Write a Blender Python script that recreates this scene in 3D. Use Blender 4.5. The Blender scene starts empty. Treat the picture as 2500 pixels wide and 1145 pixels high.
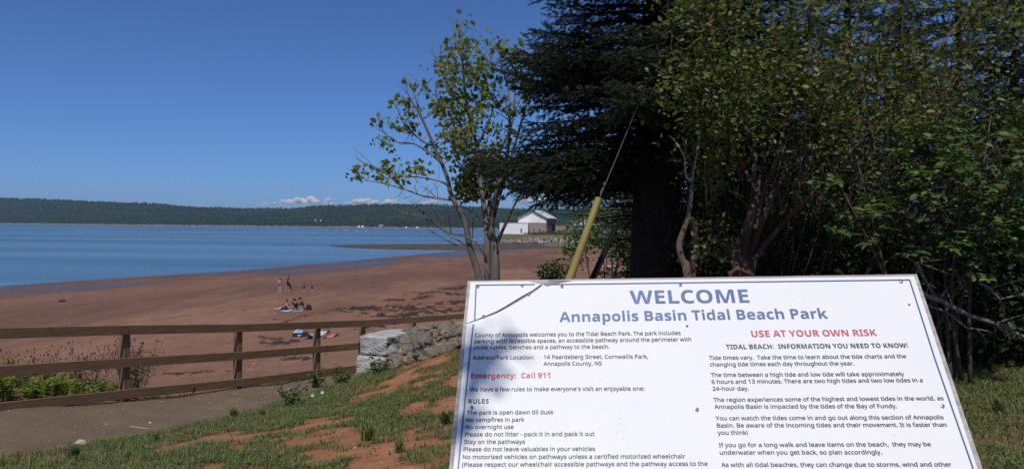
import bpy, bmesh, math, random
import numpy as np
from mathutils import Vector, Matrix
S = bpy.context.scene
COL = S.collection
R = math.radians
rnd = random.Random(7)
rng = np.random.default_rng(11)

# ------------------------------------------------------------------ camera
EYE = 8.5                       # eye height above the water
F = 1900.0                      # focal length in pixels of a 2500 px wide picture
PITCH, ROLL = R(0.62), R(0.49)
CAM = Vector((0, 0, EYE))
FW = Vector((0, math.cos(PITCH), -math.sin(PITCH)))
R0, U0 = Vector((1, 0, 0)), Vector((0, math.sin(PITCH), math.cos(PITCH)))
RT = R0*math.cos(ROLL) + U0*math.sin(ROLL)
UP = -R0*math.sin(ROLL) + U0*math.cos(ROLL)
cd = bpy.data.cameras.new('camera'); cam = bpy.data.objects.new('camera', cd); COL.objects.link(cam)
cd.sensor_width = 36; cd.lens = 36*F/2500; cd.clip_start = 0.05; cd.clip_end = 60000
cam.matrix_world = Matrix(((RT.x, UP.x, -FW.x, 0), (RT.y, UP.y, -FW.y, 0), (RT.z, UP.z, -FW.z, EYE), (0, 0, 0, 1)))
S.camera = cam

# ------------------------------------------------------------------ sky and sun
SUN_EL, SUN_AZ = R(58), math.atan2(-0.16, -0.99)      # azimuth measured from +Y towards +X
w = bpy.data.worlds.new('World'); S.world = w; w.use_nodes = True
nt = w.node_tree; bg = nt.nodes['Background']
sky = nt.nodes.new('ShaderNodeTexSky'); sky.sky_type = 'NISHITA'; sky.sun_disc = False
sky.sun_elevation = SUN_EL; sky.sun_rotation = SUN_AZ; sky.altitude = 1500
sky.air_density = 0.7; sky.dust_density = 3.0; sky.ozone_density = 10.0
wb = nt.nodes.new('ShaderNodeMix'); wb.data_type = 'RGBA'; wb.blend_type = 'MULTIPLY'; wb.inputs[0].default_value = 1; wb.inputs[7].default_value = (.82, .97, 1.15, 1)   # the camera's cool white balance
nt.links.new(sky.outputs[0], wb.inputs[6]); nt.links.new(wb.outputs[2], bg.inputs[0]); bg.inputs[1].default_value = 0.096
TOSUN = Vector((math.sin(SUN_AZ)*math.cos(SUN_EL), math.cos(SUN_AZ)*math.cos(SUN_EL), math.sin(SUN_EL)))
sl = bpy.data.lights.new('sun', 'SUN'); sl.energy = 3.6; sl.angle = R(0.55); sl.color = (1, .95, .87)
so = bpy.data.objects.new('sun', sl); COL.objects.link(so); so.location = (0, 0, 60)
so.rotation_euler = TOSUN.to_track_quat('Z', 'Y').to_euler()
S.view_settings.view_transform = 'Standard'; S.view_settings.look = 'None'
S.view_settings.exposure = 0.0; S.view_settings.gamma = 1.0
S.render.engine = 'CYCLES'
S.cycles.max_bounces = 8; S.cycles.transparent_max_bounces = 8; S.cycles.volume_bounces = 10
S.cycles.use_denoising = False

# ------------------------------------------------------------------ helpers
def pix(px, py, Y):
    """the world point at depth Y seen at photograph pixel (px, py)"""
    d = RT*((px-1250)/F) + UP*((572.5-py)/F) + FW
    return CAM + d*(Y/d.y)
def tag(o, label=None, cat=None, group=None, kind=None):
    if label: o['label'] = label
    if cat: o['category'] = cat
    if group: o['group'] = group
    if kind: o['kind'] = kind
    return o
def empty(name, loc, label, cat, group=None, rz=0):
    o = bpy.data.objects.new(name, None); COL.objects.link(o); o.location = loc; o.rotation_euler = (0, 0, rz)
    o.empty_display_size = .1
    return tag(o, label, cat, group)
def link(name, me, mt, parent=None, loc=None):
    o = bpy.data.objects.new(name, me); COL.objects.link(o)
    if mt is not None and len(me.materials) == 0: me.materials.append(mt)
    if parent is not None: o.parent = parent
    if loc is not None: o.location = loc
    return o
def fast_mesh(name, V, Fa, smooth=False):
    V = np.asarray(V, np.float32).reshape(-1, 3); Fa = np.asarray(Fa, np.int32)
    me = bpy.data.meshes.new(name); k = Fa.shape[1]; n = len(Fa)
    me.vertices.add(len(V)); me.vertices.foreach_set('co', V.ravel())
    me.loops.add(n*k); me.loops.foreach_set('vertex_index', Fa.ravel())
    me.polygons.add(n); me.polygons.foreach_set('loop_start', np.arange(0, n*k, k, dtype=np.int32))
    if smooth: me.polygons.foreach_set('use_smooth', np.ones(n, bool))
    me.update(calc_edges=True); me.validate()
    return me
class MB:
    """collects boxes, tubes, prisms in one mesh; points are kept relative to org"""
    def __init__(s, org=(0, 0, 0)): s.v = []; s.f = []; s.o = Vector(org)
    def add(s, vs, fs):
        b = len(s.v); s.v += [tuple(Vector(p)-s.o) for p in vs]; s.f += [tuple(i+b for i in f) for f in fs]
    def box(s, c, size, rz=0, M=None):
        sx, sy, sz = size[0]/2, size[1]/2, size[2]/2
        pts = [Vector((x, y, z)) for z in (-sz, sz) for y in (-sy, sy) for x in (-sx, sx)]
        M = M or Matrix.Rotation(rz, 3, 'Z')
        s.add([M @ p + Vector(c) for p in pts], [(0, 2, 3, 1), (4, 5, 7, 6), (0, 1, 5, 4), (2, 6, 7, 3), (0, 4, 6, 2), (1, 3, 7, 5)])
    def beam(s, a, b, wid, hei, up=Vector((0, 0, 1))):
        a, b = Vector(a), Vector(b); d = (b-a).normalized(); si = d.cross(up).normalized(); u = si.cross(d)
        M = Matrix((d, si, u)).transposed(); s.box((a+b)/2, ((b-a).length, wid, hei), M=M)
    def tube(s, pts, radii, n=6, cap=True):
        pts = [Vector(p) for p in pts]; m = len(pts)
        if not hasattr(radii, '__len__'): radii = [radii]*m
        t0 = (pts[1]-pts[0]).normalized(); nrm = t0.orthogonal().normalized(); vs = []
        for i in range(m):
            t = (pts[min(i+1, m-1)]-pts[max(i-1, 0)]).normalized()
            nrm = (nrm - t*nrm.dot(t)).normalized(); bi = t.cross(nrm)
            for k in range(n):
                a = 2*math.pi*k/n; vs.append(pts[i] + (nrm*math.cos(a)+bi*math.sin(a))*radii[i])
        fs = [(i*n+k, i*n+(k+1) % n, (i+1)*n+(k+1) % n, (i+1)*n+k) for i in range(m-1) for k in range(n)]
        if cap: fs += [tuple(range(n-1, -1, -1)), tuple(range((m-1)*n, m*n))]
        s.add(vs, fs)
    def build(s, name, mt, parent=None, smooth=False, bevel=0, loc=None):
        me = bpy.data.meshes.new(name); me.from_pydata(s.v, [], s.f)
        if bevel:
            bm = bmesh.new(); bm.from_mesh(me)
            bmesh.ops.bevel(bm, geom=bm.edges[:], offset=bevel, segments=1, affect='EDGES', clamp_overlap=True); bm.to_mesh(me); bm.free()
        if smooth: me.polygons.foreach_set('use_smooth', [True]*len(me.polygons))
        me.update()
        return link(name, me, mt, parent, s.o.copy() if parent is None and loc is None else loc)
# smooth value noise on numpy arrays
_P = np.random.default_rng(5).random((256, 256))
def vnoise(x, y):
    x, y = np.asarray(x, float), np.asarray(y, float); xi, yi = np.floor(x).astype(int), np.floor(y).astype(int)
    u, v = x-xi, y-yi; u = u*u*(3-2*u); v = v*v*(3-2*v); g = lambda a, b: _P[a % 256, b % 256]
    return (g(xi, yi)*(1-u)+g(xi+1, yi)*u)*(1-v) + (g(xi, yi+1)*(1-u)+g(xi+1, yi+1)*u)*v
def fbm(x, y, o=4):
    r = 0; a = .5
    for i in range(o): r = r + a*vnoise(np.asarray(x)*2**i+i*17.3, np.asarray(y)*2**i+i*9.1); a *= .5
    return r/(1-.5**o)
def sstep(a, b, x): t = np.clip((x-a)/(b-a), 0, 1); return t*t*(3-2*t)
def sdist(P, x, y):
    """signed distance to the polyline P, positive on its right-hand side"""
    x, y = np.asarray(x, float), np.asarray(y, float); best = np.full(x.shape, 1e9); sg = np.ones(x.shape)
    for (ax, ay), (bx, by) in zip(P[:-1], P[1:]):
        dx, dy = bx-ax, by-ay; t = np.clip(((x-ax)*dx+(y-ay)*dy)/(dx*dx+dy*dy), 0, 1)
        ex, ey = x-ax-t*dx, y-ay-t*dy; d = np.hypot(ex, ey); m = d < best
        best = np.where(m, d, best); sg = np.where(m, np.sign(dy*(x-ax)-dx*(y-ay)), sg)
    return best*sg

# ------------------------------------------------------------------ materials
def new_mat(name):
    m = bpy.data.materials.new(name); m.use_nodes = True
    return m, m.node_tree, m.node_tree.nodes['Principled BSDF']
def N(t, typ, **k):
    n = t.nodes.new(typ)
    for a, b in k.items():
        if a in n.inputs: n.inputs[a].default_value = b
        else: setattr(n, a, b)
    return n
def ramp(t, fac, stops):
    r = t.nodes.new('ShaderNodeValToRGB'); e = r.color_ramp.elements
    while len(e) < len(stops): e.new(.5)
    for k, (p, c) in enumerate(stops):
        e[k].position = p; e[k].color = (c, c, c, 1) if not hasattr(c, '__len__') else (*c, 1)
    t.links.new(fac, r.inputs[0]); return r.outputs[0]
def mixc(t, fac, a, b, bt='MIX'):
    m = t.nodes.new('ShaderNodeMix'); m.data_type = 'RGBA'; m.blend_type = bt
    for v, i in ((fac, 0), (a, 6), (b, 7)):
        if isinstance(v, bpy.types.NodeSocket): t.links.new(v, m.inputs[i])
        elif i == 0: m.inputs[0].default_value = v
        else: m.inputs[i].default_value = (*v, 1)
    return m.outputs[2]
def pos(t, obj=True, scale=(1, 1, 1), rot=(0, 0, 0)):
    if obj: c = N(t, 'ShaderNodeTexCoord').outputs['Object']
    else: c = N(t, 'ShaderNodeNewGeometry').outputs['Position']
    mp = N(t, 'ShaderNodeMapping'); mp.inputs['Scale'].default_value = scale; mp.inputs['Rotation'].default_value = rot
    t.links.new(c, mp.inputs[0]); return mp.outputs[0]
def noise(t, vec, scale, detail=4, rough=.55):
    n = N(t, 'ShaderNodeTexNoise', Scale=scale, Detail=detail, Roughness=rough); t.links.new(vec, n.inputs['Vector']); return n.outputs[0]
def bump(t, b, h, strength, dist):
    n = N(t, 'ShaderNodeBump', Strength=strength, Distance=dist); t.links.new(h, n.inputs['Height']); t.links.new(n.outputs[0], b.inputs['Normal'])
def simple(name, c1, c2=None, scale=6, rough=.8, bmp=0, bd=.01, stretch=(1, 1, 1), detail=5, lo=.35, hi=.65, metal=0):
    m, t, b = new_mat(name); b.inputs['Roughness'].default_value = rough; b.inputs['Metallic'].default_value = metal
    b.inputs['Specular IOR Level'].default_value = .3
    v = pos(t, True, stretch); n = noise(t, v, scale, detail)
    c2 = c2 or tuple(x*.75 for x in c1)
    t.links.new(ramp(t, n, [(lo, c1), (hi, c2)]), b.inputs['Base Color'])
    if bmp: bump(t, b, noise(t, v, scale*2.5, 6, .65), bmp, bd)
    return m
def leaf_mat(name, c1, c2, c3, trans=.35, rough=.5):
    m, t, b = new_mat(name); g = N(t, 'ShaderNodeNewGeometry'); o = t.nodes['Material Output']
    c = ramp(t, g.outputs['Random Per Island'], [(0, c1), (.55, c2), (1, c3)])
    b.inputs['Roughness'].default_value = rough; b.inputs['Specular IOR Level'].default_value = .25
    t.links.new(c, b.inputs['Base Color'])
    tr = N(t, 'ShaderNodeBsdfTranslucent'); mx = N(t, 'ShaderNodeMixShader', Fac=trans)
    t.links.new(mixc(t, 1.0, c, (1.2, 1.15, .5), 'MULTIPLY'), tr.inputs[0])
    t.links.new(b.outputs[0], mx.inputs[1]); t.links.new(tr.outputs[0], mx.inputs[2]); t.links.new(mx.outputs[0], o.inputs[0])
    return m

# ------------------------------------------------------------------ the lie of the land
SHORE = [(-230, -160), (-140, -30), (-95, 50), (-68, 103), (-47, 148), (-22, 248), (-9, 292), (-15, 330), (-12, 372), (-6, 420), (12, 520), (60, 700), (300, 1100)]
EDGE = [(-16, -8), (-9.3, 4.4), (-6.95, 10.1), (-3.55, 17.2), (-1.6, 20.9), (0, 22.5), (3, 23.5), (8, 24), (30, 26), (70, 28)]
PATHE = [(-12, -5), (-8, 3.2), (-6.2, 6.3), (-5.36, 8.15), (-5.03, 8.9), (-4.63, 9.8), (-4.2, 11.7), (-3.7, 13.7), (-3.3, 15.35), (-3.02, 16.5)]
CTRL = np.array([(0, 0, -1.65), (0, -6, -1.6), (6, -6, -1.6), (4, 0, -1.62), (8, 5, -1.68), (12, 12, -1.75), (5, 11, -1.8), (2, 9, -1.92), (0, 5.9, -1.86), (25, 12, -1.8), (25, -6, -1.6),
 (-2.4, 6.66, -2.12), (-2, 4, -2.0), (-3, 2, -1.95), (-4, 0, -1.95), (-5, -5, -1.9), (-1.15, 14.6, -2.3), (-2.04, 15.5, -2.72), (-1.3, 17.5, -2.5), (0.5, 14, -2.15), (3, 15, -2.1), (8, 18, -2.1), (25, 22, -2.2),
 (-6.71, 10.2, -2.5), (-5.79, 12.1, -2.78), (-4.9, 13.9, -2.97), (-3.9, 15.65, -3.12), (-3.3, 16.9, -3.22), (-5.36, 8.15, -2.47), (-5.03, 8.9, -2.55), (-4.63, 9.8, -2.69), (-4.2, 11.7, -2.89), (-3.7, 13.7, -3.05), (-3.35, 15.35, -3.14),
 (-9, 5, -2.2), (-8, 3, -2.15), (-12, -5, -2.0), (-8.7, 11.5, -2.55), (-7.2, 14, -2.9), (-5.2, 17.5, -3.2), (-3, 20, -3.0), (0, 22, -2.8), (-1.9, 19, -2.7), (4, 22, -2.6)])
_k = lambda r: r
_n = len(CTRL); _A = np.zeros((_n+3, _n+3)); _d = np.hypot(CTRL[:, None, 0]-CTRL[None, :, 0], CTRL[:, None, 1]-CTRL[None, :, 1])
_A[:_n, :_n] = np.sqrt(_d**2+.3); _A[:_n, _n] = 1; _A[:_n, _n+1:] = CTRL[:, :2]; _A[_n:, :_n] = _A[:_n, _n:].T
_W = np.linalg.lstsq(_A, np.r_[CTRL[:, 2], 0, 0, 0], rcond=None)[0]
def bank_z(x, y):
    x, y = np.asarray(x, float), np.asarray(y, float)
    h = _W[_n] + _W[_n+1]*x + _W[_n+2]*y
    for i in range(_n): h = h + _W[i]*np.sqrt((x-CTRL[i, 0])**2+(y-CTRL[i, 1])**2+.3)
    h = np.clip(h, -3.9, -1.5) + .05*(fbm(x*.9, y*.9)-.5) + .03*(fbm(x*3+9, y*3)-.5)
    return EYE + h - .62*np.maximum(0, -1.7-sdist(EDGE, x, y))
def beach_z(x, y):
    d = sdist(SHORE, x, y); z = np.where(d < 75, .0185*d, 1.39+.03*(d-75)); z = np.minimum(z, 3.6)
    return np.where(d > -2, z + .10*(fbm(np.asarray(x)*.05, np.asarray(y)*.03)-.5)*sstep(0, 20, d) - .06*sstep(1, 4, d)*sstep(14, 6, d)*fbm(np.asarray(x)*.04+3, np.asarray(y)*.04), z)
def hit(px, py, fn, y0=3.0, y1=700.0):
    """where the sight line of a photograph pixel meets a ground function"""
    d = RT*((px-1250)/F) + UP*((572.5-py)/F) + FW; d = d/d.y
    Y = y0*(y1/y0)**np.linspace(0, 1, 260); g = fn(d.x*Y, Y)
    below = np.nonzero(EYE+d.z*Y < g)[0]
    if len(below) == 0: return None
    i = below[0]; a, b = (Y[i-1] if i else Y[0]), Y[i]
    for _ in range(2):                                                # narrow the bracket
        q = np.linspace(a, b, 16); k = max(1, int(np.argmax(EYE+d.z*q < fn(d.x*q, q)))); a, b = q[k-1], q[k]
    return Vector((d.x*b, b, float(fn(d.x*b, b))))
def grid_mesh(X, Y, Z):
    r, c = X.shape; V = np.stack([X, Y, Z], -1).reshape(-1, 3); i = np.arange(r*c).reshape(r, c)
    Fa = np.stack([i[:-1, :-1], i[:-1, 1:], i[1:, 1:], i[1:, :-1]], -1).reshape(-1, 4)
    return V, Fa
def attr(me, name, vals):
    a = me.attributes.new(name, 'FLOAT', 'POINT'); a.data.foreach_set('value', np.asarray(vals, np.float32).ravel())

# water ------------------------------------------------------------
m, t, b = new_mat('water'); W_M = m
b.inputs['Base Color'].default_value = (.045, .105, .150, 1); b.inputs['Roughness'].default_value = .08; b.inputs['IOR'].default_value = 1.33
v1 = pos(t, False, (.35, 1.0, 1), (0, 0, .25)); v2 = pos(t, False, (.0016, .011, 1), (0, 0, .06)); v3 = pos(t, False, (.05, .12, 1), (0, 0, .2))
band = ramp(t, noise(t, v2, 1.0, 4, .6), [(.40, .12), (.52, .5), (.62, 1.0)])
n1 = noise(t, v1, 1.6, 3, .5); n3 = noise(t, v3, 1.0, 4, .6)
ad = N(t, 'ShaderNodeMath', operation='ADD'); t.links.new(n1, ad.inputs[0]); t.links.new(n3, ad.inputs[1])
bn = N(t, 'ShaderNodeBump', Distance=.22); t.links.new(ad.outputs[0], bn.inputs['Height'])
st = N(t, 'ShaderNodeMath', operation='MULTIPLY'); st.inputs[1].default_value = .42; t.links.new(band, st.inputs[0]); t.links.new(st.outputs[0], bn.inputs['Strength'])
t.links.new(bn.outputs[0], b.inputs['Normal'])
ro = N(t, 'ShaderNodeMapRange'); t.links.new(band, ro.inputs[0]); ro.inputs[3].default_value = .10; ro.inputs[4].default_value = .34; t.links.new(ro.outputs[0], b.inputs['Roughness'])
me = fast_mesh('water', [(-5000, -200, 0), (3200, -200, 0), (3200, 3600, 0), (-5000, 3600, 0)], [(0, 1, 2, 3)])
tag(link('water', me, W_M), kind='structure')

# beach ------------------------------------------------------------
m, t, b = new_mat('beach sand'); SAND = m
at = N(t, 'ShaderNodeAttribute', attribute_name='shore'); D = at.outputs['Fac']
vs = pos(t, False, (.10, .030, .1), (0, 0, -.45)); vf = pos(t, False)
big = noise(t, vs, .9, 5, .6); fine = noise(t, vf, 3.0, 6, .7); mid = noise(t, pos(t, False, (.5, .16, 1), (0, 0, -.45)), 1.1, 5, .65)
c = ramp(t, big, [(.34, (.175, .088, .054)), (.5, (.218, .113, .072)), (.66, (.260, .142, .094))])
c = mixc(t, ramp(t, mid, [(.42, 0.0), (.62, .55)]), c, (.115, .060, .040))
c = mixc(t, ramp(t, fine, [(.3, .0), (.75, .35)]), c, (.27, .155, .105))
vo = N(t, 'ShaderNodeTexVoronoi', Scale=1.3); t.links.new(pos(t, False, (1, .7, 1)), vo.inputs['Vector'])
fl = ramp(t, vo.outputs['Distance'], [(.030, 1.0), (.05, 0.0)])
c = mixc(t, fl, c, (.52, .46, .40))
# damp sand towards the water's edge, with standing wet streaks
dn = N(t, 'ShaderNodeMath', operation='ADD'); t.links.new(D, dn.inputs[0])
nn = N(t, 'ShaderNodeMath', operation='MULTIPLY_ADD'); t.links.new(big, nn.inputs[0]); nn.inputs[1].default_value = 70; nn.inputs[2].default_value = -35; t.links.new(nn.outputs[0], dn.inputs[1])
dv = N(t, 'ShaderNodeMath', operation='DIVIDE'); t.links.new(dn.outputs[0], dv.inputs[0]); dv.inputs[1].default_value = 100
damp = ramp(t, dv.outputs[0], [(.0, 1.0), (.12, .55), (.26, .18), (.41, .85), (.50, .45), (.60, 0.0)])
c = mixc(t, damp, c, (.122, .067, .048))
wn = N(t, 'ShaderNodeMath', operation='MULTIPLY'); wet = ramp(t, noise(t, pos(t, False, (.045, .020, 1), (0, 0, -.5)), 1.6, 4, .55), [(.40, 0.0), (.54, 1.0)])
near = ramp(t, D, [(0.0, 1.0), (.001, 1.0)])
mr = N(t, 'ShaderNodeMapRange', interpolation_type='SMOOTHSTEP'); t.links.new(D, mr.inputs[0]); mr.inputs[1].default_value = 26; mr.inputs[2].default_value = 12
t.links.new(wet, wn.inputs[0]); t.links.new(mr.outputs[0], wn.inputs[1])
mr2 = N(t, 'ShaderNodeMapRange', interpolation_type='SMOOTHSTEP'); t.links.new(D, mr2.inputs[0]); mr2.inputs[1].default_value = 1.8; mr2.inputs[2].default_value = .5
mxw = N(t, 'ShaderNodeMath', operation='MAXIMUM'); t.links.new(wn.outputs[0], mxw.inputs[0]); t.links.new(mr2.outputs[0], mxw.inputs[1])
rr = N(t, 'ShaderNodeMapRange'); t.links.new(mxw.outputs[0], rr.inputs[0]); rr.inputs[3].default_value = .88; rr.inputs[4].default_value = .34
t.links.new(rr.outputs[0], b.inputs['Roughness']); t.links.new(mixc(t, mxw.outputs[0], c, (.085, .055, .050)), b.inputs['Base Color'])
sl_ = N(t, 'ShaderNodeMapRange'); t.links.new(mxw.outputs[0], sl_.inputs[0]); sl_.inputs[3].default_value = .08; sl_.inputs[4].default_value = .5; t.links.new(sl_.outputs[0], b.inputs['Specular IOR Level'])
sb = N(t, 'ShaderNodeMath', operation='SUBTRACT'); sb.inputs[0].default_value = 1; t.links.new(mxw.outputs[0], sb.inputs[1])
bm_ = N(t, 'ShaderNodeBump', Distance=.06); t.links.new(sb.outputs[0], bm_.inputs['Strength']); t.links.new(mid, bm_.inputs['Height'])
b2 = N(t, 'ShaderNodeBump', Distance=.02, Strength=.5); t.links.new(fine, b2.inputs['Height']); t.links.new(bm_.outputs[0], b2.inputs['Normal']); t.links.new(b2.outputs[0], b.inputs['Normal'])
yy = 13*(620/13)**np.linspace(0, 1, 230); tt = np.linspace(-1.15, 1.15, 260)
Yg, Tg = np.meshgrid(yy, tt, indexing='ij'); Xg = Tg*(Yg+35)
V, Fa = grid_mesh(Xg, Yg, beach_z(Xg, Yg)); me = fast_mesh('beach', V, Fa, True); attr(me, 'shore', sdist(SHORE, Xg, Yg))
tag(link('beach', me, SAND), kind='structure')

# upland ground: orange earth, darker where turf has taken hold -----
def gdirt(px, py, rx, ry):
    p = hit(px, py, bank_z); return (p.x, p.y, rx, ry)
DIRT = [gdirt(*a) for a in ((800, 1030, 1.0, .38), (690, 1000, .55, .3), (990, 925, .9, .3), (600, 1065, .5, .2), (110, 1112, .8, .28), (1010, 990, .5, .25), (760, 1075, .35, .2), (1070, 1000, .4, .25), (2420, 880, 1.6, .5), (2330, 905, .8, .35), (930, 955, .5, .2), (520, 1100, .5, .14), (860, 1110, .25, .1), (1085, 880, .4, .2))]
def turf(x, y):
    """how grassy the ground is, 0 bare to 1 thick"""
    x, y = np.asarray(x, float), np.asarray(y, float)
    g = .84 + 1.7*(fbm(x*1.25+40, y*.8+7, 5)-.5) + 1.5*(fbm(x*5+3, y*3.6, 4)-.5)
    for cx, cy, rx, ry in DIRT: g = g - .50*np.exp(-((x-cx)/(rx*.75))**2-((y-cy)/(ry*1.2))**2)
    g = g + .28*sstep(1.5, 3, x)*sstep(8.5, 7.2, y)
    e = sdist(PATHE, x, y); g = g + .35*sstep(.9, .25, e)*sstep(-.1, .1, e)
    g = g + .2*sstep(9.6, 10.2, y)*sstep(1.5, 3, x)
    return np.clip((g-.38)*2.6, 0, 1)*(e > 0)
m, t, b = new_mat('earth'); EARTH = m
at = N(t, 'ShaderNodeAttribute', attribute_name='turf'); vf = pos(t, False)
f1 = noise(t, vf, 2.2, 6, .65); f2 = noise(t, vf, 18, 5, .7)
c = ramp(t, f1, [(.3, (.240, .100, .050)), (.5, (.320, .140, .072)), (.7, (.380, .185, .100))])
c = mixc(t, ramp(t, f2, [(.35, .55), (.6, 0.0)]), c, (.20, .085, .042))
vo = N(t, 'ShaderNodeTexVoronoi', Scale=26); t.links.new(vf, vo.inputs['Vector'])
c = mixc(t, ramp(t, vo.outputs['Distance'], [(.06, .8), (.11, 0.0)]), c, (.44, .30, .22))
c = mixc(t, ramp(t, at.outputs['Fac'], [(.1, 0.0), (.9, .75)]), c, (.085, .062, .030))
by = N(t, 'ShaderNodeAttribute', attribute_name='beyond'); c = mixc(t, by.outputs['Fac'], c, mixc(t, f1, (.16, .085, .056), (.23, .135, .095)))
t.links.new(c, b.inputs['Base Color']); b.inputs['Roughness'].default_value = .95; b.inputs['Specular IOR Level'].default_value = .1
bump(t, b, f2, .6, .03)
gx, gy = np.concatenate([np.arange(-24, -8, .5), np.arange(-8, 9, .14), np.arange(9, 60, 1.0)]), np.concatenate([np.arange(-12, 3, .6), np.arange(3, 24, .14), np.arange(24, 60, 1.0)])
Yg, Xg = np.meshgrid(gy, gx, indexing='ij'); V, Fa = grid_mesh(Xg, Yg, bank_z(Xg, Yg)); zc = V[:, 2].reshape(Xg.shape)
bz = beach_z(Xg, Yg); keep = (zc > bz-.7).ravel(); Fa = Fa[keep[Fa].any(1)]
me = fast_mesh('ground', V, Fa, True); attr(me, 'turf', turf(Xg, Yg)); attr(me, 'beyond', sstep(.3, -.5, sdist(EDGE, Xg, Yg)+.4*(fbm(Xg*1.2, Yg*1.2)-.5))); tag(link('ground', me, EARTH), kind='structure')

# gravel path --------------------------------------------------------
m, t, b = new_mat('path gravel'); GRAVEL = m; vf = pos(t, False)
g1, g2 = noise(t, vf, 1.4, 5, .6), noise(t, vf, 45, 4, .75)
c = ramp(t, g1, [(.3, (.132, .090, .052)), (.55, (.182, .122, .068)), (.75, (.222, .148, .074))])
c = mixc(t, ramp(t, g2, [(.36, .7), (.6, 0.0)]), c, (.065, .053, .042))
vo = N(t, 'ShaderNodeTexVoronoi', Scale=34); t.links.new(vf, vo.inputs['Vector'])
c = mixc(t, ramp(t, vo.outputs['Distance'], [(.05, .7), (.10, 0.0)]), c, (.38, .33, .27))
t.links.new(c, b.inputs['Base Color']); b.inputs['Roughness'].default_value = .92; bump(t, b, g2, .7, .02)
def polyline(P, n):
    P = np.array(P, float); L = np.r_[0, np.cumsum(np.hypot(*np.diff(P, axis=0).T))]; s = np.linspace(0, L[-1], n)
    return np.stack([np.interp(s, L, P[:, 0]), np.interp(s, L, P[:, 1])], 1)
A_, B_ = polyline([(-15.7, -8.1), (-9.1, 4.35), (-6.80, 10.1), (-3.42, 17.0)], 200), polyline(PATHE[:1]+PATHE[1:], 200)
tq = np.linspace(-.04, 1.02, 26)[None, :, None]; wob = .10*(fbm(np.arange(200)*.16, np.zeros(200))-.5)
PP = A_[:, None]*(1-tq) + B_[:, None]*tq; PP = PP + (tq*(wob[:, None, None]))*np.array([1, -.3])
zz = bank_z(PP[..., 0], PP[..., 1]) + .03
zz[:, -1] -= .07; zz[:, 0] -= .07
V, Fa = grid_mesh(PP[..., 0], PP[..., 1], zz); tag(link('path', fast_mesh('path', V, Fa[:, ::-1], True), GRAVEL), kind='structure')

# far hills and their forest ---------------------------------------------
us = np.linspace(-1500, 3600, 420)
Ds = np.interp(us, [-1500, 0, 600, 1180, 1500, 2500, 3600], [3100, 2690, 2400, 1900, 1750, 1700, 1700])
Hp = np.interp(us, [-1500, -600, 0, 100, 200, 300, 400, 480, 600, 720, 800, 880, 980, 1100, 1200, 1400, 1800, 2500, 3600], [40, 52, 59, 58.5, 54, 49, 46, 41, 39, 39.5, 45, 51, 52, 49, 46, 43, 40, 42, 40])
tr = np.r_[np.linspace(-.04, 1, 26), 1.12, 1.35]
T_, U_ = np.meshgrid(tr, us, indexing='ij')
def hill_pt(u, tq):
    D0 = np.interp(u, us, Ds); d = D0 + 1150*tq; Hr = EYE - 12 + np.interp(u, us, Hp)/F*(D0+1150)
    prof = np.where(tq < 1, sstep(-.15, 1.12, tq)**.85/sstep(-.15, 1.12, 1.0)**.85, 1-(tq-1)*.9)
    x = (u-1250)/F*d; z = Hr*prof*np.clip((tq+.0)*30, -1, 1) + 32*(fbm(x*.005, d*.007)-.5)*sstep(.05, .4, tq)*sstep(1.3, .8, tq)
    return x, d, np.where(tq < 0, tq*60, np.maximum(z, 1.6*sstep(0, .01, tq)))
X_, Y_, Z_ = hill_pt(U_, T_)
m, t, b = new_mat('hillside'); sp = N(t, 'ShaderNodeSeparateXYZ'); t.links.new(pos(t, False), sp.inputs[0])
hn = noise(t, pos(t, False), .012, 5, .6)
c = ramp(t, hn, [(.35, (.012, .024, .013)), (.6, (.022, .036, .018)), (.75, (.050, .045, .034))])
zr = N(t, 'ShaderNodeMapRange'); t.links.new(sp.outputs[2], zr.inputs[0]); zr.inputs[1].default_value = 2.0; zr.inputs[2].default_value = 5
t.links.new(mixc(t, zr.outputs[0], (.20, .155, .115), c), b.inputs['Base Color']); b.inputs['Roughness'].default_value = .95; b.inputs['Specular IOR Level'].default_value = 0
V, Fa = grid_mesh(X_, Y_, Z_); tag(link('hills', fast_mesh('hills', V, Fa, True), m), kind='structure')
n = 30000; u = rng.uniform(-250, 1750, n); tq = np.clip(rng.beta(1.1, 1.0, n)*1.06, .012, 1.06)
x, y, z = hill_pt(u, tq); hgt = rng.uniform(6, 13, n)*np.clip(.5+tq*4, .5, 1); rad = hgt*rng.uniform(.30, .5, n)
base = np.array([(1, 0, .35), (.31, .95, .45), (-.81, .59, .38), (-.81, -.59, .42), (.31, -.95, .33), (0, 0, 1.0), (0, 0, 0)])
tri = np.array([(0, 1, 5), (1, 2, 5), (2, 3, 5), (3, 4, 5), (4, 0, 5), (1, 0, 6), (2, 1, 6), (3, 2, 6), (4, 3, 6), (0, 4, 6)])
an = rng.uniform(0, 6.28, n); ca, sa = np.cos(an), np.sin(an)
bx = base[None]*1.0 + rng.normal(0, .10, (n, 7, 3)); Vx = np.stack([x[:, None]+rad[:, None]*(bx[..., 0]*ca[:, None]-bx[..., 1]*sa[:, None]), y[:, None]+rad[:, None]*(bx[..., 0]*sa[:, None]+bx[..., 1]*ca[:, None]), z[:, None]-1.5+hgt[:, None]*bx[..., 2]], -1)
FOREST, t, b = new_mat('forest crowns'); fg = N(t, 'ShaderNodeNewGeometry'); st1 = noise(t, pos(t, False, (1, 1, 2.5)), .0035, 4, .6); st2 = noise(t, pos(t, False, (1, 1, 3)), .0075, 4, .6)
c = ramp(t, fg.outputs['Random Per Island'], [(0, (.007, .015, .010)), (.55, (.015, .028, .015)), (1, (.034, .042, .022))])
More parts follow.
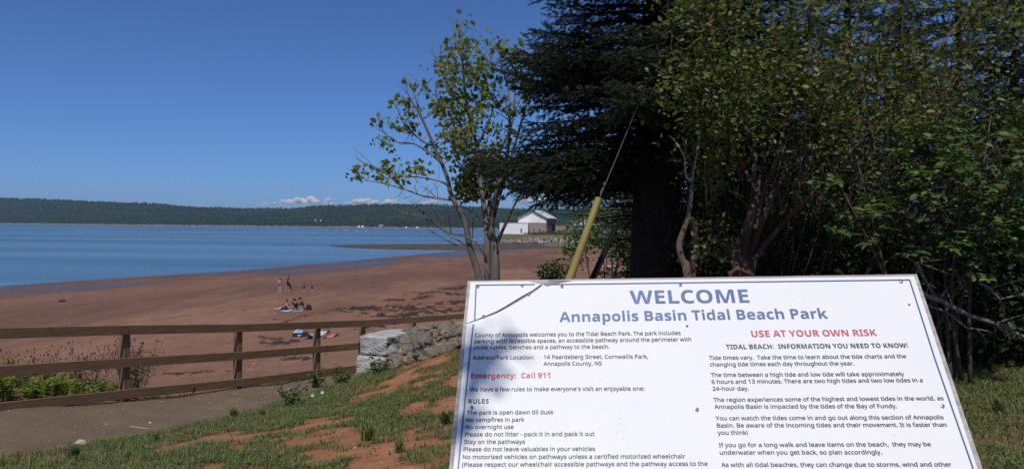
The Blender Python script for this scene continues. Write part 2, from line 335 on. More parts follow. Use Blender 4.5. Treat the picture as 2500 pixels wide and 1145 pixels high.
c = mixc(t, ramp(t, st1, [(.42, 0.0), (.58, .75)]), c, (.022, .042, .014)); c = mixc(t, ramp(t, st2, [(.55, 0.0), (.68, .7)]), c, (.050, .042, .040))
t.links.new(c, b.inputs['Base Color']); b.inputs['Roughness'].default_value = 1; b.inputs['Specular IOR Level'].default_value = 0
Ff = (tri[None]+7*np.arange(n)[:, None, None]).reshape(-1, 3)
o = tag(link('forest', fast_mesh('forest', Vx.reshape(-1, 3), Ff), FOREST), 'dark green forest covering the long hill across the water', 'forest', kind='stuff')

# headland with its seawall rubble, and the weedy reef running out -----------
HEADG = simple('rough grass', (.075, .075, .034), (.135, .105, .06), .25, .95, lo=.3, hi=.7)
hx, hy = np.meshgrid(np.linspace(-16, 190, 150), np.linspace(352, 540, 90))
def head_z(x, y):
    x, y = np.asarray(x, float), np.asarray(y, float); e = np.minimum(y-366-5*fbm(x*.05, x*0)+.02*x, x+11+2*fbm(y*.1, y*0))
    return -.6 + 5.0*sstep(-2, 8, e) + .5*(fbm(x*.3, y*.3)-.5)*sstep(0, 8, e)
V, Fa = grid_mesh(hx, hy, head_z(hx, hy)); tag(link('headland', fast_mesh('headland', V, Fa, True), HEADG), kind='structure')
m, t, b = new_mat('reef weed'); vf = pos(t, False)
c = ramp(t, noise(t, vf, .35, 5, .65), [(.3, (.020, .016, .010)), (.5, (.062, .046, .024)), (.68, (.10, .075, .045))])
t.links.new(c, b.inputs['Base Color']); b.inputs['Roughness'].default_value = .75; REEF = m
rx, ry = np.meshgrid(np.linspace(-120, 60, 260), np.linspace(240, 380, 130))
axis = sdist([(-130, 305), (-62, 306), (-25, 310), (0, 320), (40, 332), (90, 338)], rx, ry); wdt = np.interp(rx, [-120, -72, -66, -58, -42, -24, 0, 40, 60], [0, 0, 12, 28, 44, 48, 50, 50, 42])+np.where(rx > -68, 7, 0)*(fbm(rx*.06, ry*.05)-.5)
rz = -.5 + .80*sstep(1, .72, np.abs(axis)/np.maximum(wdt, .01)) + (.55*(fbm(rx*.22, ry*.12, 5)-.5)+.25*(fbm(rx*.9, ry*.6)-.5))*sstep(1.1, .6, np.abs(axis)/np.maximum(wdt, .01))
rz = np.where(rz > -.35, np.maximum(rz, beach_z(rx, ry)-.45+.75*sstep(1, .6, np.abs(axis)/np.maximum(wdt, .01))*sstep(.25, .5, fbm(rx*.15+5, ry*.1))), rz)
V, Fa = grid_mesh(rx, ry, rz); tag(link('reef', fast_mesh('reef', V, Fa, True), REEF), kind='structure')
# saltmarsh grass under the rubble
gx_, gy_ = np.meshgrid(np.linspace(8, 46, 40), np.linspace(285, 345, 40)); e = 1-np.hypot((gx_-28)/19, (gy_-318)/27)
tag(link('saltmarsh', fast_mesh('saltmarsh', *grid_mesh(gx_, gy_, beach_z(gx_, gy_)-.6+1.2*sstep(0, .3, e)+.3*fbm(gx_*.3, gy_*.3)*sstep(0, .3, e)), True), simple('saltmarsh grass', (.085, .12, .03), (.15, .13, .05), .3, .95)), kind='structure')
# fair-weather clouds far beyond the hills
m, t, b = new_mat('cloud vapour'); t.nodes.remove(b)
pv = N(t, 'ShaderNodeVolumePrincipled', Density=.035, Anisotropy=.1); pv.inputs['Color'].default_value = (1, .985, .98, 1); t.links.new(pv.outputs[0], t.nodes['Material Output'].inputs['Volume'])
CLOUD = m
CLOUDS = [(740, 488, 75, 13, 'broad flat cumulus cloud left of the maple over the hill'), (806, 486, 15, 6, 'tiny puff of cloud beside the broad cumulus'), (905, 487, 58, 14, 'billowing cumulus cloud above the middle of the ridge'), (968, 492, 40, 8, 'low thin cloud resting on the ridge right of the billowing one'), (1050, 494, 32, 8, 'small cumulus cloud just left of the maple stems'), (1320, 486, 60, 12, 'cloud showing through the spruce boughs above the hall roof'), (655, 497, 28, 6, 'faint wispy cloud at the left end of the cloud row')]
for px, py, rw, rh, lab in CLOUDS:
    Yc = 11000.; c0 = pix(px, py, Yc); bm = bmesh.new(); k = Yc/F
    for j in range(int(7+rw/5)):
        q = rnd.uniform(-1, 1); top = (1-q*q)*rnd.uniform(.2, 1.0)
        r = rh*k*rnd.uniform(.38, .62)*(1-.5*q*q)
        mt_ = Matrix.Translation((q*rw*k, rnd.uniform(-.5, .5)*rw*k*.5, (-.75+1.1*top)*rh*k)) @ Matrix.Diagonal((1.6, 1.6, .85, 1))
        g = bmesh.ops.create_icosphere(bm, subdivisions=3, radius=r, matrix=mt_)
        for vtx in g['verts']:
            f = fbm(vtx.co.x/r*1.6+j*7, vtx.co.z/r*1.6+vtx.co.y/r)-.5; vtx.co += vtx.normal*(r*.55*float(f)) if vtx.normal.length else Vector()
    me = bpy.data.meshes.new('cloud'); bm.to_mesh(me); bm.free()
    o = link('cloud', me, CLOUD, loc=c0); rm = o.modifiers.new('r', 'REMESH'); rm.mode = 'VOXEL'; rm.voxel_size = rh*k*.09
    dg = bpy.context.evaluated_depsgraph_get(); me2 = bpy.data.meshes.new_from_object(o.evaluated_get(dg)); o.modifiers.clear(); o.data = me2
    tag(o, lab, 'cloud', 'cumulus clouds over the hills')

# ================================================================== welcome sign
P0 = pix(1142, 687, 2.08)
def cdir(x, y, z): return (RT*x + UP*y + FW*z).normalized()
VV = cdir(142.8, 2387, 1900); RR = cdir(1, .012, -.055); NN = RR.cross(VV).normalized(); VV = NN.cross(RR).normalized()
if NN.dot(CAM-P0) < 0: NN = -NN
def uv(px, py):
    d = RT*((px-1250)/F) + UP*((572.5-py)/F) + FW; q = CAM + d*((P0-CAM).dot(NN)/d.dot(NN))-P0; return q.dot(RR), q.dot(VV)
def sp3(u, v, n=0.0): return RR*u + VV*v + NN*n
sign = empty('welcome_sign', P0, 'large white tilted welcome board with blue and red lettering and a cracked corner', 'sign')
WPAINT, t, b = new_mat('white sign panel'); vf = pos(t)
sc_ = noise(t, vf, 5, 6, .7); c = ramp(t, sc_, [(.3, (.70, .705, .70)), (.7, (.735, .735, .73))])
c = mixc(t, ramp(t, noise(t, vf, 60, 3, .6), [(.70, 0.0), (.78, .35)]), c, (.62, .56, .47))
t.links.new(c, b.inputs['Base Color']); b.inputs['Roughness'].default_value = .5; b.inputs['Specular IOR Level'].default_value = .16
WOODG, t, b = new_mat('weathered grey timber'); vf = pos(t, True, (1.2, 22, 22)); g = noise(t, vf, 3, 6, .7)
t.links.new(ramp(t, g, [(.3, (.20, .185, .165)), (.5, (.36, .345, .325)), (.7, (.48, .46, .43))]), b.inputs['Base Color']); b.inputs['Roughness'].default_value = .9; bump(t, b, g, .5, .003)
BLUE = simple('faded blue print', (.075, .130, .285), (.10, .165, .32), 30, .45)
RED = simple('faded red print', (.47, .075, .10), (.52, .11, .14), 30, .45)
GREY = simple('dark grey print', (.055, .055, .062), (.085, .085, .095), 40, .5, lo=.45, hi=.75)
BLACKP = simple('charcoal print', (.05, .05, .055), (.075, .075, .08), 40, .5)
BLUEL = simple('navy border print', (.06, .09, .19), (.075, .11, .22), 30, .45)
def slab(name, poly, n0, n1, mt, parent, bev=0):
    """a plate on the sign plane from outline poly (u, v) between heights n0 and n1"""
    k = len(poly); vs = [sp3(u, v, n0) for u, v in poly]+[sp3(u, v, n1) for u, v in poly]
    a = sum(poly[i][0]*poly[(i+1) % k][1]-poly[(i+1) % k][0]*poly[i][1] for i in range(k))
    idx = list(range(k)) if a > 0 else list(range(k-1, -1, -1))
    if RR.cross(VV).dot(NN) < 0: idx = idx[::-1]
    fs = [tuple(idx[::-1]), tuple(i+k for i in idx)] + [(idx[i], idx[(i+1) % k], idx[(i+1) % k]+k, idx[i]+k) for i in range(k)]
    m_ = MB(); m_.add(vs, fs); return m_.build(name, mt, parent)
BB = [uv(1141.8, 685.5), uv(2238.3, 669.2), uv(2487, 1402), uv(1069.8, 1402)]
PB = [uv(1149.5, 692), uv(2230, 676.5), uv(2467, 1396), uv(1084, 1396)]
slab('backing_board', BB, -.024, 0, WOODG, sign)
# the corner has snapped off along a ragged crack: the panel is two plates with a gap
crack = [(1326, 694), (1322, 699), (1300, 715), (1277, 728), (1255, 741), (1231, 755), (1212, 765), (1184, 776), (1158, 786), (1140, 792)]
gap = [3.0, 4.0, 5.0, 6.0, 5.5, 4.5, 3.6, 2.6, 1.8, 1.0]
CUP = [uv(x-g*.25, y-g*.5) for (x, y), g in zip(crack, gap)]; CDN = [uv(x+g*.25, y+g*.5) for (x, y), g in zip(crack, gap)]
bite = [uv(1345, 688.5), uv(1338, 696)]
slab('panel', [uv(1398, 688.3), PB[1], PB[2], PB[3]] + CDN[::-1] + [uv(1336, 702), uv(1352, 697)], .001, .0045, WPAINT, sign)
slab('broken_corner_piece', [PB[0], uv(1290, 690)]+[uv(1318, 697)]+CUP[1:], .002, .0062, WPAINT, sign)
# the torn, bent-up lip beside the crack
lip = MB(); a, b_, c_ = uv(1352, 696.6), uv(1398, 688.2), uv(1336, 701); lip.add([sp3(*a, .0046), sp3(*b_, .0046), sp3(*c_, .0046), sp3(*uv(1340, 691), .016), sp3(*uv(1372, 689), .010)], [(0, 1, 4), (0, 4, 3), (0, 3, 2)])
lip.build('bent_lip', simple('bare panel core', (.32, .33, .34), (.42, .43, .44), 30, .6), sign)
# border line, broken where the crack runs through it
def strip(name, pts, wpx, mt, n=.0052, parent=sign):
    m_ = MB(); 
    for (a, b_) in pts:
        ua, ub = np.array(uv(*a)), np.array(uv(*b_)); d = (ub-ua)/np.linalg.norm(ub-ua); q = np.array([-d[1], d[0]])*wpx/2
        vs = [ua-q, ub-q, ub+q, ua+q]; m_.add([sp3(x, y, n) for x, y in vs], [(0, 1, 2, 3)])
    return m_.build(name, mt, parent)
strip('border_line', [((1327, 697.5), (2219.5, 686)), ((2219, 686), (2281, 880)), ((2281, 880), (2455, 1380)), ((2455, 1380), (1095, 1380)), ((1156, 794), (1146, 880)), ((1146, 880), (1095, 1380))], .0034, BLUEL, .0056)
strip('border_line', [((1163, 699.5), (1306, 698)), ((1163, 699), (1159.5, 784))], .0034, BLUEL, .0072)
# outlines of the letterforms in thousandths of an em: character code (bold + 100000): advance, contours x,y,x,y...
SPACE_ADV = 0.1746
GLYPHS = {
 33: (180, (71,135,54,480,126,480,110,135), (90,-10,79,-8,69,-4,60,2,54,10,50,22,48,36,50,51,54,63,60,71,69,77,79,80,90,82,100,80,110,77,119,71,126,63,130,51,132,36,130,22,126,10,119,2,110,-4,100,-8)),
 40: (202, (126,-106,94,-65,70,-20,50,28,38,78,30,130,27,184,30,238,38,290,50,342,70,392,94,437,126,480,182,480,152,436,129,390,110,340,97,290,90,238,86,184,90,133,97,82,110,32,129,-16,152,-62,180,-106)),
 44: (180, (28,-86,58,54,61,78,124,78,129,70,122,46,114,20,104,-8,71,-86)),
 45: (216, (27,154,27,206,190,206,190,154)),
 46: (180, (90,-10,78,-8,69,-4,60,2,54,10,50,22,48,36,50,51,54,63,60,71,69,77,78,80,90,82,100,80,110,77,119,71,126,63,130,51,132,36,130,22,126,10,119,2,110,-4,100,-8)),
 47: (250, (6,0,186,480,243,480,64,0)),
 49: (384, (180,0,180,335,182,382,184,418,164,400,142,381,90,339,60,379,190,480,238,480,238,0)),
 50: (384, (32,0,32,49,158,176,219,240,234,259,246,278,256,296,264,314,268,334,270,356,266,380,259,400,246,416,228,427,208,434,184,436,162,434,142,430,123,424,106,414,88,404,69,390,38,430,58,444,79,458,102,470,128,479,155,484,184,486,226,482,262,471,291,452,312,427,326,396,330,358,328,334,323,310,314,288,302,267,288,245,272,224,252,202,207,155,107,56,107,54,349,54,349,0)),
 51: (384, (162,-6,138,-6,114,-4,92,-1,71,4,50,10,30,20,30,74,72,58,96,52,118,46,140,44,162,43,202,46,232,54,256,68,272,87,281,110,284,138,280,165,268,186,249,202,222,214,189,220,150,222,104,222,104,272,150,272,186,276,216,284,240,298,257,316,268,338,270,364,268,385,260,403,247,418,230,428,208,434,184,436,158,436,136,432,117,425,98,417,80,407,62,396,33,436,52,450,72,461,96,472,123,480,152,484,182,486,228,482,266,472,294,452,315,428,327,400,331,368,328,338,319,312,304,290,284,274,260,261,232,252,232,250,267,243,296,230,318,214,334,192,342,166,346,136,344,110,337,85,326,62,311,42,291,25,266,12,236,2,202,-4)),
 52: (384, (244,0,244,109,14,109,14,159,240,482,301,482,301,162,370,162,370,109,301,109,301,0), (72,162,244,162,244,313,245,372,247,419,244,419,231,392,216,366)),
 54: (384, (200,-6,170,-4,143,4,118,16,94,34,75,58,59,86,46,120,40,160,37,205,38,239,41,273,46,306,54,339,64,369,79,397,97,422,119,444,146,462,177,476,214,484,256,486,288,485,298,484,308,482,316,480,316,430,288,436,258,438,228,436,203,431,180,422,162,411,146,397,132,380,121,362,112,340,106,318,98,270,96,244,100,244,112,258,126,272,143,284,163,293,186,298,214,300,252,296,286,284,314,262,336,234,348,198,352,154,348,108,334,68,312,36,280,12,244,-2), (200,43,226,46,248,55,268,70,282,92,291,120,294,154,292,183,284,207,271,227,253,242,230,251,202,254,182,252,163,248,146,241,132,232,120,220,110,208,102,194,98,180,96,166,98,146,102,128,108,108,117,90,128,75,142,62,159,51,178,45)),
 57: (384, (129,-6,98,-5,68,0,68,50,86,46,106,42,128,42,157,44,183,48,205,57,224,68,240,82,254,99,265,118,274,138,280,161,284,185,288,210,290,235,286,235,274,220,260,208,243,196,222,186,198,181,172,180,132,184,100,196,72,218,50,246,38,282,34,324,36,356,42,386,52,411,67,434,85,452,106,467,130,478,157,484,186,486,216,484,244,476,270,463,292,445,312,422,328,393,340,360,347,320,349,274,348,240,345,206,340,173,332,140,322,110,308,82,289,57,267,36,240,18,208,4,172,-4), (184,226,204,227,223,232,240,239,254,248,266,260,276,272,284,286,288,300,290,314,288,333,284,352,278,370,269,388,258,404,244,418,228,428,208,434,186,436,160,434,138,424,118,409,104,388,95,360,92,325,94,296,102,272,114,252,132,238,156,228)),
 58: (180, (90,278,78,279,69,283,60,289,54,298,50,309,48,324,50,339,54,351,60,360,69,365,78,368,90,370,100,368,110,365,119,360,126,351,130,339,132,324,130,309,126,298,119,289,110,283,100,279), (90,-10,78,-8,69,-4,60,2,54,10,50,22,48,36,50,51,54,63,60,71,69,77,78,80,90,82,100,80,110,77,119,71,126,63,130,51,132,36,130,22,126,10,119,2,110,-4,100,-8)),
 65: (429, (0,0,188,482,242,482,428,0,366,0,308,148,118,148,61,0), (138,202,290,202,236,347,230,366,220,396,214,419,203,378,192,347)),
 66: (436, (65,0,65,480,202,480,258,476,302,468,338,453,364,431,379,400,384,360,382,334,374,310,360,290,342,274,320,262,293,254,293,251,312,247,330,242,348,234,362,224,376,212,386,198,394,180,398,160,400,136,396,96,380,62,356,36,322,16,282,4,234,0), (126,276,214,276,251,278,280,284,299,295,312,310,319,330,322,354,318,378,310,397,294,410,272,420,242,426,205,428,126,428), (126,51,222,51,260,54,290,62,311,76,325,94,333,116,336,141,333,164,324,185,310,202,288,214,258,222,218,225,126,225)),
 67: (424, (261,-6,215,-4,174,6,139,24,109,46,84,75,66,110,52,149,44,192,41,240,44,287,53,330,68,368,88,402,114,432,146,455,182,472,224,483,272,486,320,483,364,474,404,458,380,407,364,414,348,420,312,430,292,432,270,433,223,428,182,410,149,382,124,342,110,296,105,240,110,184,123,137,146,98,178,70,220,52,270,46,310,48,330,52,385,65,385,13,366,6,330,-2,309,-4,286,-6)),
 68: (490, (65,0,65,480,213,480,259,476,301,468,338,452,371,432,398,406,420,374,436,336,446,293,450,244,442,170,420,109,383,62,334,28,272,7,199,0), (126,52,190,52,299,73,364,136,386,242,380,301,364,348,338,383,302,408,258,423,204,428,126,428)),
 69: (374, (65,0,65,480,333,480,333,426,126,426,126,276,321,276,321,224,126,224,126,53,333,53,333,0)),
 70: (348, (65,0,65,480,333,480,333,426,126,426,126,256,320,256,320,204,126,204,126,0)),
 72: (498, (65,0,65,480,126,480,126,276,372,276,372,480,432,480,432,0,372,0,372,224,126,224,126,0)),
 73: (228, (27,0,27,35,84,48,84,431,27,444,27,480,200,480,200,444,144,431,144,48,200,35,200,0)),
 75: (416, (65,0,65,480,126,480,126,243,167,289,208,334,338,480,408,480,218,270,416,0,344,0,174,229,126,186,126,0)),
 76: (352, (65,0,65,480,126,480,126,54,335,54,335,0)),
 77: (609, (65,0,65,480,154,480,302,86,305,86,456,480,544,480,544,0,484,0,484,295,486,364,489,420,486,420,326,0,276,0,119,420,116,420,120,364,121,291,121,0)),
 78: (510, (65,0,65,480,135,480,391,82,394,82,392,115,390,162,389,209,389,480,446,480,446,0,374,0,118,398,116,398,119,340,121,268,121,0)),
 79: (524, (262,-6,216,-4,174,7,138,24,108,48,84,76,65,111,52,150,44,194,41,241,44,288,52,331,65,370,84,404,108,432,138,456,174,473,216,484,264,487,308,484,349,474,384,456,414,433,439,404,458,370,472,332,480,288,484,240,480,193,472,150,458,110,439,76,414,48,384,24,349,7,308,-4), (262,46,312,52,352,69,382,98,403,136,416,184,420,240,416,296,403,344,382,382,352,411,312,428,264,434,214,428,174,411,144,382,122,344,109,296,105,240,109,184,122,136,143,98,174,69,213,52)),
 80: (406, (65,0,65,480,192,480,249,476,295,463,329,442,353,414,368,380,372,338,370,312,364,288,354,264,340,242,320,224,294,208,263,196,225,189,180,186,126,186,126,0), (126,238,174,238,216,241,250,248,276,260,294,279,306,304,310,336,306,364,296,387,280,405,256,418,226,426,186,428,126,428)),
 82: (418, (65,0,65,480,198,480,252,476,296,464,330,446,353,419,368,385,372,343,370,319,366,298,358,280,348,264,336,250,322,239,307,230,292,222,276,215,408,0,337,0,221,198,126,198,126,0), (126,249,198,249,233,252,262,260,282,272,298,290,306,313,310,340,306,369,297,391,282,408,259,418,230,425,194,427,126,427)),
 83: (368, (166,-6,140,-6,115,-4,92,0,70,4,50,10,34,16,34,74,52,67,72,60,94,54,118,50,144,46,168,46,202,48,228,55,250,66,264,82,274,101,276,123,276,138,272,151,266,162,258,173,247,183,232,192,214,202,191,212,164,222,126,238,96,256,72,276,54,300,44,330,40,364,42,388,49,410,60,430,74,446,92,460,114,472,138,480,164,484,194,486,219,486,244,483,266,479,287,474,307,467,326,460,307,408,290,414,272,420,253,426,233,430,213,432,192,433,164,431,142,424,124,414,112,400,104,383,102,364,102,348,106,334,112,323,120,312,130,303,144,294,162,286,182,276,206,266,233,256,257,245,278,234,296,220,310,206,322,190,330,172,336,152,337,128,332,89,316,56,291,29,256,9,214,-3)),
 84: (374, (156,0,156,426,6,426,6,480,366,480,366,426,217,426,217,0)),
 85: (491, (243,-6,188,-2,143,15,107,42,81,78,66,121,60,170,60,480,121,480,121,168,124,132,135,102,152,78,176,60,208,50,246,46,286,50,318,61,341,80,357,106,367,135,370,169,370,480,430,480,430,169,428,137,421,108,410,80,394,55,374,34,348,16,318,4,283,-4)),
 87: (624, (135,0,8,480,71,480,146,186,160,127,168,72,178,130,194,190,278,480,341,480,429,188,446,126,456,72,464,126,479,188,552,480,616,480,488,0,427,0,334,314,323,354,314,388,310,409,302,372,287,312,196,0)),
 89: (380, (160,0,160,184,0,480,66,480,190,244,315,480,380,480,220,186,220,0)),
 97: (377, (144,-6,114,-4,86,5,63,19,45,40,34,66,31,100,36,133,50,161,73,183,106,200,150,210,204,215,264,217,264,238,262,266,256,286,245,301,230,310,212,316,190,318,172,318,136,310,104,298,88,291,70,335,87,343,106,350,126,357,148,362,170,365,194,366,234,363,266,353,291,337,308,314,319,284,322,245,322,0,280,0,268,51,266,51,250,33,233,18,216,8,196,0,172,-5), (158,41,186,44,212,52,234,66,250,86,260,112,264,144,264,176,211,174,170,170,140,163,118,152,104,138,95,120,92,100,94,81,100,66,110,55,124,47,140,42)),
 98: (413, (228,-6,201,-5,178,0,158,8,142,20,128,32,116,46,112,46,100,0,57,0,57,510,116,510,116,386,115,344,113,312,116,312,128,326,142,340,158,350,178,359,201,364,228,366,270,361,306,346,336,320,358,283,372,236,376,180,372,124,358,76,335,40,305,14,269,-2), (219,42,248,46,272,58,291,78,304,105,312,140,315,180,304,256,272,302,218,317,184,314,157,302,138,284,126,258,118,224,116,182,116,180,118,138,126,104,138,78,156,58,184,46)),
 99: (322, (202,-6,171,-4,142,2,116,13,94,28,74,48,58,73,46,103,40,138,37,178,40,220,47,256,59,286,76,312,96,332,119,347,146,358,174,364,206,366,224,366,242,364,258,361,274,357,288,352,300,347,282,298,244,310,217,314,204,315,145,300,110,254,98,178,101,138,110,106,124,79,144,60,170,48,201,44,220,45,237,47,253,50,268,54,281,60,294,65,294,13,282,7,268,2,254,-2,221,-6)),
 100: (413, (184,-6,143,-2,107,14,77,40,55,76,42,122,37,180,42,236,55,282,78,320,108,346,144,362,186,366,212,365,234,360,254,351,270,340,284,328,297,314,301,314,298,340,297,366,297,510,356,510,356,0,308,0,300,48,297,48,285,34,270,21,254,10,234,0,211,-5), (194,42,228,46,255,56,274,74,287,98,295,130,298,168,298,178,295,220,288,254,276,282,256,302,229,314,194,318,164,314,140,301,122,280,108,252,100,218,98,178,100,138,108,105,122,78,140,58,164,46)),
 101: (379, (210,-6,178,-4,148,2,120,14,96,30,76,51,59,76,46,106,40,140,37,178,39,215,46,248,56,278,72,305,90,326,112,344,138,356,166,364,196,366,226,364,252,358,276,346,296,332,313,312,326,290,336,264,342,236,344,204,344,168,98,168,102,131,112,100,130,76,152,58,180,47,213,44,235,44,255,46,274,50,292,55,310,61,328,68,328,17,310,10,292,4,274,-1,255,-4,234,-6), (100,216,282,216,280,244,274,269,262,290,245,306,223,315,196,318,169,316,147,306,128,291,114,270,104,246)),
 102: (231, (73,0,73,314,10,314,10,342,73,362,73,383,76,425,87,458,104,483,128,500,156,510,190,514,204,514,230,510,260,502,244,456,220,462,210,464,190,466,172,463,158,456,146,446,138,430,134,409,132,384,132,360,223,360,223,314,132,314,132,0)),
 103: (413, (195,-161,145,-158,102,-151,65,-138,65,-84,104,-100,148,-109,198,-112,227,-109,251,-100,271,-85,286,-64,294,-40,298,-10,298,26,300,48,297,48,268,18,231,0,186,-6,142,-2,106,15,76,42,54,80,42,125,37,180,42,232,54,278,76,316,106,344,142,361,184,366,208,365,229,360,249,354,267,342,283,329,298,312,301,312,309,360,356,360,356,-6,352,-54,338,-92,316,-122,286,-144,245,-157), (194,42,227,45,254,54,274,71,287,94,296,126,298,165,298,180,296,224,287,259,272,285,252,303,226,314,192,317,165,313,142,301,123,281,109,254,101,220,98,178,101,138,109,104,122,77,142,58,165,46)),
 104: (415, (57,0,57,510,116,510,116,343,114,326,113,310,117,310,130,327,146,341,164,352,184,360,206,364,229,366,269,362,302,352,328,335,346,310,357,276,360,234,360,0,302,0,302,230,294,278,266,308,222,317,186,313,158,302,138,283,126,257,118,225,116,186,116,0)),
 105: (174, (88,420,78,421,70,424,62,429,57,436,54,446,52,458,54,469,57,478,62,486,70,491,78,494,88,495,96,494,104,491,111,486,117,478,120,469,122,458,120,446,117,436,111,429,104,424,96,421), (57,0,57,360,116,360,116,0)),
 106: (174, (88,420,78,421,70,424,62,429,57,436,54,446,52,458,54,469,57,478,62,486,70,491,78,494,88,495,96,494,104,491,111,486,117,478,120,469,122,458,120,446,117,436,111,429,104,424,96,421), (15,-161,-15,-159,-37,-153,-37,-106,-16,-110,8,-112,21,-111,33,-107,43,-100,51,-90,56,-76,57,-56,57,360,116,360,116,-54,114,-85,106,-111,92,-132,72,-148,47,-158)),
 107: (358, (57,0,57,510,116,510,116,244,115,216,113,186,116,186,128,201,144,222,158,238,274,360,342,360,197,206,352,0,282,0,156,168,116,132,116,0)),
 108: (174, (57,0,57,510,116,510,116,0)),
 109: (628, (57,0,57,360,105,360,114,311,117,311,130,328,144,342,162,353,182,360,202,365,223,366,273,360,310,340,333,306,336,306,350,325,366,340,386,352,407,360,429,365,452,366,490,363,520,353,544,336,560,310,570,276,574,234,574,0,515,0,515,232,507,279,482,308,442,317,410,314,386,304,367,287,354,264,347,234,344,199,344,0,286,0,286,232,278,279,254,308,212,317,180,314,154,302,137,284,126,258,118,226,116,186,116,0)),
 110: (415, (57,0,57,360,105,360,114,311,117,311,130,328,146,342,165,353,186,360,208,365,230,366,270,363,302,353,328,336,346,310,357,276,360,234,360,0,302,0,302,230,294,278,266,308,222,317,186,314,158,302,139,284,126,258,118,226,116,186,116,0)),
 111: (406, (202,-6,172,-4,143,3,117,15,94,32,74,53,58,79,46,109,40,143,37,180,42,236,57,282,82,318,116,345,156,362,204,366,236,364,264,357,290,345,314,328,333,307,349,282,360,252,368,218,370,180,365,126,350,80,324,42,291,15,250,-2), (204,42,236,46,263,59,284,80,298,108,306,141,309,180,306,220,298,254,284,280,263,301,236,313,203,317,170,313,143,301,123,280,109,254,101,220,98,180,101,141,109,108,123,80,144,59,170,46)),
 112: (413, (57,-161,57,360,106,360,114,311,116,311,128,326,142,339,158,350,178,360,201,365,228,366,270,362,306,346,336,320,358,284,372,238,376,180,372,124,358,78,336,41,306,14,270,-2,228,-6,202,-5,178,0,159,9,142,20,128,32,116,46,112,46,115,17,116,-14,116,-161), (219,42,240,44,258,50,273,60,286,74,296,90,304,110,310,132,314,156,315,182,312,220,304,252,291,280,272,300,248,313,218,317,184,314,158,304,140,286,128,262,120,230,116,192,116,180,118,140,126,106,138,78,156,58,184,46)),
 114: (278, (57,0,57,360,106,360,112,294,115,294,128,313,142,330,160,345,180,357,201,364,225,366,247,366,268,362,260,308,241,312,221,313,203,312,186,306,169,298,154,286,142,272,130,256,122,236,118,215,116,192,116,0)),
 115: (322, (148,-6,124,-6,102,-4,83,0,66,4,50,10,35,16,35,70,50,63,68,56,87,50,108,45,128,42,149,41,176,42,198,48,214,56,226,66,232,79,234,94,234,102,231,110,227,118,221,126,200,140,186,147,168,155,124,173,86,190,70,200,58,211,48,223,40,236,36,253,34,272,38,300,51,323,72,342,99,356,132,364,169,366,190,366,211,364,230,360,250,356,267,350,284,342,264,296,248,302,216,312,200,316,182,318,165,318,143,317,124,313,110,306,99,298,93,287,90,274,94,257,100,250,106,242,116,236,144,222,162,214,184,206,205,198,224,188,242,180,256,170,269,159,278,147,286,134,290,118,292,100,287,68,274,41,252,20,224,5,188,-4)),
 116: (242, (167,-6,149,-6,132,-2,115,3,100,11,88,22,76,37,68,55,64,78,62,105,62,314,10,314,10,342,62,366,86,442,121,442,121,360,225,360,225,314,121,314,121,106,122,86,128,70,136,58,148,48,162,44,178,42,205,44,228,49,228,4,212,-2,201,-4)),
 117: (415, (184,-6,144,-3,112,7,86,24,68,50,56,82,53,124,53,360,113,360,113,128,122,80,148,52,192,42,228,46,256,57,276,76,288,102,296,134,299,172,299,360,358,360,358,0,310,0,301,48,298,48,285,30,269,17,250,6,229,-1,207,-6)),
 118: (341, (136,0,0,360,63,360,140,148,151,115,162,80,168,52,172,52,179,80,190,116,202,148,278,360,341,360,204,0)),
 119: (528, (106,0,8,360,68,360,118,168,132,110,142,61,144,61,151,90,159,124,168,158,232,360,297,360,358,158,373,108,383,62,386,62,394,108,410,168,460,360,520,360,420,0,351,0,290,204,274,258,264,299,262,299,253,258,238,203,174,0)),
 120: (356, (12,0,142,184,18,360,86,360,178,224,270,360,336,360,212,184,343,0,276,0,178,144,78,0)),
 121: (342, (56,-161,28,-160,8,-156,8,-109,25,-112,47,-113,66,-111,83,-105,96,-96,108,-82,118,-67,127,-49,146,-2,0,360,64,360,142,155,160,104,165,88,169,72,172,57,174,57,187,101,206,156,278,360,342,360,188,-50,174,-82,158,-108,138,-131,116,-148,89,-158)),
 122: (316, (26,0,26,39,220,314,38,314,38,360,285,360,285,316,94,46,290,46,290,0)),
 8217: (403, (64,0,64,480,339,480,339,0), (98,34,306,34,306,446,98,446)),
 100033: (180, (71,135,54,480,126,480,110,135), (90,-10,79,-8,69,-4,60,2,54,10,50,22,48,36,50,51,54,63,60,71,69,77,79,80,90,82,100,80,110,77,119,71,126,63,130,51,132,36,130,22,126,10,119,2,110,-4,100,-8)),
 100049: (384, (176,0,176,278,177,323,178,372,164,358,144,340,88,296,40,356,194,480,278,480,278,0)),
 100057: (384, (120,-6,86,-6,55,-2,55,79,84,74,113,72,150,74,180,81,205,92,225,106,240,124,251,144,259,168,264,194,266,222,262,222,252,208,240,194,226,182,208,174,184,168,156,166,118,171,86,184,58,206,38,236,26,274,22,318,26,366,41,408,66,440,98,465,138,480,184,485,216,482,246,475,274,462,298,444,319,422,336,393,350,360,358,320,360,274,360,248,358,220,354,193,349,166,342,141,333,116,322,94,308,72,290,52,270,36,248,21,222,9,192,0,158,-5), (184,244,199,246,212,249,224,254,234,262,243,270,250,280,255,290,258,300,259,311,258,326,256,340,251,354,245,368,237,380,227,390,216,398,202,402,186,404,168,402,152,394,138,384,128,368,122,346,120,320,122,298,126,280,136,264,148,254,164,246)),
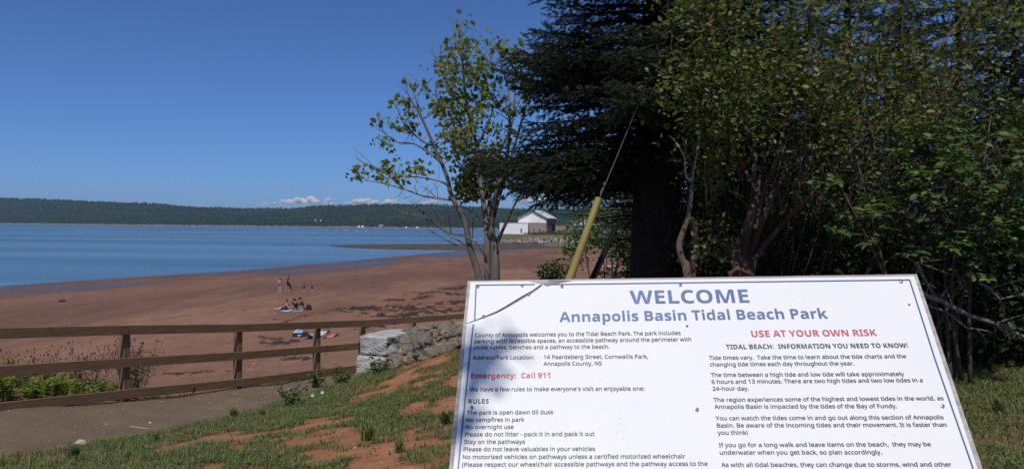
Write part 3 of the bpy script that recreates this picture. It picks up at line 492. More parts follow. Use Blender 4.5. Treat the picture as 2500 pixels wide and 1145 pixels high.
 100058: (180, (90,278,78,279,69,283,60,289,54,298,50,309,48,324,50,339,54,351,60,360,69,365,78,368,90,370,100,368,110,365,119,360,126,351,130,339,132,324,130,309,126,298,119,289,110,283,100,279), (90,-10,78,-8,69,-4,60,2,54,10,50,22,48,36,50,51,54,63,60,71,69,77,78,80,90,82,100,80,110,77,119,71,126,63,130,51,132,36,130,22,126,10,119,2,110,-4,100,-8)),
 100065: (464, (0,0,169,482,294,482,464,0,354,0,319,114,144,114,110,0), (170,200,295,200,259,311,251,340,240,376,232,407,222,374,212,336,204,311)),
 100066: (452, (60,0,60,480,210,480,268,476,316,468,354,452,382,430,398,398,404,358,402,332,395,309,384,289,370,272,352,261,330,254,330,251,346,247,360,242,374,234,386,225,396,214,404,200,410,182,414,162,416,139,410,98,395,64,368,37,334,16,290,4,240,0), (162,290,221,290,248,291,268,296,282,304,292,314,298,328,300,344,298,361,290,374,280,384,264,391,242,395,216,396,162,396), (162,84,228,84,256,86,277,92,292,102,302,115,308,130,310,149,308,166,302,180,292,192,276,202,254,207,225,209,162,209)),
 100067: (428, (254,-6,208,-4,168,7,132,24,104,47,80,76,62,110,49,149,42,192,39,239,42,286,50,328,65,368,86,402,110,431,142,454,177,472,218,482,264,486,288,485,312,482,336,477,359,470,382,462,404,452,372,370,336,386,300,398,264,402,228,397,198,382,174,358,158,326,147,286,144,238,147,191,156,152,172,120,195,96,226,82,264,78,284,78,322,84,342,90,364,96,386,104,386,18,365,10,344,4,324,0,302,-4,279,-6)),
 100068: (497, (60,0,60,480,211,480,259,476,302,468,342,452,376,432,404,406,428,374,444,336,454,293,458,244,450,170,428,109,389,62,337,28,273,7,196,0), (162,84,206,84,287,102,336,154,352,242,348,290,337,330,318,359,291,380,257,392,216,396,162,396)),
 100069: (376, (60,0,60,480,336,480,336,396,162,396,162,291,324,291,324,208,162,208,162,84,336,84,336,0)),
 100070: (368, (60,0,60,480,335,480,335,396,160,396,160,272,323,272,323,190,160,190,160,0)),
 100072: (514, (60,0,60,480,162,480,162,292,352,292,352,480,454,480,454,0,352,0,352,207,162,207,162,0)),
 100073: (261, (22,0,22,58,80,84,80,395,22,422,22,480,240,480,240,422,182,395,182,84,240,58,240,0)),
 100075: (446, (60,0,60,480,162,480,162,260,202,316,332,480,444,480,278,268,446,0,330,0,205,202,162,172,162,0)),
 100076: (380, (60,0,60,480,162,480,162,84,356,84,356,0)),
 100077: (634, (60,0,60,480,199,480,312,113,314,113,434,480,573,480,573,0,478,0,478,227,479,280,481,336,483,376,480,376,356,0,264,0,148,376,145,376,148,336,150,278,151,223,151,0)),
 100078: (546, (60,0,60,480,188,480,397,120,399,120,396,186,394,252,394,480,486,480,486,0,356,0,148,362,145,362,150,294,151,226,151,0)),
 100079: (534, (268,-6,218,-4,176,7,138,24,108,48,82,76,64,111,50,150,42,194,39,241,42,288,50,332,64,370,82,404,108,434,138,456,176,474,218,484,268,487,317,484,360,474,396,456,427,433,452,404,471,370,484,332,493,288,496,240,493,193,484,150,471,110,452,76,427,48,396,24,360,7,316,-4), (268,78,306,84,338,98,360,122,376,154,386,194,389,240,386,288,376,327,360,360,338,383,307,398,268,402,229,398,198,383,174,360,158,327,149,288,146,240,149,194,158,154,174,122,198,98,228,84)),
 100080: (422, (60,0,60,480,214,480,270,475,315,462,349,440,372,410,387,373,392,330,390,302,384,276,374,252,360,228,340,209,316,192,286,180,249,173,206,170,162,170,162,0), (162,254,196,254,222,256,245,262,264,271,278,285,286,303,289,326,280,365,253,388,208,396,162,396)),
 100082: (444, (60,0,60,480,200,480,260,476,308,464,345,444,371,416,386,380,392,336,390,315,386,296,379,278,370,263,359,249,346,236,318,216,302,209,444,0,330,0,216,184,162,184,162,0), (162,266,195,266,225,268,249,274,267,284,279,296,286,313,289,333,286,354,278,370,266,382,247,390,223,394,192,396,162,396)),
 100083: (370, (166,-6,118,-4,72,6,31,22,31,117,54,108,78,98,102,90,126,83,150,78,174,77,198,79,215,84,228,92,237,102,242,114,244,128,241,145,232,160,217,172,198,184,176,195,150,207,114,226,102,234,89,242,77,253,66,265,56,278,48,294,42,310,38,329,36,350,41,390,56,423,80,450,112,470,152,482,199,486,224,486,248,482,270,478,294,471,317,462,341,452,308,374,287,382,249,394,232,398,214,401,196,402,178,400,163,396,151,388,142,378,138,366,136,354,138,338,146,324,158,313,176,302,198,290,226,276,250,265,270,254,289,241,305,228,318,212,329,196,337,178,342,156,343,133,338,94,322,60,297,31,262,10,218,-2)),
 100084: (389, (144,0,144,395,14,395,14,480,376,480,376,395,245,395,245,0)),
 100085: (508, (252,-6,194,-2,145,15,107,42,79,78,62,121,57,170,57,480,158,480,158,186,161,150,169,123,182,103,202,90,226,82,254,78,284,82,308,90,326,105,339,126,346,153,349,186,349,480,450,480,450,169,448,137,441,108,429,80,412,55,390,34,363,16,331,4,294,-4)),
 100087: (650, (122,0,0,480,100,480,161,218,170,178,178,132,184,92,190,132,200,177,207,211,276,480,372,480,442,211,450,178,458,132,464,92,471,132,480,178,488,218,550,480,650,480,527,0,412,0,346,252,342,274,335,306,328,340,324,364,320,340,314,306,308,274,302,251,238,0)),
 100089: (419, (159,0,159,184,0,480,110,480,210,282,310,480,419,480,260,186,260,0)),
 100097: (406, (142,-6,111,-4,84,6,60,22,42,44,32,74,28,110,33,145,46,174,69,196,101,212,142,222,192,226,256,228,256,244,254,262,249,276,241,287,230,294,216,298,199,300,181,300,164,297,146,292,130,287,112,280,96,274,62,341,104,359,128,366,152,370,177,373,203,374,248,370,286,360,316,342,338,317,351,284,356,244,356,0,286,0,266,50,264,50,248,32,230,18,214,6,194,0,170,-5), (180,66,200,68,218,75,234,86,246,100,254,118,256,140,256,170,217,168,188,166,166,160,150,151,140,139,133,125,131,109,132,95,137,84,144,76,154,71,166,68)),
 100099: (345, (202,-6,151,-2,109,14,75,38,50,74,35,122,30,182,33,224,40,260,53,291,70,316,92,338,116,354,145,364,176,371,210,374,234,372,256,370,276,366,294,361,310,355,324,348,295,272,251,287,237,290,224,292,210,293,167,280,141,244,132,182,134,148,142,122,153,100,168,86,188,78,210,74,249,78,266,83,282,89,298,97,313,106,313,21,298,12,282,5,265,0,246,-4,226,-6)),
 100100: (425, (168,-6,130,-2,97,14,69,42,48,78,34,126,30,182,34,240,48,288,69,325,98,352,132,368,172,374,196,372,218,366,236,358,252,347,266,334,276,320,280,320,276,351,272,393,272,510,372,510,372,0,296,0,276,48,272,48,262,33,248,20,233,9,215,0,194,-5), (204,73,228,76,248,84,262,98,272,117,277,142,280,172,280,182,278,215,272,242,263,264,249,280,228,289,202,292,182,289,164,280,150,264,140,242,134,214,132,182,134,148,140,122,150,100,164,86,182,76)),
 100101: (397, (218,-6,183,-4,150,2,121,14,94,30,72,50,54,76,41,106,33,141,30,180,32,221,40,257,52,288,68,314,89,335,113,352,140,364,170,371,204,374,250,368,290,354,324,330,348,297,363,256,368,207,368,158,132,158,135,132,144,110,157,92,175,78,197,70,223,68,246,68,268,71,288,75,307,80,347,96,347,20,329,12,310,4,290,0,269,-4,245,-6), (134,225,274,225,272,246,266,264,256,280,244,292,226,300,204,302,186,300,170,294,156,284,145,268,138,249)),
 100103: (425, (190,-161,140,-159,117,-156,95,-152,74,-147,52,-140,52,-60,98,-76,146,-85,196,-88,238,-78,264,-51,272,-4,272,2,274,26,276,48,272,48,260,30,244,16,228,6,210,-1,190,-6,168,-6,128,-1,94,16,67,44,46,81,34,128,30,182,34,238,47,285,68,323,96,351,130,368,172,374,213,368,248,350,278,320,280,320,288,366,372,366,372,0,368,-49,352,-88,326,-120,290,-143,245,-156), (204,72,228,74,246,82,261,94,271,112,278,138,280,170,280,182,278,218,272,246,261,266,246,281,227,290,203,292,164,280,140,243,132,182,140,120,164,84)),
 100104: (441, (52,0,52,510,152,510,152,406,151,354,148,320,153,320,166,337,181,350,198,360,217,368,238,372,259,374,296,370,328,359,355,342,375,316,387,282,391,239,391,0,291,0,291,214,284,258,264,284,232,294,205,290,184,280,170,262,160,238,154,208,152,172,152,0)),
 100105: (205, (103,412,88,414,76,417,64,423,56,432,50,445,48,462,50,478,56,491,64,500,76,506,88,510,117,510,130,506,141,500,150,491,156,478,157,462,156,445,150,432,141,423,130,417,117,414), (52,0,52,366,152,366,152,0)),
 100107: (416, (52,0,52,510,152,510,152,282,151,241,147,200,148,200,169,228,192,255,295,366,408,366,262,208,416,0,301,0,196,148,152,114,152,0)),
 100108: (205, (52,0,52,510,152,510,152,0)),
 100109: (660, (52,0,52,366,129,366,142,320,148,320,160,337,176,350,194,360,214,368,234,372,254,374,280,372,303,368,323,360,340,350,354,336,366,320,374,320,388,337,403,350,422,360,442,368,462,372,483,374,521,370,552,359,577,342,595,316,606,282,609,239,609,0,509,0,509,214,503,258,484,284,454,294,430,290,412,281,398,266,388,244,382,216,381,184,381,0,280,0,280,214,274,258,256,284,226,294,201,290,182,280,168,262,160,238,154,208,152,172,152,0)),
 100110: (441, (52,0,52,366,129,366,142,320,148,320,161,337,177,350,196,360,216,368,238,372,260,374,298,370,329,359,356,342,375,316,387,282,391,239,391,0,291,0,291,214,289,238,284,258,276,274,266,284,250,292,232,294,204,290,184,280,169,262,160,238,154,208,152,172,152,0)),
 100111: (416, (207,-6,174,-4,144,3,116,16,91,32,70,54,53,80,40,110,33,146,30,184,36,240,52,287,78,324,114,352,158,368,209,374,242,371,272,364,300,351,325,334,346,313,362,287,376,257,383,222,386,184,380,128,364,80,338,43,302,16,258,-1), (208,74,232,77,252,86,266,102,276,124,282,150,284,184,282,218,276,244,266,266,251,280,232,290,208,293,184,290,164,280,150,266,140,244,134,218,132,184,134,150,140,124,150,102,164,86,184,77)),
 100112: (425, (52,-161,52,366,134,366,148,319,152,319,164,333,176,346,192,358,210,366,232,372,256,374,295,368,328,352,356,326,378,288,390,241,395,184,390,126,378,80,356,42,326,15,292,-2,254,-6,229,-5,208,0,190,8,176,18,164,28,152,40,147,40,150,22,152,4,152,-161), (226,74,246,78,264,87,276,103,286,125,291,152,293,186,285,246,262,282,224,294,201,291,182,282,170,270,160,250,155,226,152,196,152,184,154,152,160,125,168,103,182,87,201,78)),
 100114: (305, (52,0,52,366,128,366,143,305,148,305,160,323,174,339,192,354,212,364,234,371,257,374,291,370,284,276,270,279,254,280,237,279,220,276,205,271,190,264,178,254,167,242,159,226,154,208,152,186,152,0)),
 100115: (334, (152,-6,128,-6,106,-4,86,-2,68,2,50,8,31,15,31,98,51,89,72,82,94,75,116,70,137,68,155,66,173,68,187,70,197,75,204,82,208,89,210,98,208,110,200,120,192,126,182,132,170,138,152,146,130,156,109,166,90,176,74,185,60,196,50,207,41,220,35,235,32,252,30,272,34,302,48,328,70,348,99,362,134,370,176,374,220,370,240,366,261,361,282,354,304,344,274,272,223,292,207,296,174,300,150,297,134,289,130,276,130,270,132,264,136,260,140,255,158,244,206,223,244,206,260,196,274,186,286,175,296,162,302,147,307,130,308,109,304,74,291,46,269,23,238,6,200,-4)),
 100121: (382, (74,-161,44,-160,23,-156,23,-76,40,-79,62,-80,82,-78,98,-72,112,-62,124,-48,133,-32,140,-16,146,2,0,366,110,366,178,160,186,130,190,96,192,96,198,130,207,160,274,366,382,366,227,-47,211,-82,190,-110,166,-132,138,-148,108,-158)),
}
GLYPHS[8217] = (GLYPHS[44][0],)+tuple(tuple(v+(370 if i % 2 else 0) for i, v in enumerate(q)) for q in GLYPHS[44][1:])
def text_line(name, s, x0, y0, x1, y1, cap, mt, bold=0.0, fat=0.0):
    cu = bpy.data.curves.new('txt', 'CURVE'); cu.dimensions = '2D'; cu.fill_mode = 'BOTH'; x = 0
    for ch in s:
        if ch == ' ': x += SPACE_ADV; continue
        parts = GLYPHS[ord(ch)+(100000 if bold > .01 else 0)]
        for q in parts[1:]:
            n = len(q)//2; sp_ = cu.splines.new('POLY'); sp_.points.add(n-1); sp_.use_cyclic_u = True
            for i in range(n): sp_.points[i].co = (x+q[2*i]/1000, q[2*i+1]/1000, 0, 1)
        x += parts[0]/1000
    o = bpy.data.objects.new('txt', cu); COL.objects.link(o); dg = bpy.context.evaluated_depsgraph_get(); dg.update()
    me = bpy.data.meshes.new_from_object(o.evaluated_get(dg)); bpy.data.objects.remove(o)
    co = np.empty(len(me.vertices)*3, np.float32); me.vertices.foreach_get('co', co); co = co.reshape(-1, 3)
    xa, xb = co[:, 0].min(), co[:, 0].max(); capH = .4795
    ua, ub = np.array(uv(x0, y0)), np.array(uv(x1, y1)); ut = np.array(uv((x0+x1)/2, (y0+y1)/2-cap)); um = np.array(uv((x0+x1)/2, (y0+y1)/2))
    hgt = np.linalg.norm(ut-um)/capH; e = (ub-ua)/(xb-xa); vd = np.array([-(ub-ua)[1], (ub-ua)[0]])/np.linalg.norm(ub-ua)
    U = ua[None]+(co[:, :1]-xa)*e[None]+co[:, 1:2]*hgt*vd[None]
    W = U[:, :1]*np.array(RR)[None]+U[:, 1:]*np.array(VV)[None]+np.array(NN)[None]*.0058
    me.vertices.foreach_set('co', W.astype(np.float32).ravel()); me.update(); me.name = name; me.materials.clear()
    if fat:                                                           # a second, shifted pass thickens the small print
        bm = bmesh.new(); bm.from_mesh(me); g = bmesh.ops.duplicate(bm, geom=bm.verts[:]+bm.edges[:]+bm.faces[:])['geom']; ex = Vector(np.array(RR)*e[0]+np.array(VV)*e[1])*fat+NN*.00012
        for v in g:
            if isinstance(v, bmesh.types.BMVert): v.co += ex
        bm.to_mesh(me); bm.free()
    return link(name, me, mt, sign)
T = text_line
T('headline', 'WELCOME', 1539, 744, 1829.5, 741, 31.5, BLUE, .028)
T('subheading', 'Annapolis Basin Tidal Beach Park', 1366, 788, 2021, 779.5, 23.5, BLUE, .026)
T('warning_heading', 'USE AT YOUR OWN RISK', 1834.8, 825, 2140, 821.8, 15, RED, .024)
T('section_heading', 'TIDAL BEACH:  INFORMATION YOU NEED TO KNOW!', 1772.6, 854.5, 2215.9, 850.9, 10.8, BLACKP, .018)
T('emergency_line', 'Emergency:  Call 911', 1150, 926, 1343.4, 924.2, 12.6, RED, .024)
T('section_heading', 'RULES', 1143.8, 987, 1193.6, 986.4, 10.8, BLACKP, .022)
BODY = [('County of Annapolis welcomes you to the Tidal Beach Park. The park includes', 1160, 825, 1661, 819.5), ('parking with accessible spaces, an accessible pathway around the perimeter with', 1158, 840, 1687, 835),
 ('picnic tables, benches and a pathway to the beach.', 1156.4, 855, 1487, 853), ('Address/Park Location:', 1154, 880, 1303.4, 879), ('14 Paardeberg Street, Cornwallis Park,', 1328, 878.3, 1581.5, 877), ('Annapolis County, NS', 1327, 894.5, 1468.6, 893.7),
 ('We have a few rules to make everyone\u2019s visit an enjoyable one:', 1147, 957, 1573, 955), ('The park is open dawn till dusk', 1140.4, 1013.6, 1351, 1012.4), ('No campfires in park', 1139, 1031.5, 1279.6, 1030.6), ('No overnight use', 1137, 1048.9, 1253.5, 1048.3),
 ('Please do not litter - pack it in and pack it out', 1135.4, 1066.8, 1451.2, 1065.4), ('Stay on the pathways', 1133.4, 1085, 1281.3, 1084.4), ('Please do not leave valuables in your vehicles', 1132, 1102.9, 1452.4, 1101.8),
 ('No motorized vehicles on pathways unless a certified motorized wheelchair', 1130, 1121.7, 1672.4, 1120), ('(Please respect our wheelchair accessible pathways and the pathway access to the', 1128, 1140.4, 1726.5, 1138),
 ('Tide times vary.  Take the time to learn about the tide charts and the', 1730.9, 880.3, 2210.9, 876.3), ('changing tide times each day throughout the year.', 1732.6, 896.5, 2084.3, 893.7),
 ('The time between a high tide and low tide will take approximately', 1735, 922, 2206, 919.5), ('6 hours and 13 minutes. There are two high tides and two low tides in a', 1737, 938.7, 2251, 934.7), ('24-hour day.', 1739.3, 955.4, 1827.4, 955),
 ('The region experiences some of the highest and lowest tides in the world, as', 1741.7, 982.8, 2302, 978.8), ('Annapolis Basin is impacted by the tides of the Bay of Fundy.', 1744, 999.5, 2188.6, 997.7),
 ('You can watch the tides come in and go out along this section of Annapolis', 1746.9, 1027.5, 2302, 1025), ('Basin. Be aware of the incoming tides and their movement. It is faster than', 1749.6, 1045, 2309.3, 1043.3), ('you think!', 1751.7, 1062.7, 1824.7, 1062.4),
 ('If you go for a long walk and leave items on the beach,  they may be', 1754.8, 1092.8, 2270.7, 1090.7), ('underwater when you get back, so plan accordingly.', 1756.9, 1111, 2151.5, 1110.2), ('As with all tidal beaches, they can change due to storms, wind and other', 1760.5, 1140.9, 2321.5, 1140)]
for s, x0, y0, x1, y1 in BODY: T('text_line', s, x0, y0, x1, y1, 9.0+.9*(y0-820)/320, GREY, .004, .024)
STEEL = simple('galvanised steel', (.42, .42, .42), (.30, .30, .30), 40, .4, metal=.8)
DARKH = simple('dark screw socket', (.03, .03, .03), (.05, .045, .04), 40, .6)
for px, py in ((1168, 704), (1275.5, 701.5), (1372, 702.5), (1291.5, 721), (1181.5, 775.5), (1660.5, 698.5), (2198, 691), (1153, 997), (1701, 1002.3), (2299, 993.5)):
    u_, v_ = uv(px, py); ms = MB()
    ring = [(r_, h_) for r_, h_ in ((.0042, .0064), (.0038, .0085), (.0018, .0092))]
    vs = []; k = 12
    for r_, h_ in ring: vs += [sp3(u_+r_*math.cos(2*math.pi*i/k), v_+r_*math.sin(2*math.pi*i/k), h_) for i in range(k)]
    fs = [(j*k+i, j*k+(i+1) % k, (j+1)*k+(i+1) % k, (j+1)*k+i) for j in range(2) for i in range(k)]; ms.add(vs, fs)
    sc = ms.build('screw', STEEL, sign)
    mk = MB(); vs = [sp3(u_+.0019*math.cos(2*math.pi*i/k), v_+.0019*math.sin(2*math.pi*i/k), .0093) for i in range(k)]; mk.add(vs, [tuple(range(k))]); mk.build('socket', DARKH, sc)
for px, py, r_ in ((1677, 798.5, .0032), (2218, 746.5, .0030), (2194, 686.5, .003)):
    u_, v_ = uv(px, py); mk = MB(); mk.add([sp3(u_+r_*math.cos(6.283*i/10), v_+r_*.8*math.sin(6.283*i/10), .0060) for i in range(10)], [tuple(range(10))]); mk.build('screw_hole', DARKH, sign)
# flyspeck stains and scuffs
m_ = MB()
for cx, cy, sx, sy, n in ((1950, 735, 24, 22, 34), (1512, 1048, 10, 16, 26), (1990, 700, 60, 6, 10), (1700, 900, 420, 150, 22)):
    for _ in range(n):
        u_, v_ = uv(rnd.gauss(cx, sx), rnd.gauss(cy, sy)); r_ = rnd.uniform(.0002, .0008); a0 = rnd.uniform(0, 6)
        m_.add([sp3(u_+r_*(1+.5*rnd.random())*math.cos(a0+6.283*i/7), v_+r_*rnd.uniform(.5, 1)*math.sin(a0+6.283*i/7), .0059) for i in range(7)], [tuple(range(7))])
tag(m_.build('stain', simple('dry brown stain', (.25, .20, .13), (.40, .36, .28), 60, .8), sign), kind='stuff')
# two square timber legs under the board
for px in (1290, 2230):
    u_, v_ = uv(px, 1000); top = P0+sp3(u_, v_, -.075); gz = float(bank_z(top.x, top.y)); ml = MB(P0); ml.box((top.x, top.y, (top.z-.02+gz-.2)/2), (.09, .09, top.z-.02-gz+.2)); ml.build('leg', WOODG, sign, bevel=.004)
for px in (1290, 2230):
    mr_ = MB(); a, b_ = uv(px, 730), uv(px, 1340); mr_.beam(sp3(*a, -.045), sp3(*b_, -.045), .09, .038, up=NN); mr_.build('brace', WOODG, sign)

# ================================================================== fence
FENCEW, t, b = new_mat('brown stained timber'); vf = pos(t, True, (1, 1, 14)); g = noise(t, vf, 2.2, 6, .7); kn = noise(t, pos(t, True), 5, 3, .5)
c = ramp(t, g, [(.3, (.135, .074, .040)), (.5, (.190, .108, .060)), (.7, (.240, .145, .085))]); c = mixc(t, ramp(t, kn, [(.62, 0.0), (.72, .55)]), c, (.065, .034, .018))
t.links.new(c, b.inputs['Base Color']); b.inputs['Roughness'].default_value = .85; bump(t, b, g, .4, .004)
POSTW = simple('sawn timber post', (.25, .155, .095), (.17, .098, .058), 2.5, .85, .4, .004, (6, 6, .8))
fd = Vector((.4384, .8988, 0)); fn = Vector((fd.y, -fd.x, 0))              # along the fence, and towards the path
def rail_h(y, k):
    """height of the top of rail k (0 top, 1 middle, 2 bottom) above the water at depth y, sloping with the ramp"""
    return EYE + np.interp(y, [4, 10.2, 12.1, 14.0, 17.2, 20.5, 24], [-1.02, -1.37, -1.585, -1.80, -2.10, -2.345, -2.55]) - (0, .495, .975)[k]
fo = Vector((-6.71, 10.2, 0))
fence = empty('timber_fence', (-5.8, 12.1, float(bank_z(-5.8, 12.1))), 'brown three-rail timber fence sloping down beside the gravel path', 'fence')
fo_inv = Vector(fence.location)
ends = [-5.2, -2.6, -.4, 1.85, 4.14, 6.27, 7.9, 9.82, 11.7, 13.6]                                   # rail joints, metres along
for k in range(3):
    for i, (s0, s1) in enumerate(zip(ends[:-1], ends[1:])):
        if k > 0 and s0 > 7: continue
        if k > 0: s1 = min(s1, 7.55)
        a, b_ = fo+fd*(s0+.002), fo+fd*(s1-.002); off = fn*(.076 + rnd.uniform(0, .003))
        a.z = rail_h(a.y, k)-.07; b_.z = rail_h(b_.y, k)-.07; m_ = MB(fo_inv); m_.beam(a+off, b_+off, .038, .14)
        m_.build('rail', FENCEW, fence, bevel=.004)
for i, s0 in enumerate((-4.8, -2.6, -.4, 1.85, 4.14, 6.27, 7.78, 9.82, 11.7, 13.4)):
    p = fo+fd*s0; zt = rail_h(p.y, 0)-.012-.006*rnd.random(); zb_ = float(bank_z(p.x, p.y))-.35
    m_ = MB(fo_inv); m_.box((p.x, p.y, (zt+zb_)/2), (.114, .114, zt-zb_), rz=math.atan2(fd.y, fd.x)); m_.build('post', POSTW, fence, bevel=.005)
KNOT = simple('knot hole', (.02, .014, .01), (.07, .04, .02), 30, .9)
for s_, px, py in ((0, 458, 949.5), (0, 852, 902)):
    Yk = {458: 13.0, 852: 16.6}[px]; p = pix(px, py, Yk); m_ = MB(fo_inv)
    s_ = (p-fo).dot(fd); q = fo+fd*s_+fn*.0965; q.z = p.z
    ring = [q+fd*(.032*math.cos(6.283*i/12))+Vector((0, 0, .045*math.sin(6.283*i/12))) for i in range(12)]; m_.add(ring, [tuple(range(12))]); m_.build('knot_hole', KNOT, fence)

# ================================================================== stone end wall and heaped rocks
STONE, t, b = new_mat('pale quarried stone'); vf = pos(t); g = noise(t, vf, 3.2, 8, .7); g2 = noise(t, pos(t, True, (.6, .6, 2.2)), 4.5, 6, .7)
c = ramp(t, g, [(.3, (.27, .262, .25)), (.55, (.41, .40, .385)), (.75, (.52, .51, .50))]); c = mixc(t, ramp(t, g2, [(.36, .9), (.45, 0.0)]), c, (.09, .085, .08))
t.links.new(c, b.inputs['Base Color']); b.inputs['Roughness'].default_value = .9; bump(t, b, g2, .9, .05)
def rough_block(name, c0, size, seed, ang, label, group='cut stone blocks of the wall beside the path', amp=.085):
    bm = bmesh.new(); bmesh.ops.create_cube(bm, size=1); bmesh.ops.scale(bm, vec=size, verts=bm.verts)
    bmesh.ops.subdivide_edges(bm, edges=bm.edges[:], cuts=9, use_grid_fill=True)
    for v in bm.verts:
        x, y, z = v.co; f = fbm(x*4+seed*7, z*6+y*3+seed, 5)-.5; top = z > size[2]*.49
        edge = sum(abs(abs(q)-s/2) < .001 for q, s in zip((x, y, z), size))
        v.co += v.normal*((float(f) if top else round(float(f)*7)/7*.6+float(f)*.4)*amp*(0.25 if top else 1.7)) - Vector((x, y, z))*(.045*(edge-1) if edge > 1 else 0)
    me = bpy.data.meshes.new(name); bm.to_mesh(me); bm.free()
    o = link(name, me, STONE, loc=c0); o.rotation_euler = (0, 0, ang); return tag(o, label, 'stone block', group)
fa = math.atan2(fd.y, fd.x)
def wall_at(along, across, z): q = Vector((-2.98, 16.75, 0))+fd*along+fn*across; return (q.x, q.y, EYE+z)
rough_block('stone_block', wall_at(.62, 0, -2.60), (1.26, .72, .43), 1, fa, 'pale cracked stone block at the end of the path, upper of the end pair')
rough_block('stone_block', wall_at(.62, -.03, -3.04), (1.38, .80, .43), 2, fa, 'pale stone block standing on the ground under the end block')
rough_block('stone_block', wall_at(1.95, 0, -2.70), (1.30, .66, .46), 3, fa, 'second stone block along the wall, its flat top rising behind the rocks')
rough_block('stone_block', wall_at(3.4, -.05, -2.85), (1.5, .6, .50), 4, fa, 'stone block far along the wall with its white top edge bared')
rough_block('stone_block', wall_at(4.9, -.05, -2.94), (1.45, .6, .50), 5, fa, 'last stone block of the wall, next to the sign edge')
ROCKM = []
for k, (c1, c2) in enumerate((((.100, .082, .065), (.195, .162, .128)), ((.14, .107, .078), (.25, .195, .145)), ((.108, .093, .081), (.21, .185, .162)), ((.25, .15, .08), (.34, .24, .14)))):
    ROCKM.append(simple('heaped rock %s' % 'abcd'[k], c1, c2, 7, .92, .7, .02))
def rock_mesh(seed, mt, sub=2):
    r = random.Random(seed); bm = bmesh.new()
    for _ in range(15): bmesh.ops.create_vert(bm, co=Vector((r.gauss(0, 1), r.gauss(0, .75), r.gauss(0, .55))).normalized()*r.uniform(.75, 1.1)*.5)
    bmesh.ops.convex_hull(bm, input=bm.verts); bmesh.ops.delete(bm, geom=[v for v in bm.verts if not v.link_faces], context='VERTS')
    for v in bm.verts: v.co.x *= 1.25; v.co.z *= .68
    bmesh.ops.bevel(bm, geom=bm.edges[:], offset=.018, segments=1, affect='EDGES', clamp_overlap=True)
    me = bpy.data.meshes.new('rock'); bm.to_mesh(me); bm.free(); me.materials.append(mt); return me
RK = [rock_mesh(30+i, ROCKM[(0, 2, 0, 1, 2, 0, 1, 2, 0, 3)[i]]) for i in range(10)]
POLY = [(985, 814), (1060, 801), (1136, 792), (1230, 790), (1240, 838), (1125, 848), (1085, 858), (1052, 876), (1020, 884), (985, 893), (948, 906), (930, 905), (950, 885), (965, 868), (975, 850), (985, 838)]
def inside(p, poly):
    c = False
    for (x0, y0), (x1, y1) in zip(poly, poly[1:]+poly[:1]):
        if (y0 > p[1]) != (y1 > p[1]) and p[0] < (x1-x0)*(p[1]-y0)/(y1-y0)+x0: c = not c
    return c
spots = []
tries = 0
while len(spots) < 285 and tries < 6000:
    tries += 1; p = (rnd.uniform(930, 1240), rnd.uniform(790, 906))
    if inside(p, POLY) and all(abs(p[0]-q[0])/9.5+abs(p[1]-q[1])/5.6 > 1 for q in spots): spots.append(p)
def heap_z(x, y):
    """top of the rock heap: level with the wall on its uphill side, sloping down to the turf"""
    x, y = np.asarray(x, float), np.asarray(y, float); al = (x+2.98)*fd.x+(y-16.75)*fd.y; ac = (x+2.98)*fn.x+(y-16.75)*fn.y
    k = sstep(1.9, .2, ac)*sstep(-.35, .9, al)*sstep(-.35, -.1, ac); top = np.interp(al, [0, 1, 2, 3.4, 4.9, 9], [-2.78, -2.44, -2.37, -2.46, -2.52, -2.5])+EYE; g = bank_z(x, y)
    return g+np.maximum(0, top-g)*k
for i, p in enumerate(sorted(spots, key=lambda q: q[1])):
    h = hit(p[0], p[1], heap_z, 8, 60)
    if h is None: continue
    if h.y > 20.2: h = pix(p[0], p[1], 19.3+rnd.random()*.8)
    s = rnd.uniform(.19, .34)*(1.35 if rnd.random() < .15 else 1)
    o = link('rock', RK[9] if rnd.random() < .07 else RK[rnd.randrange(9)], None, loc=h+Vector((0, 0, .04+.03*rnd.random()))); o.scale = (s, s, s*rnd.uniform(.85, 1.25)); o.rotation_euler = (rnd.uniform(-.5, .5), rnd.uniform(-.5, .5), rnd.uniform(0, 6.28))
    tag(o, 'angular brown rock lying in the heap behind the pale stone blocks', 'rock', 'rocks heaped behind the stone wall')
for p, s, lab, mi in (((965, 868), .36, 'orange-brown rock wedged against the lower stone block', 9), ((975, 812), .30, 'tan rock perched on the flat top of the stone wall', 9), ((953, 815), .30, 'dark rock lying beside the tan one on the stone wall', 0)):
    h = pix(p[0], p[1]+3, 16.6 if p[1] > 830 else 17.6); o = link('rock', RK[mi], None, loc=h); o.scale = (s, s, s*.8); o.rotation_euler = (0, .2, rnd.uniform(-.3, .4)); tag(o, lab, 'rock', 'rocks heaped behind the stone wall')

# small stones and sticks by the path
for px, py, s, lab, mi in ((200, 1087, .15, 'whitish stone at the grassy edge of the gravel path', 3), (183, 1090, .10, 'small brown stone beside the whitish one at the path edge', 1), (1005, 985, .0, '', 0)):
    if not s: continue
    h = hit(px, py, bank_z); o = link('stone', rock_mesh(90+mi, simple('chalky stone', (.46, .40, .34), (.34, .27, .22), 9, .9) if mi == 3 else ROCKM[1]), None, loc=h+Vector((0, 0, s*.2))); o.scale = (s, s, s); tag(o, lab, 'stone')
STICK = simple('bleached stick', (.26, .20, .145), (.38, .32, .25), 8, .9, stretch=(1, 8, 8))
for pts, r_, lab in ((((318, 1048), (345, 1052), (368, 1054)), .008, 'bleached stick lying across the gravel path'), (((390, 986), (400, 987.5), (408, 987)), .007, 'short pale twig lying mid-path by the fence'), (((700, 954), (712, 953.5), (716, 953)), .012, 'pale wood chip on the path near the fence')):
    m_ = MB(); m_.tube([hit(x, y, bank_z)+Vector((0, 0, .04)) for x, y in pts], [r_, r_*1.1, r_*.6], 5); tag(m_.build('stick', STICK), lab, 'stick')

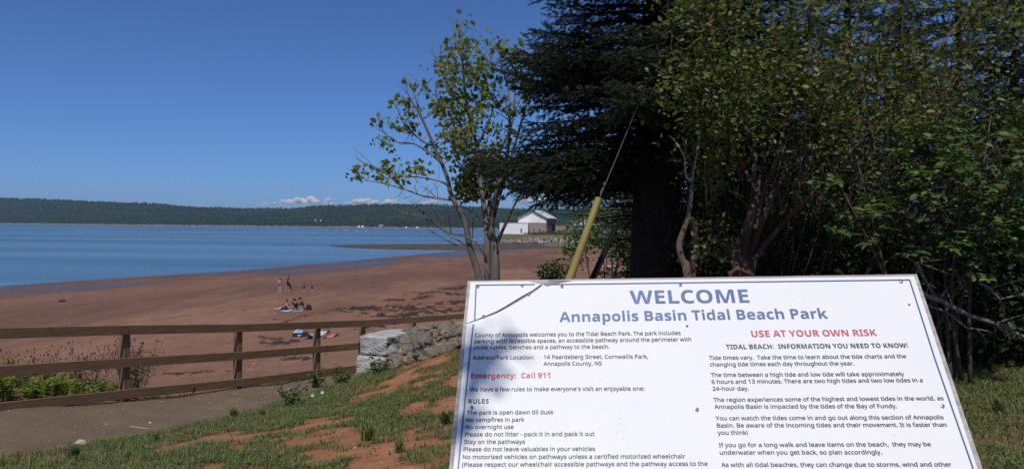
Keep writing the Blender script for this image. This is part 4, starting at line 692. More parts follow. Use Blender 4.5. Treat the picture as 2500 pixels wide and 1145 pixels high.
# ================================================================== guy wires with guards
YEL = simple('yellow plastic guard', (.27, .215, .065), (.21, .165, .052), 3, .55, stretch=(1, 1, .6)); SHADE_BLK = simple('shade-blackened guard', (.004, .004, .004), (.007, .007, .007), 5, .9)  # second guard stands in shadow: that shade is put into its near-black colour
WIRE = simple('stranded steel wire', (.30, .31, .33), (.22, .23, .25), 30, .45, metal=.6)
def guy(name, a, b_, top, r_, mt, lab):
    gz = float(bank_z(a.x, a.y)); d = (b_-a).normalized(); g0 = a + d*((gz-.1-a.z)/d.z) if a.z > gz else a
    e = empty(name, g0, lab, 'guy wire'); m_ = MB(g0); m_.tube([g0, a, b_], [r_*1.12, r_*1.06, r_*.92], 14); m_.build('guard', mt, e, smooth=False)
    m_ = MB(g0); m_.tube([b_-d*.2, (b_+top)/2+Vector((0, 0, -.02)), top], .0042 if mt is YEL else .0018, 5); m_.build('wire', WIRE if mt is YEL else SHADE_BLK, e)
    m_ = MB(g0); m_.box(b_+d*.10, (.012, .012, .09), M=d.to_track_quat('Z', 'Y').to_matrix()); m_.box(b_+d*.20, (.013, .012, .04), M=d.to_track_quat('Z', 'Y').to_matrix()); m_.build('clamp', STEEL if mt is YEL else SHADE_BLK, e)
ga, gb, gt = pix(1391, 680, 9.3), pix(1462, 484, 9.55), pix(1579, 203, 9.95)
guy('guy_wire', ga, gb, gb+(gt-gb)*1.03, .046, YEL, 'leaning steel guy wire in a yellow plastic guard before the spruce')
ga, gb, gt = pix(1447, 680, 9.9), pix(1503, 556, 10.2), pix(1575, 395, 10.5)
guy('guy_wire', ga, gb, gb+(gt-gb)*1.0, .039, SHADE_BLK, 'leaning guy wire in a guard blackened for shade right of the yellow one')
e0 = pix(1495, 690, 13.0); m_ = MB(); m_.tube([Vector((e0.x, e0.y, float(bank_z(e0.x, e0.y))-.2)), pix(1495, 634, 13.0)], .016, 8); tag(m_.build('marker_post', STEEL), 'thin grey metal stake standing near the spruce trunk', 'post')

# ================================================================== hall and sheds on the headland
WALLW, t, b = new_mat('white metal cladding'); wv = N(t, 'ShaderNodeTexWave', Scale=1.6, Distortion=0); t.links.new(pos(t, True, (1, 0, 0)), wv.inputs['Vector'])
c = ramp(t, noise(t, pos(t), .5, 4), [(.3, (.76, .76, .745)), (.7, (.82, .82, .81))]); t.links.new(c, b.inputs['Base Color']); b.inputs['Roughness'].default_value = .6; bump(t, b, wv.outputs[0], .3, .05)
BRICK, t, b = new_mat('red brick wall'); bt = N(t, 'ShaderNodeTexBrick', Scale=1.0); t.links.new(pos(t, True, (.6, .6, .6)), bt.inputs['Vector'])
bt.inputs['Color1'].default_value = (.25, .115, .092, 1); bt.inputs['Color2'].default_value = (.31, .155, .125, 1); bt.inputs['Mortar'].default_value = (.30, .21, .19, 1); t.links.new(bt.outputs[0], b.inputs['Base Color']); b.inputs['Roughness'].default_value = .9
DCLAD = simple('brown cladding', (.105, .073, .065), (.14, .10, .09), 1, .8); ROOFM = simple('pale metal roof', (.58, .58, .57), (.66, .66, .65), .6, .45); TRIM = simple('brown roof trim', (.10, .085, .082), (.13, .11, .105), 1, .7)
CONC = simple('stained concrete footing', (.21, .135, .09), (.30, .22, .16), .6, .9); GLASSD = simple('dark window glass', (.03, .035, .045), (.05, .055, .06), 1, .15); FRAMEW = simple('white window frame', (.6, .6, .6), None, 1, .6)
def quad_wall(name, mt, par, pts, th, loc): 
    m_ = MB(); k = len(pts); a, b_, c_ = Vector(pts[0]), Vector(pts[1]), Vector(pts[2]); nn = (b_-a).cross(c_-a).normalized()*th
    m_.add([Vector(p) for p in pts]+[Vector(p)-nn for p in pts], [tuple(range(k)), tuple(range(2*k-1, k-1, -1))]+[(i, i+k, (i+1) % k+k, (i+1) % k) for i in range(k)]); return m_.build(name, mt, par)
def window(par, x, z, w_, h, y=0, face='front'):
    m_ = MB(); 
    if face == 'front':
        for dx, dz, a, b_ in ((0, h/2, w_+.3, .15), (0, -h/2, w_+.3, .15), (-w_/2, 0, .15, h), (w_/2, 0, .15, h)): m_.box((x+dx, y-.05, z+dz), (a, .12, b_))
        g = MB(); g.box((x, y-.02, z), (w_-.15, .06, h-.15))
    else:
        for dy, dz, a, b_ in ((0, h/2, w_+.3, .15), (0, -h/2, w_+.3, .15), (-w_/2, 0, .15, h), (w_/2, 0, .15, h)): m_.box((y+.05, x+dy, z+dz), (.12, a, b_))
        g = MB(); g.box((y+.02, x, z), (.06, w_-.15, h-.15))
    f = m_.build('window', FRAMEW, par); g.build('pane', GLASSD, f)
BZ = 4.1; ang = R(-14)
hall = empty('brick_hall', pix(1334, 560, 402)*1.0, 'large brick hall with a white gable and pale metal roof on the headland', 'building', rz=ang); hall.location.z = BZ
# local frame: front gable along -x from the near corner, side wall running back along +y; corner at 0,0
W_, L_, ZB, ZE, ZA = 15.0, 26.0, 6.2, 8.8, 12.8
BRw = quad_wall('lower_wall', BRICK, hall, [(-W_, 0, 0), (0, 0, 0), (0, 0, ZB), (-W_, 0, ZB)], .3, None)
quad_wall('gable', WALLW, hall, [(-W_, -.08, ZB), (0, -.08, ZB), (0, -.08, ZE), (-W_/2, -.08, ZA-.1), (-W_, -.08, ZE)], .3, None)
quad_wall('side_wall', BRICK, hall, [(0, .31, 0), (0, L_, 0), (0, L_, 4.9), (0, .31, 4.9)], .3, None); quad_wall('upper_cladding', DCLAD, hall, [(.06, .31, 4.91), (.06, L_, 4.91), (.06, L_, ZE), (.06, .31, ZE)], .3, None)
quad_wall('back_wall', WALLW, hall, [(0, L_+.31, 0), (-W_, L_+.31, 0), (-W_, L_+.31, ZE), (-W_/2, L_+.31, ZA-.2), (0, L_+.31, ZE)], .3, None); quad_wall('side_wall', BRICK, hall, [(-W_, L_, 0), (-W_, .31, 0), (-W_, .31, ZE), (-W_, L_, ZE)], .3, None)
quad_wall('roof', ROOFM, hall, [(.7, -.6, ZE-.15), (.7, L_+.6, ZE-.15), (-W_/2, L_+.6, ZA+.15), (-W_/2, -.6, ZA+.15)], .25, None); quad_wall('roof', ROOFM, hall, [(-W_/2-.01, -.6, ZA+.15), (-W_/2-.01, L_+.6, ZA+.15), (-W_-.7, L_+.6, ZE-.15), (-W_-.7, -.6, ZE-.15)], .25, None)
for s_ in (-1, 1):
    m_ = MB(); m_.beam((-W_/2, -.75, ZA-.25), (-W_/2+s_*(W_/2+.7), -.75, ZE-.5), .28, .6); m_.build('fascia', TRIM, hall)
for x in (-6.6, -3.6): window(hall, x, 2.4, 1.0, 2.2)
for y in (3.0, 5.5, 13): window(hall, y, 3.3, .9, 1.4, 0, 'side')
shed = empty('white_shed', pix(1289, 560, 396), 'long white flat-roofed shed standing at the water end of the hall', 'building', rz=R(-3)); shed.location.z = BZ-.2
for nm, mt, c0, sz in (('footing', CONC, (-7.2, 4, -.85), (14.6, 8.3, 1.7)), ('wall', WALLW, (-7.2, 4, 3.05), (14.4, 8, 6.1)), ('roof', ROOFM, (-7.2, 4, 6.19), (14.7, 8.3, .16))):
    m_ = MB(); m_.box(c0, sz); m_.build(nm, mt, shed)
window(shed, -3.4, 2.3, .8, 2.0)
wing = empty('low_brick_wing', pix(1376, 560, 415), 'low flat brick wing to the right of the hall', 'building', rz=R(-4)); wing.location.z = BZ
for nm, mt, c0, sz in (('wall', BRICK, (0, 5, 2.6), (9, 10, 5.2)), ('roof', TRIM, (0, 5, 5.32), (9.5, 10.5, .22))):
    m_ = MB(); m_.box(c0, sz); m_.build(nm, mt, wing)
window(wing, -2, 1.6, .9, 1.2)
barn = empty('white_roofed_barn', pix(1420, 560, 398), 'building with a broad white roof half hidden behind the yellow guard', 'building', rz=R(-8)); barn.location.z = BZ
m_ = MB(); m_.box((1.5, 6, 2.6), (13, 12, 5.2)); m_.build('wall', simple('blue-grey cladding', (.16, .18, .22), (.2, .22, .26), 1, .7), barn)
for s_ in (-1, 1): quad_wall('roof', ROOFM, barn, [(1.5, -.6, 9.2), (1.5, 12.6, 9.2), (1.5+s_*7.6, 12.6, 5.1), (1.5+s_*7.6, -.6, 5.1)][::s_], .2, None)
quad_wall('gable', WALLW, barn, [(-5, -.1, 5.2), (8, -.1, 5.2), (1.5, -.1, 8.8)], .2, None)
window(barn, 0, 1.6, 1.0, 1.2)
# rubble along the headland, a heap nobody could count
V_, F_ = [], []
for i in range(1500):
    x = rnd.uniform(-9, 60); white = x > 12
    dd = rnd.random(); y = 362+dd*7+.02*x; z = .6 + dd*2.3*(1 if x > 5 else .5) + rnd.uniform(-.2, .3)
    s = rnd.uniform(.35, .95)*(1 if x > 5 else .8); me_ = RK[i % 9]; Mx = Matrix.Rotation(rnd.uniform(0, 6), 3, 'Z') @ Matrix.Rotation(rnd.uniform(0, 6), 3, 'X')
    b0 = len(V_); V_ += [tuple(Mx @ v.co*s*1.5+Vector((x, y, z))) for v in me_.vertices]; F_ += [tuple(q+b0 for q in p.vertices) for p in me_.polygons]
me = bpy.data.meshes.new('rubble'); me.from_pydata(V_, [], F_); me.update()
RUB = leaf_mat('rubble stone', (.10, .085, .075), (.28, .22, .19), (.46, .42, .39), 0, .9); tag(link('rubble', me, RUB), 'heaped pink and white rubble along the foot of the headland', 'rubble', kind='stuff')
# far shore: houses and a row of buoys
WH = simple('white boarding', (.72, .72, .70), None, .1, .7); GR = simple('grey shingle', (.25, .26, .28), None, .1, .8)
for px, py, w_, lab, mt in ((931, 553.5, 13, 'grey gabled house on the far shore below the ridge', GR), (876, 554, 6, 'white cottage on the far shore left of the grey gabled house', WH), (885, 554.5, 7, 'long low white house next to the cottage on the far shore', WH), (992, 556, 5, 'tiny white house on the far shore near the maple branches', WH), (1018, 557, 6, 'low white house far right on the opposite shore', WH), (770, 538, 3.5, 'white house half way up the far slope', WH), (783, 538.5, 3, 'small white house on the far slope beside its neighbour', WH), (213, 541, 5, 'pale house in the trees of the far left shore', WH)):
    D0 = float(np.interp(px, us, Ds)); c0 = pix(px, py, D0-8 if py > 545 else D0+120); k = .75*D0/F; e = empty('far_house', c0, lab, 'house', 'houses on the far shore', rz=rnd.uniform(-.4, .4)); ww = w_*k
    m_ = MB(); m_.box((0, 0, -.6), (ww, ww*.7, 5.2)); m_.build('wall', mt, e)
    m_ = MB(); m_.add([(-ww*.55, -ww*.4, 2.01), (ww*.55, -ww*.4, 2.01), (ww*.55, ww*.4, 2.01), (-ww*.55, ww*.4, 2.01), (-ww*.55, 0, 2.0+ww*.3), (ww*.55, 0, 2.0+ww*.3)], [(0, 1, 5, 4), (2, 3, 4, 5), (0, 4, 3), (1, 2, 5), (3, 2, 1, 0)]); m_.build('roof', GR if mt is GR else ROOFM, e)
BU = simple('white buoy', (.75, .75, .75), None, 1, .5)
for i, (px, py, col) in enumerate(((798, 562.5, 0), (821, 563, 0), (842, 563, 0), (848, 563, 0), (872, 564, 0), (893, 564, 0))):
    z = -(py-(551.9+(px-1250)*.00855))/F; Yb = EYE/-z; p = pix(px, py, Yb); e = empty('mooring_buoy', (p.x, p.y, 0), 'small white mooring buoy, number %s from the left of the row on the bay' % ('one', 'two', 'three', 'four', 'five', 'six')[i], 'buoy', 'white buoys in a row on the bay')
    m_ = MB(); m_.tube([(0, 0, -.2), (0, 0, .25), (0, 0, .75), (0, 0, 1.0)], [.35, .7, .6, .15], 10); m_.build('float', BU, e, smooth=True); m_ = MB(); m_.tube([(0, 0, .95), (0, 0, 1.35)], .07, 6); m_.build('mooring_ring', STEEL, e)

# ================================================================== vegetation
def rot_from(n, d):
    """rotation matrices (k,3,3) with x axis along d and z axis near n"""
    d = d/np.linalg.norm(d, axis=1, keepdims=True); n = n - d*(n*d).sum(1, keepdims=True)
    n = n/np.maximum(np.linalg.norm(n, axis=1, keepdims=True), 1e-6); return np.stack([d, np.cross(n, d), n], -1)
def scatter(T, Tf, P, Rm, sc):
    P = np.asarray(P); n = len(P); sc = np.asarray(sc, float); sc = sc[:, None] if sc.ndim == 1 else sc
    V = np.einsum('nij,nkj->nki', Rm, T[None]*sc[:, None, :] if sc.shape[1] == 3 else T[None]*sc[:, :, None]) + P[:, None]
    return V.reshape(-1, 3), (Tf[None]+len(T)*np.arange(n)[:, None, None]).reshape(-1, Tf.shape[1])
def unit(n): v = rng.normal(size=(n, 3)); return v/np.linalg.norm(v, axis=1, keepdims=True)
# leaf shapes, x from stalk to tip
OVAL = np.array([(0, 0, 0), (.35, .26, .05), (.75, .20, .03), (1, 0, -.06), (.75, -.20, .03), (.35, -.26, .05), (.5, 0, -.03)], float); OVALF = np.array([(0, 6, 1), (1, 6, 2), (2, 6, 3), (3, 6, 4), (4, 6, 5), (5, 6, 0)])
_lob = [(0, 0), (.10, .30), (.02, .46), (.34, .40), (.46, .66), (.60, .42), (.66, .22), (1.0, 0)]
MAPLE = np.array([(.4, 0, .04)]+[(x, y, -.10*abs(y)) for x, y in _lob]+[(x, -y, -.10*abs(y)) for x, y in _lob[-2:0:-1]], float); MAPLEF = np.array([(0, i, i+1 if i < len(MAPLE)-1 else 1) for i in range(1, len(MAPLE))])
LANCE = np.array([(0, 0, 0), (.4, .11, .03), (1, 0, -.12), (.4, -.11, .03)], float); LANCEF = np.array([(0, 3, 2), (0, 2, 1)])
BARKG = simple('grey maple bark', (.20, .175, .15), (.11, .095, .082), 5, .9, .6, .01, (1, 1, .4)); BARKD = simple('dark spruce bark', (.026, .021, .018), (.015, .012, .010), 6, .95, .8, .02, (1, 1, .3))
BARKR = simple('reddish apple bark', (.115, .066, .046), (.070, .043, .034), 5, .9, .6, .01, (1, 1, .4)); BARKL = simple('lichen crusted bark', (.15, .068, .036), (.11, .098, .085), 7, .95, .7, .01, (1, 1, .5), lo=.42, hi=.58)
DEADW = simple('dead grey branch', (.20, .175, .15), (.12, .10, .085), 6, .9, .5, .005)
MAPLEL = leaf_mat('maple leaves', (.090, .135, .032), (.155, .205, .046), (.27, .26, .075), .44)
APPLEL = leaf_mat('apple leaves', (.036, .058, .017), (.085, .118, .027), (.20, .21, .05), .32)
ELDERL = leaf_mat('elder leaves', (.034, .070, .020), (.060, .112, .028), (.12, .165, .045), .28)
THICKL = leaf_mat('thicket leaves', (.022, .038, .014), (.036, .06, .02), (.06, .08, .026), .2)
ALDERL = leaf_mat('alder leaves', (.055, .105, .028), (.09, .155, .038), (.14, .20, .05), .35)
HEADL = leaf_mat('headland scrub', (.035, .050, .020), (.065, .080, .030), (.13, .11, .06), .2)
NEEDLE = leaf_mat('spruce needles', (.012, .022, .012), (.022, .038, .018), (.045, .060, .026), .06, .7)

def curve_pts(a, b, sag=.0, wob=.05, n=6):
    a, b = Vector(a), Vector(b); L = (b-a).length; off = Vector((rnd.uniform(-1, 1), rnd.uniform(-1, 1), rnd.uniform(-.5, 1)))*wob*L
    return [a.lerp(b, t)+off*math.sin(math.pi*t)+Vector((0, 0, -sag*L*math.sin(math.pi*t)))+Vector((rnd.uniform(-1, 1), rnd.uniform(-1, 1), rnd.uniform(-1, 1)))*L*.012*(0 < t < 1) for t in [i/(n-1) for i in range(n)]]
def leaf_cloud(P, size, T, Tf, up=.6, hang=.3, jit=.38, out=None):
    n = len(P); d = unit(n); d[:, 2] = d[:, 2]*.6-hang
    if out is not None: d += out*.8
    nr = unit(n)*.9 + np.array([0, -.25, up]); return scatter(T, Tf, P, rot_from(nr, d), size*(1+jit*rng.normal(size=n)).clip(.5, 1.6))
class Tree:
    """limbs given as polylines with radii; leaf clusters grow on twigs from the nearest limb"""
    def __init__(s, name, org, label, cat, bark, group=None):
        s.e = empty(name, org, label, cat, group); s.o = np.array(org, float); s.w = MB(org); s.bark = bark; s.nodes = []; s.V = []; s.F = []; s.n = 0
    def limb(s, pts, r0, r1, n=7):
        pts = [Vector(p) for p in pts]; fin = []
        for i in range(len(pts)-1):                                  # smooth the polyline
            p0, p1, p2, p3 = pts[max(i-1, 0)], pts[i], pts[i+1], pts[min(i+2, len(pts)-1)]
            for k in range(3):
                t = k/3; fin.append(.5*((2*p1)+(p2-p0)*t+(2*p0-5*p1+4*p2-p3)*t*t+(3*p1-p0-3*p2+p3)*t**3))
        fin.append(pts[-1]); m = len(fin); rr = [r0+(r1-r0)*(i/(m-1))**.8 for i in range(m)]
        s.w.tube(fin, rr, n); s.nodes += [(p, r) for p, r in zip(fin[m//5:], rr[m//5:])]; return fin
    def twig_to(s, c, r=.007, lift=.35):
        c = Vector(c); best = min(s.nodes, key=lambda q: (q[0]-c).length + max(0, q[0].z-c.z)*1.5 - .8*min(.02, q[1])); a = best[0]
        pts = curve_pts(a, c, -.06, .07, 6); s.w.tube(pts, [min(best[1]*.6, r*1.6), r*1.3, r, r*.8, r*.6, r*.35], 4); s.nodes.append((pts[3], r)); return pts
    def leaves(s, P, size, T, Tf, **k):
        V, Fa = leaf_cloud(np.asarray(P), size, T, Tf, **k); s.V.append(V-s.o); s.F.append(Fa+s.n); s.n += len(V)
    def finish(s, leafm, trunk='trunk', crown='crown'):
        s.w.build(trunk, s.bark, s.e, smooth=True)
        if s.V: link(crown, fast_mesh(crown, np.concatenate(s.V), np.concatenate(s.F)), leafm, s.e)
        return s.e
def foot(px, Y): p = pix(px, 700, Y); return Vector((p.x, p.y, float(bank_z(p.x, p.y))-.05))

# ------------------------------------------------------------------ maple in front of the bay
MY = 14.0
def mp(px, py, dy=0): return pix(px, py, MY+dy)
b0 = foot(1195, MY); mt_ = Tree('maple_tree', b0, 'sparse grey multi-stemmed maple half bare in front of the bay', 'tree', BARKG)
L_ = mt_.limb([b0+Vector((-.02, 0, 0)), mp(1172, 690), mp(1148, 607), mp(1134, 540, -.1), mp(1103, 480, -.2), mp(1090, 428, -.25), mp(1057, 350, -.3), mp(1030, 290, -.4), mp(1004, 245, -.5), mp(989, 214, -.5)], .080, .008)
mt_.limb([b0+Vector((-.03, 0, 0)), mp(1189, 690), mp(1190, 600), mp(1184, 520, .1), mp(1172, 440, .2), mp(1163, 352, .3), mp(1143, 278, .3), mp(1132, 187, .2), mp(1127, 113, .1), mp(1127, 58, .1)], .082, .006)
mt_.limb([b0+Vector((.10, .03, 0)), mp(1210, 690), mp(1208, 610), mp(1200, 560), mp(1204, 500, -.1), mp(1222, 440, -.2), mp(1239, 378, -.2), mp(1244, 297, -.3), mp(1240, 220, -.2), mp(1212, 115, -.1)], .098, .007)
mt_.limb([mp(1204, 530), mp(1222, 470, .3), mp(1265, 326, .4), mp(1287, 238, .5), mp(1290, 160, .5)], .045, .008)
mt_.limb([mp(1214, 590), mp(1233, 549, -.2), mp(1250, 512, -.3), mp(1283, 450, -.4), mp(1310, 380, -.5)], .040, .008)
mt_.limb([mp(1188, 600), mp(1194, 500, .4), mp(1210, 400, .6), mp(1250, 300, .8), mp(1258, 200, .8), mp(1256, 130, .8)], .05, .008)
for pts in (((1085, 407), (1055, 380), (1011, 352), (971, 348), (934, 322), (912, 308)), ((1100, 470), (1085, 447), (1033, 434), (985, 432), (958, 438)), ((1108, 490), (1062, 483), (1030, 478), (986, 462), (931, 447), (894, 440), (868, 425)), ((985, 460), (940, 420), (900, 405), (865, 382)), ((1055, 352), (1030, 345), (985, 300), (965, 255), (945, 262)), ((1030, 290), (1018, 250), (1006, 215), (998, 195)), ((1030, 290), (1050, 280), (1062, 255)), ((1162, 352), (1120, 330), (1085, 300), (1070, 265), (1065, 215)), ((1143, 278), (1105, 230), (1085, 165), (1060, 135), (1045, 118)), ((1143, 290), (1180, 230), (1190, 160), (1180, 120)), ((1163, 360), (1200, 280), (1205, 200)), ((1172, 430), (1120, 400), (1100, 350), (1075, 330)), ((1130, 150), (1115, 110), (1112, 60)), ((1034, 520), (1015, 505), (1000, 490))):
    dy = rnd.uniform(-.7, .7); mt_.limb([mp(x, y, dy*i/len(pts)) for i, (x, y) in enumerate(pts)], .022, .005, 5)
# dead lower branches, bare
dead = MB(b0)
for pts, r_ in ((((1138, 578), (1091, 567), (1058, 540), (1041, 532), (1004, 525), (973, 517)), .018), (((1187, 632), (1170, 600), (1145, 582), (1104, 569), (1070, 556), (1058, 542)), .020), (((1152, 580), (1155, 560), (1154, 536), (1158, 525)), .010), (((1100, 568), (1098, 545), (1092, 532), (1086, 535)), .009), (((1058, 541), (1030, 530), (1000, 520), (990, 512)), .010), (((1041, 532), (1022, 522), (1005, 516)), .007), (((1115, 600), (1095, 590), (1060, 568), (1047, 567)), .012), (((1135, 596), (1110, 584), (1094, 575)), .014), (((1062, 482), (1040, 462), (1030, 455)), .008), (((1020, 472), (1012, 455), (1018, 446)), .007), (((1180, 540), (1150, 515), (1122, 503)), .012), (((1214, 608), (1222, 570), (1236, 545), (1262, 520)), .012), (((1070, 480), (1066, 460), (1058, 450)), .006), (((985, 462), (975, 478), (992, 482), (1010, 476)), .006)):
    dy = rnd.uniform(-.6, .3); dead.tube([mp(x+rnd.uniform(-2, 2), y+rnd.uniform(-2, 2), -.1+dy*i/len(pts)) for i, (x, y) in enumerate(pts)], [r_*(1-.8*i/len(pts)) for i in range(len(pts))], 5)
    for _ in range(4):
        i = rnd.randrange(1, len(pts)); x, y = pts[i]; dead.tube(curve_pts(mp(x, y, -.1+dy*i/len(pts)), mp(x+rnd.uniform(-24, 14), y+rnd.uniform(-22, 14), dy), 0, .1, 4), [.005, .004, .003, .002], 4)
dead.build('dead_branch', DEADW, mt_.e, smooth=True)
_z7 = [(110, 980), (85, 1000), (70, 1080), (230, 1060), (300, 1060), (380, 1070), (205, 830), (280, 860), (310, 920), (345, 930), (440, 1000), (500, 1020), (280, 980), (330, 590), (355, 570), (310, 640), (410, 610), (390, 680), (320, 750), (450, 750), (425, 450), (515, 490), (210, 690), (570, 900), (225, 1010), (780, 80), (775, 60), (710, 165), (800, 190), (820, 205), (700, 230), (740, 260), (800, 250), (650, 320), (620, 330), (720, 330), (680, 380), (870, 290), (830, 350), (880, 350), (930, 330), (610, 450), (640, 500), (650, 440), (760, 420), (820, 400), (770, 490), (830, 500), (900, 460), (960, 490), (620, 570), (690, 550), (750, 580), (820, 600), (870, 560), (930, 590), (1000, 600), (640, 650), (700, 690), (760, 680), (810, 650), (620, 770), (660, 780), (740, 770), (780, 820), (830, 760), (720, 860), (770, 890), (900, 740), (950, 850), (970, 920), (1060, 500), (1070, 650), (1110, 620), (1080, 760), (1040, 830), (1130, 800), (750, 1000), (800, 1030), (900, 960), (985, 180), (980, 215), (1010, 250), (1100, 210), (1110, 250), (1180, 480), (1240, 500), (1230, 580), (720, 920), (760, 940), (700, 770), (780, 770), (800, 700), (860, 680), (720, 480), (700, 420), (860, 430), (900, 380), (960, 400), (1000, 420), (680, 590), (760, 540), (950, 560), (900, 620), (600, 610), (780, 350), (760, 300), (1190, 560), (770, 740), (830, 830), (760, 820), (990, 860), (930, 880)]
for zx, zy in _z7:
    if rnd.random() < .22: continue
    px, py = 850+zx/2.725, 40+zy/2.725; big_ = zx > 560; dy = rnd.uniform(-1.0, .9) if big_ else rnd.uniform(-.6, .3)
    c = mp(px+rnd.uniform(-4, 4), py+rnd.uniform(-4, 4), dy); mt_.twig_to(c, .006); n = rnd.randint(26, 44) if big_ else rnd.randint(20, 34)
    P = np.array(c)+rng.normal(0, 1, (n, 3))*np.array([.115, .14, .085])*(1.05 if big_ else .80); mt_.leaves(P, .070, MAPLE, MAPLEF, hang=.5, up=.5)
for _ in range(24):
    c = mp(rnd.gauss(1165, 26), rnd.uniform(385, 470), rnd.uniform(.1, 1.2)); mt_.twig_to(c, .006); P = np.array(c)+rng.normal(0, .13, (34, 3)); mt_.leaves(P, .085, MAPLE, MAPLEF, hang=.5)
for _ in range(90):                                                   # bare twigs
    a, r_ = rnd.choice(mt_.nodes)
    if r_ > .03: continue
    b_ = a+Vector((rnd.uniform(-.35, .3), rnd.uniform(-.3, .3), rnd.uniform(-.02, .38))); mt_.w.tube(curve_pts(a, b_, -.05, .06, 4), [.0045, .004, .003, .0018], 4)
mt_.finish(MAPLEL)

# ------------------------------------------------------------------ spruces
_nd = []
for i in range(18):
    x = .06+.94*i/17; a = i*2.399; l = .40*(1-.45*x); s_, c_ = math.sin(a), math.cos(a); d = np.array([.55, s_*.85, c_*.55+.12])*l; side = np.array([.0, -c_, s_])*.055
    _nd += [np.array([x*.9, 0, 0])-side, np.array([x*.9, 0, 0])+side, np.array([x*.9, 0, 0])+d]
SPRIG = np.array(_nd+[(0, .018, 0), (0, -.018, 0), (1.0, 0, 0)]); SPRIGF = np.arange(len(SPRIG)).reshape(-1, 3)
def spruce_branch(W, acc, a, az, L, rise, droop, r0, dens=1.0, inner=.18):
    """one bough: curved axis, flat side sprays carrying needle sprigs"""
    h = np.array([math.cos(az), math.sin(az), 0]); q = np.array([-h[1], h[0], 0]); n = 12; ax = []
    for i in range(n):
        t = i/(n-1); ax.append(np.array(a)+h*L*t*(1-.06*t)+np.array([0, 0, L*(rise*t-droop*t*t+droop*.55*t**3)])+q*L*.05*math.sin(t*3+az*5))
    W.tube(ax, [r0*(1-.86*i/(n-1)) for i in range(n)], 5); ax = np.array(ax); ts = np.arange(inner, 1.0, .055/L*1.15)
    for k, t in enumerate(ts):
        i = min(int(t*(n-1)), n-2); f = t*(n-1)-i; p = ax[i]*(1-f)+ax[i+1]*f; d0 = ax[i+1]-ax[i]; d0 = d0/np.linalg.norm(d0)
        if rnd.random() > dens: continue
        s_ = 1 if k % 2 else -1; l2 = min(.75, .14+.50*L*.42*(1-t)**.8)*rnd.uniform(.65, 1.15); an = R(rnd.uniform(42, 66))*s_
        d1 = d0*math.cos(an)+q*math.sin(an)+np.array([0, 0, rnd.uniform(-.75, .35)]); d1 /= np.linalg.norm(d1); m = max(2, int(l2/.055)); W.tube([p, p+d1*l2*.5, p+d1*l2+np.array([0, 0, -.04*l2])], [.006, .004, .002], 3, cap=False)
        for j in range(m):
            u_ = (j+.6)/m; base = p+d1*l2*u_+np.array([0, 0, -.05*l2*u_*u_]); sg = 1 if j % 2 else -1; an2 = R(rnd.uniform(30, 60))*sg
            q1 = np.cross(np.array([0, 0, 1.]), d1); q1 /= np.linalg.norm(q1)+1e-9; d2 = d1*math.cos(an2)+q1*math.sin(an2)+np.array([0, 0, rnd.uniform(-.6, .45)])
            acc.append((base, d2, rnd.uniform(.12, .21)*(1-.3*u_)))
        acc.append((p+d1*l2*.95, d1, .17))
    acc.append((ax[-1], ax[-1]-ax[-2], .13))
def sprig_mesh(acc, org):
    P = np.array([a[0] for a in acc]); D = np.array([a[1] for a in acc]); sc = np.array([a[2] for a in acc])
    V, Fa = scatter(SPRIG, SPRIGF, P-np.array(org), rot_from(unit(len(P))*.5+np.array([0, 0, 1.]), D), sc); return fast_mesh('crown', V, Fa)
SY = 12.2; sb0 = foot(1598, SY); e = empty('spruce_tree', sb0, 'huge dark spruce with a thick black trunk and drooping boughs', 'tree')
tw = MB(sb0); top_h = 13.5; lean = Vector((.02, 0, 0))
def tr_r(z): return .43*max(0.02, 1-z/top_h)**.75 + .10*math.exp(-z/.5)
tw.tube([sb0+Vector((0.004*i*i*.1, 0, z)) for i, z in enumerate(np.linspace(-.2, top_h, 30))], [tr_r(max(z, 0)) for z in np.linspace(-.2, top_h, 30)], 16); tw.build('trunk', BARKD, e, smooth=True)
bw = MB(sb0); acc = []
def sp_at(py): p = pix(1600, py, SY); return Vector((sb0.x+.02, sb0.y, p.z))
# the boughs that reach out over the view of the bay: (height at the trunk, tip pixel, depth offset of the tip)
for py0, tx, ty, dy in ((470, 1290, 492, -.3), (440, 1232, 462, -.6), (455, 1330, 485, .8), (425, 1150, 415, .3), (405, 1112, 398, -.5), (430, 1210, 440, .9), (385, 1125, 372, .2), (390, 1180, 410, -1.1), (365, 1240, 352, .5), (345, 1258, 335, -.5), (330, 1262, 318, -.9), (310, 1275, 300, .3), (285, 1270, 262, -.4), (262, 1300, 245, .8), (240, 1265, 225, .2), (225, 1212, 180, -.5), (215, 1238, 200, .5), (195, 1225, 150, .1), (180, 1285, 165, -.9), (165, 1278, 100, .2), (140, 1285, 78, -.6), (130, 1300, 110, .8), (105, 1300, 85, -.3), (80, 1350, 60, -1), (60, 1330, 40, .6), (45, 1330, 10, .2), (15, 1288, -8, -.4), (-20, 1285, -50, 0), (-60, 1310, -80, -.8), (410, 1290, 430, -1.3), (360, 1340, 380, -1.5), (290, 1350, 300, -1.5), (220, 1360, 230, -1.6), (300, 1190, 170, .8)):
    a = sp_at(py0-25); b_ = pix(tx, ty, SY+dy); v = b_-a; L = math.hypot(v.x, v.y); rise = v.z/L+.10; spruce_branch(bw, acc, a, math.atan2(v.y, v.x), L, rise, .22, .040, .95, .12)
for k in range(30):                                                   # more boughs thickening the left side
    tx, ty = (rnd.uniform(1205, 1335), rnd.uniform(125, 222)) if k < 14 else (rnd.uniform(1120, 1310), rnd.uniform(375, 462)); a = sp_at(ty+rnd.uniform(0, 45)); b_ = pix(tx, ty, SY+rnd.uniform(-1, 1)); v = b_-a; L = math.hypot(v.x, v.y); spruce_branch(bw, acc, a, math.atan2(v.y, v.x), L, v.z/L+.10, .22, .032, .95, .3)
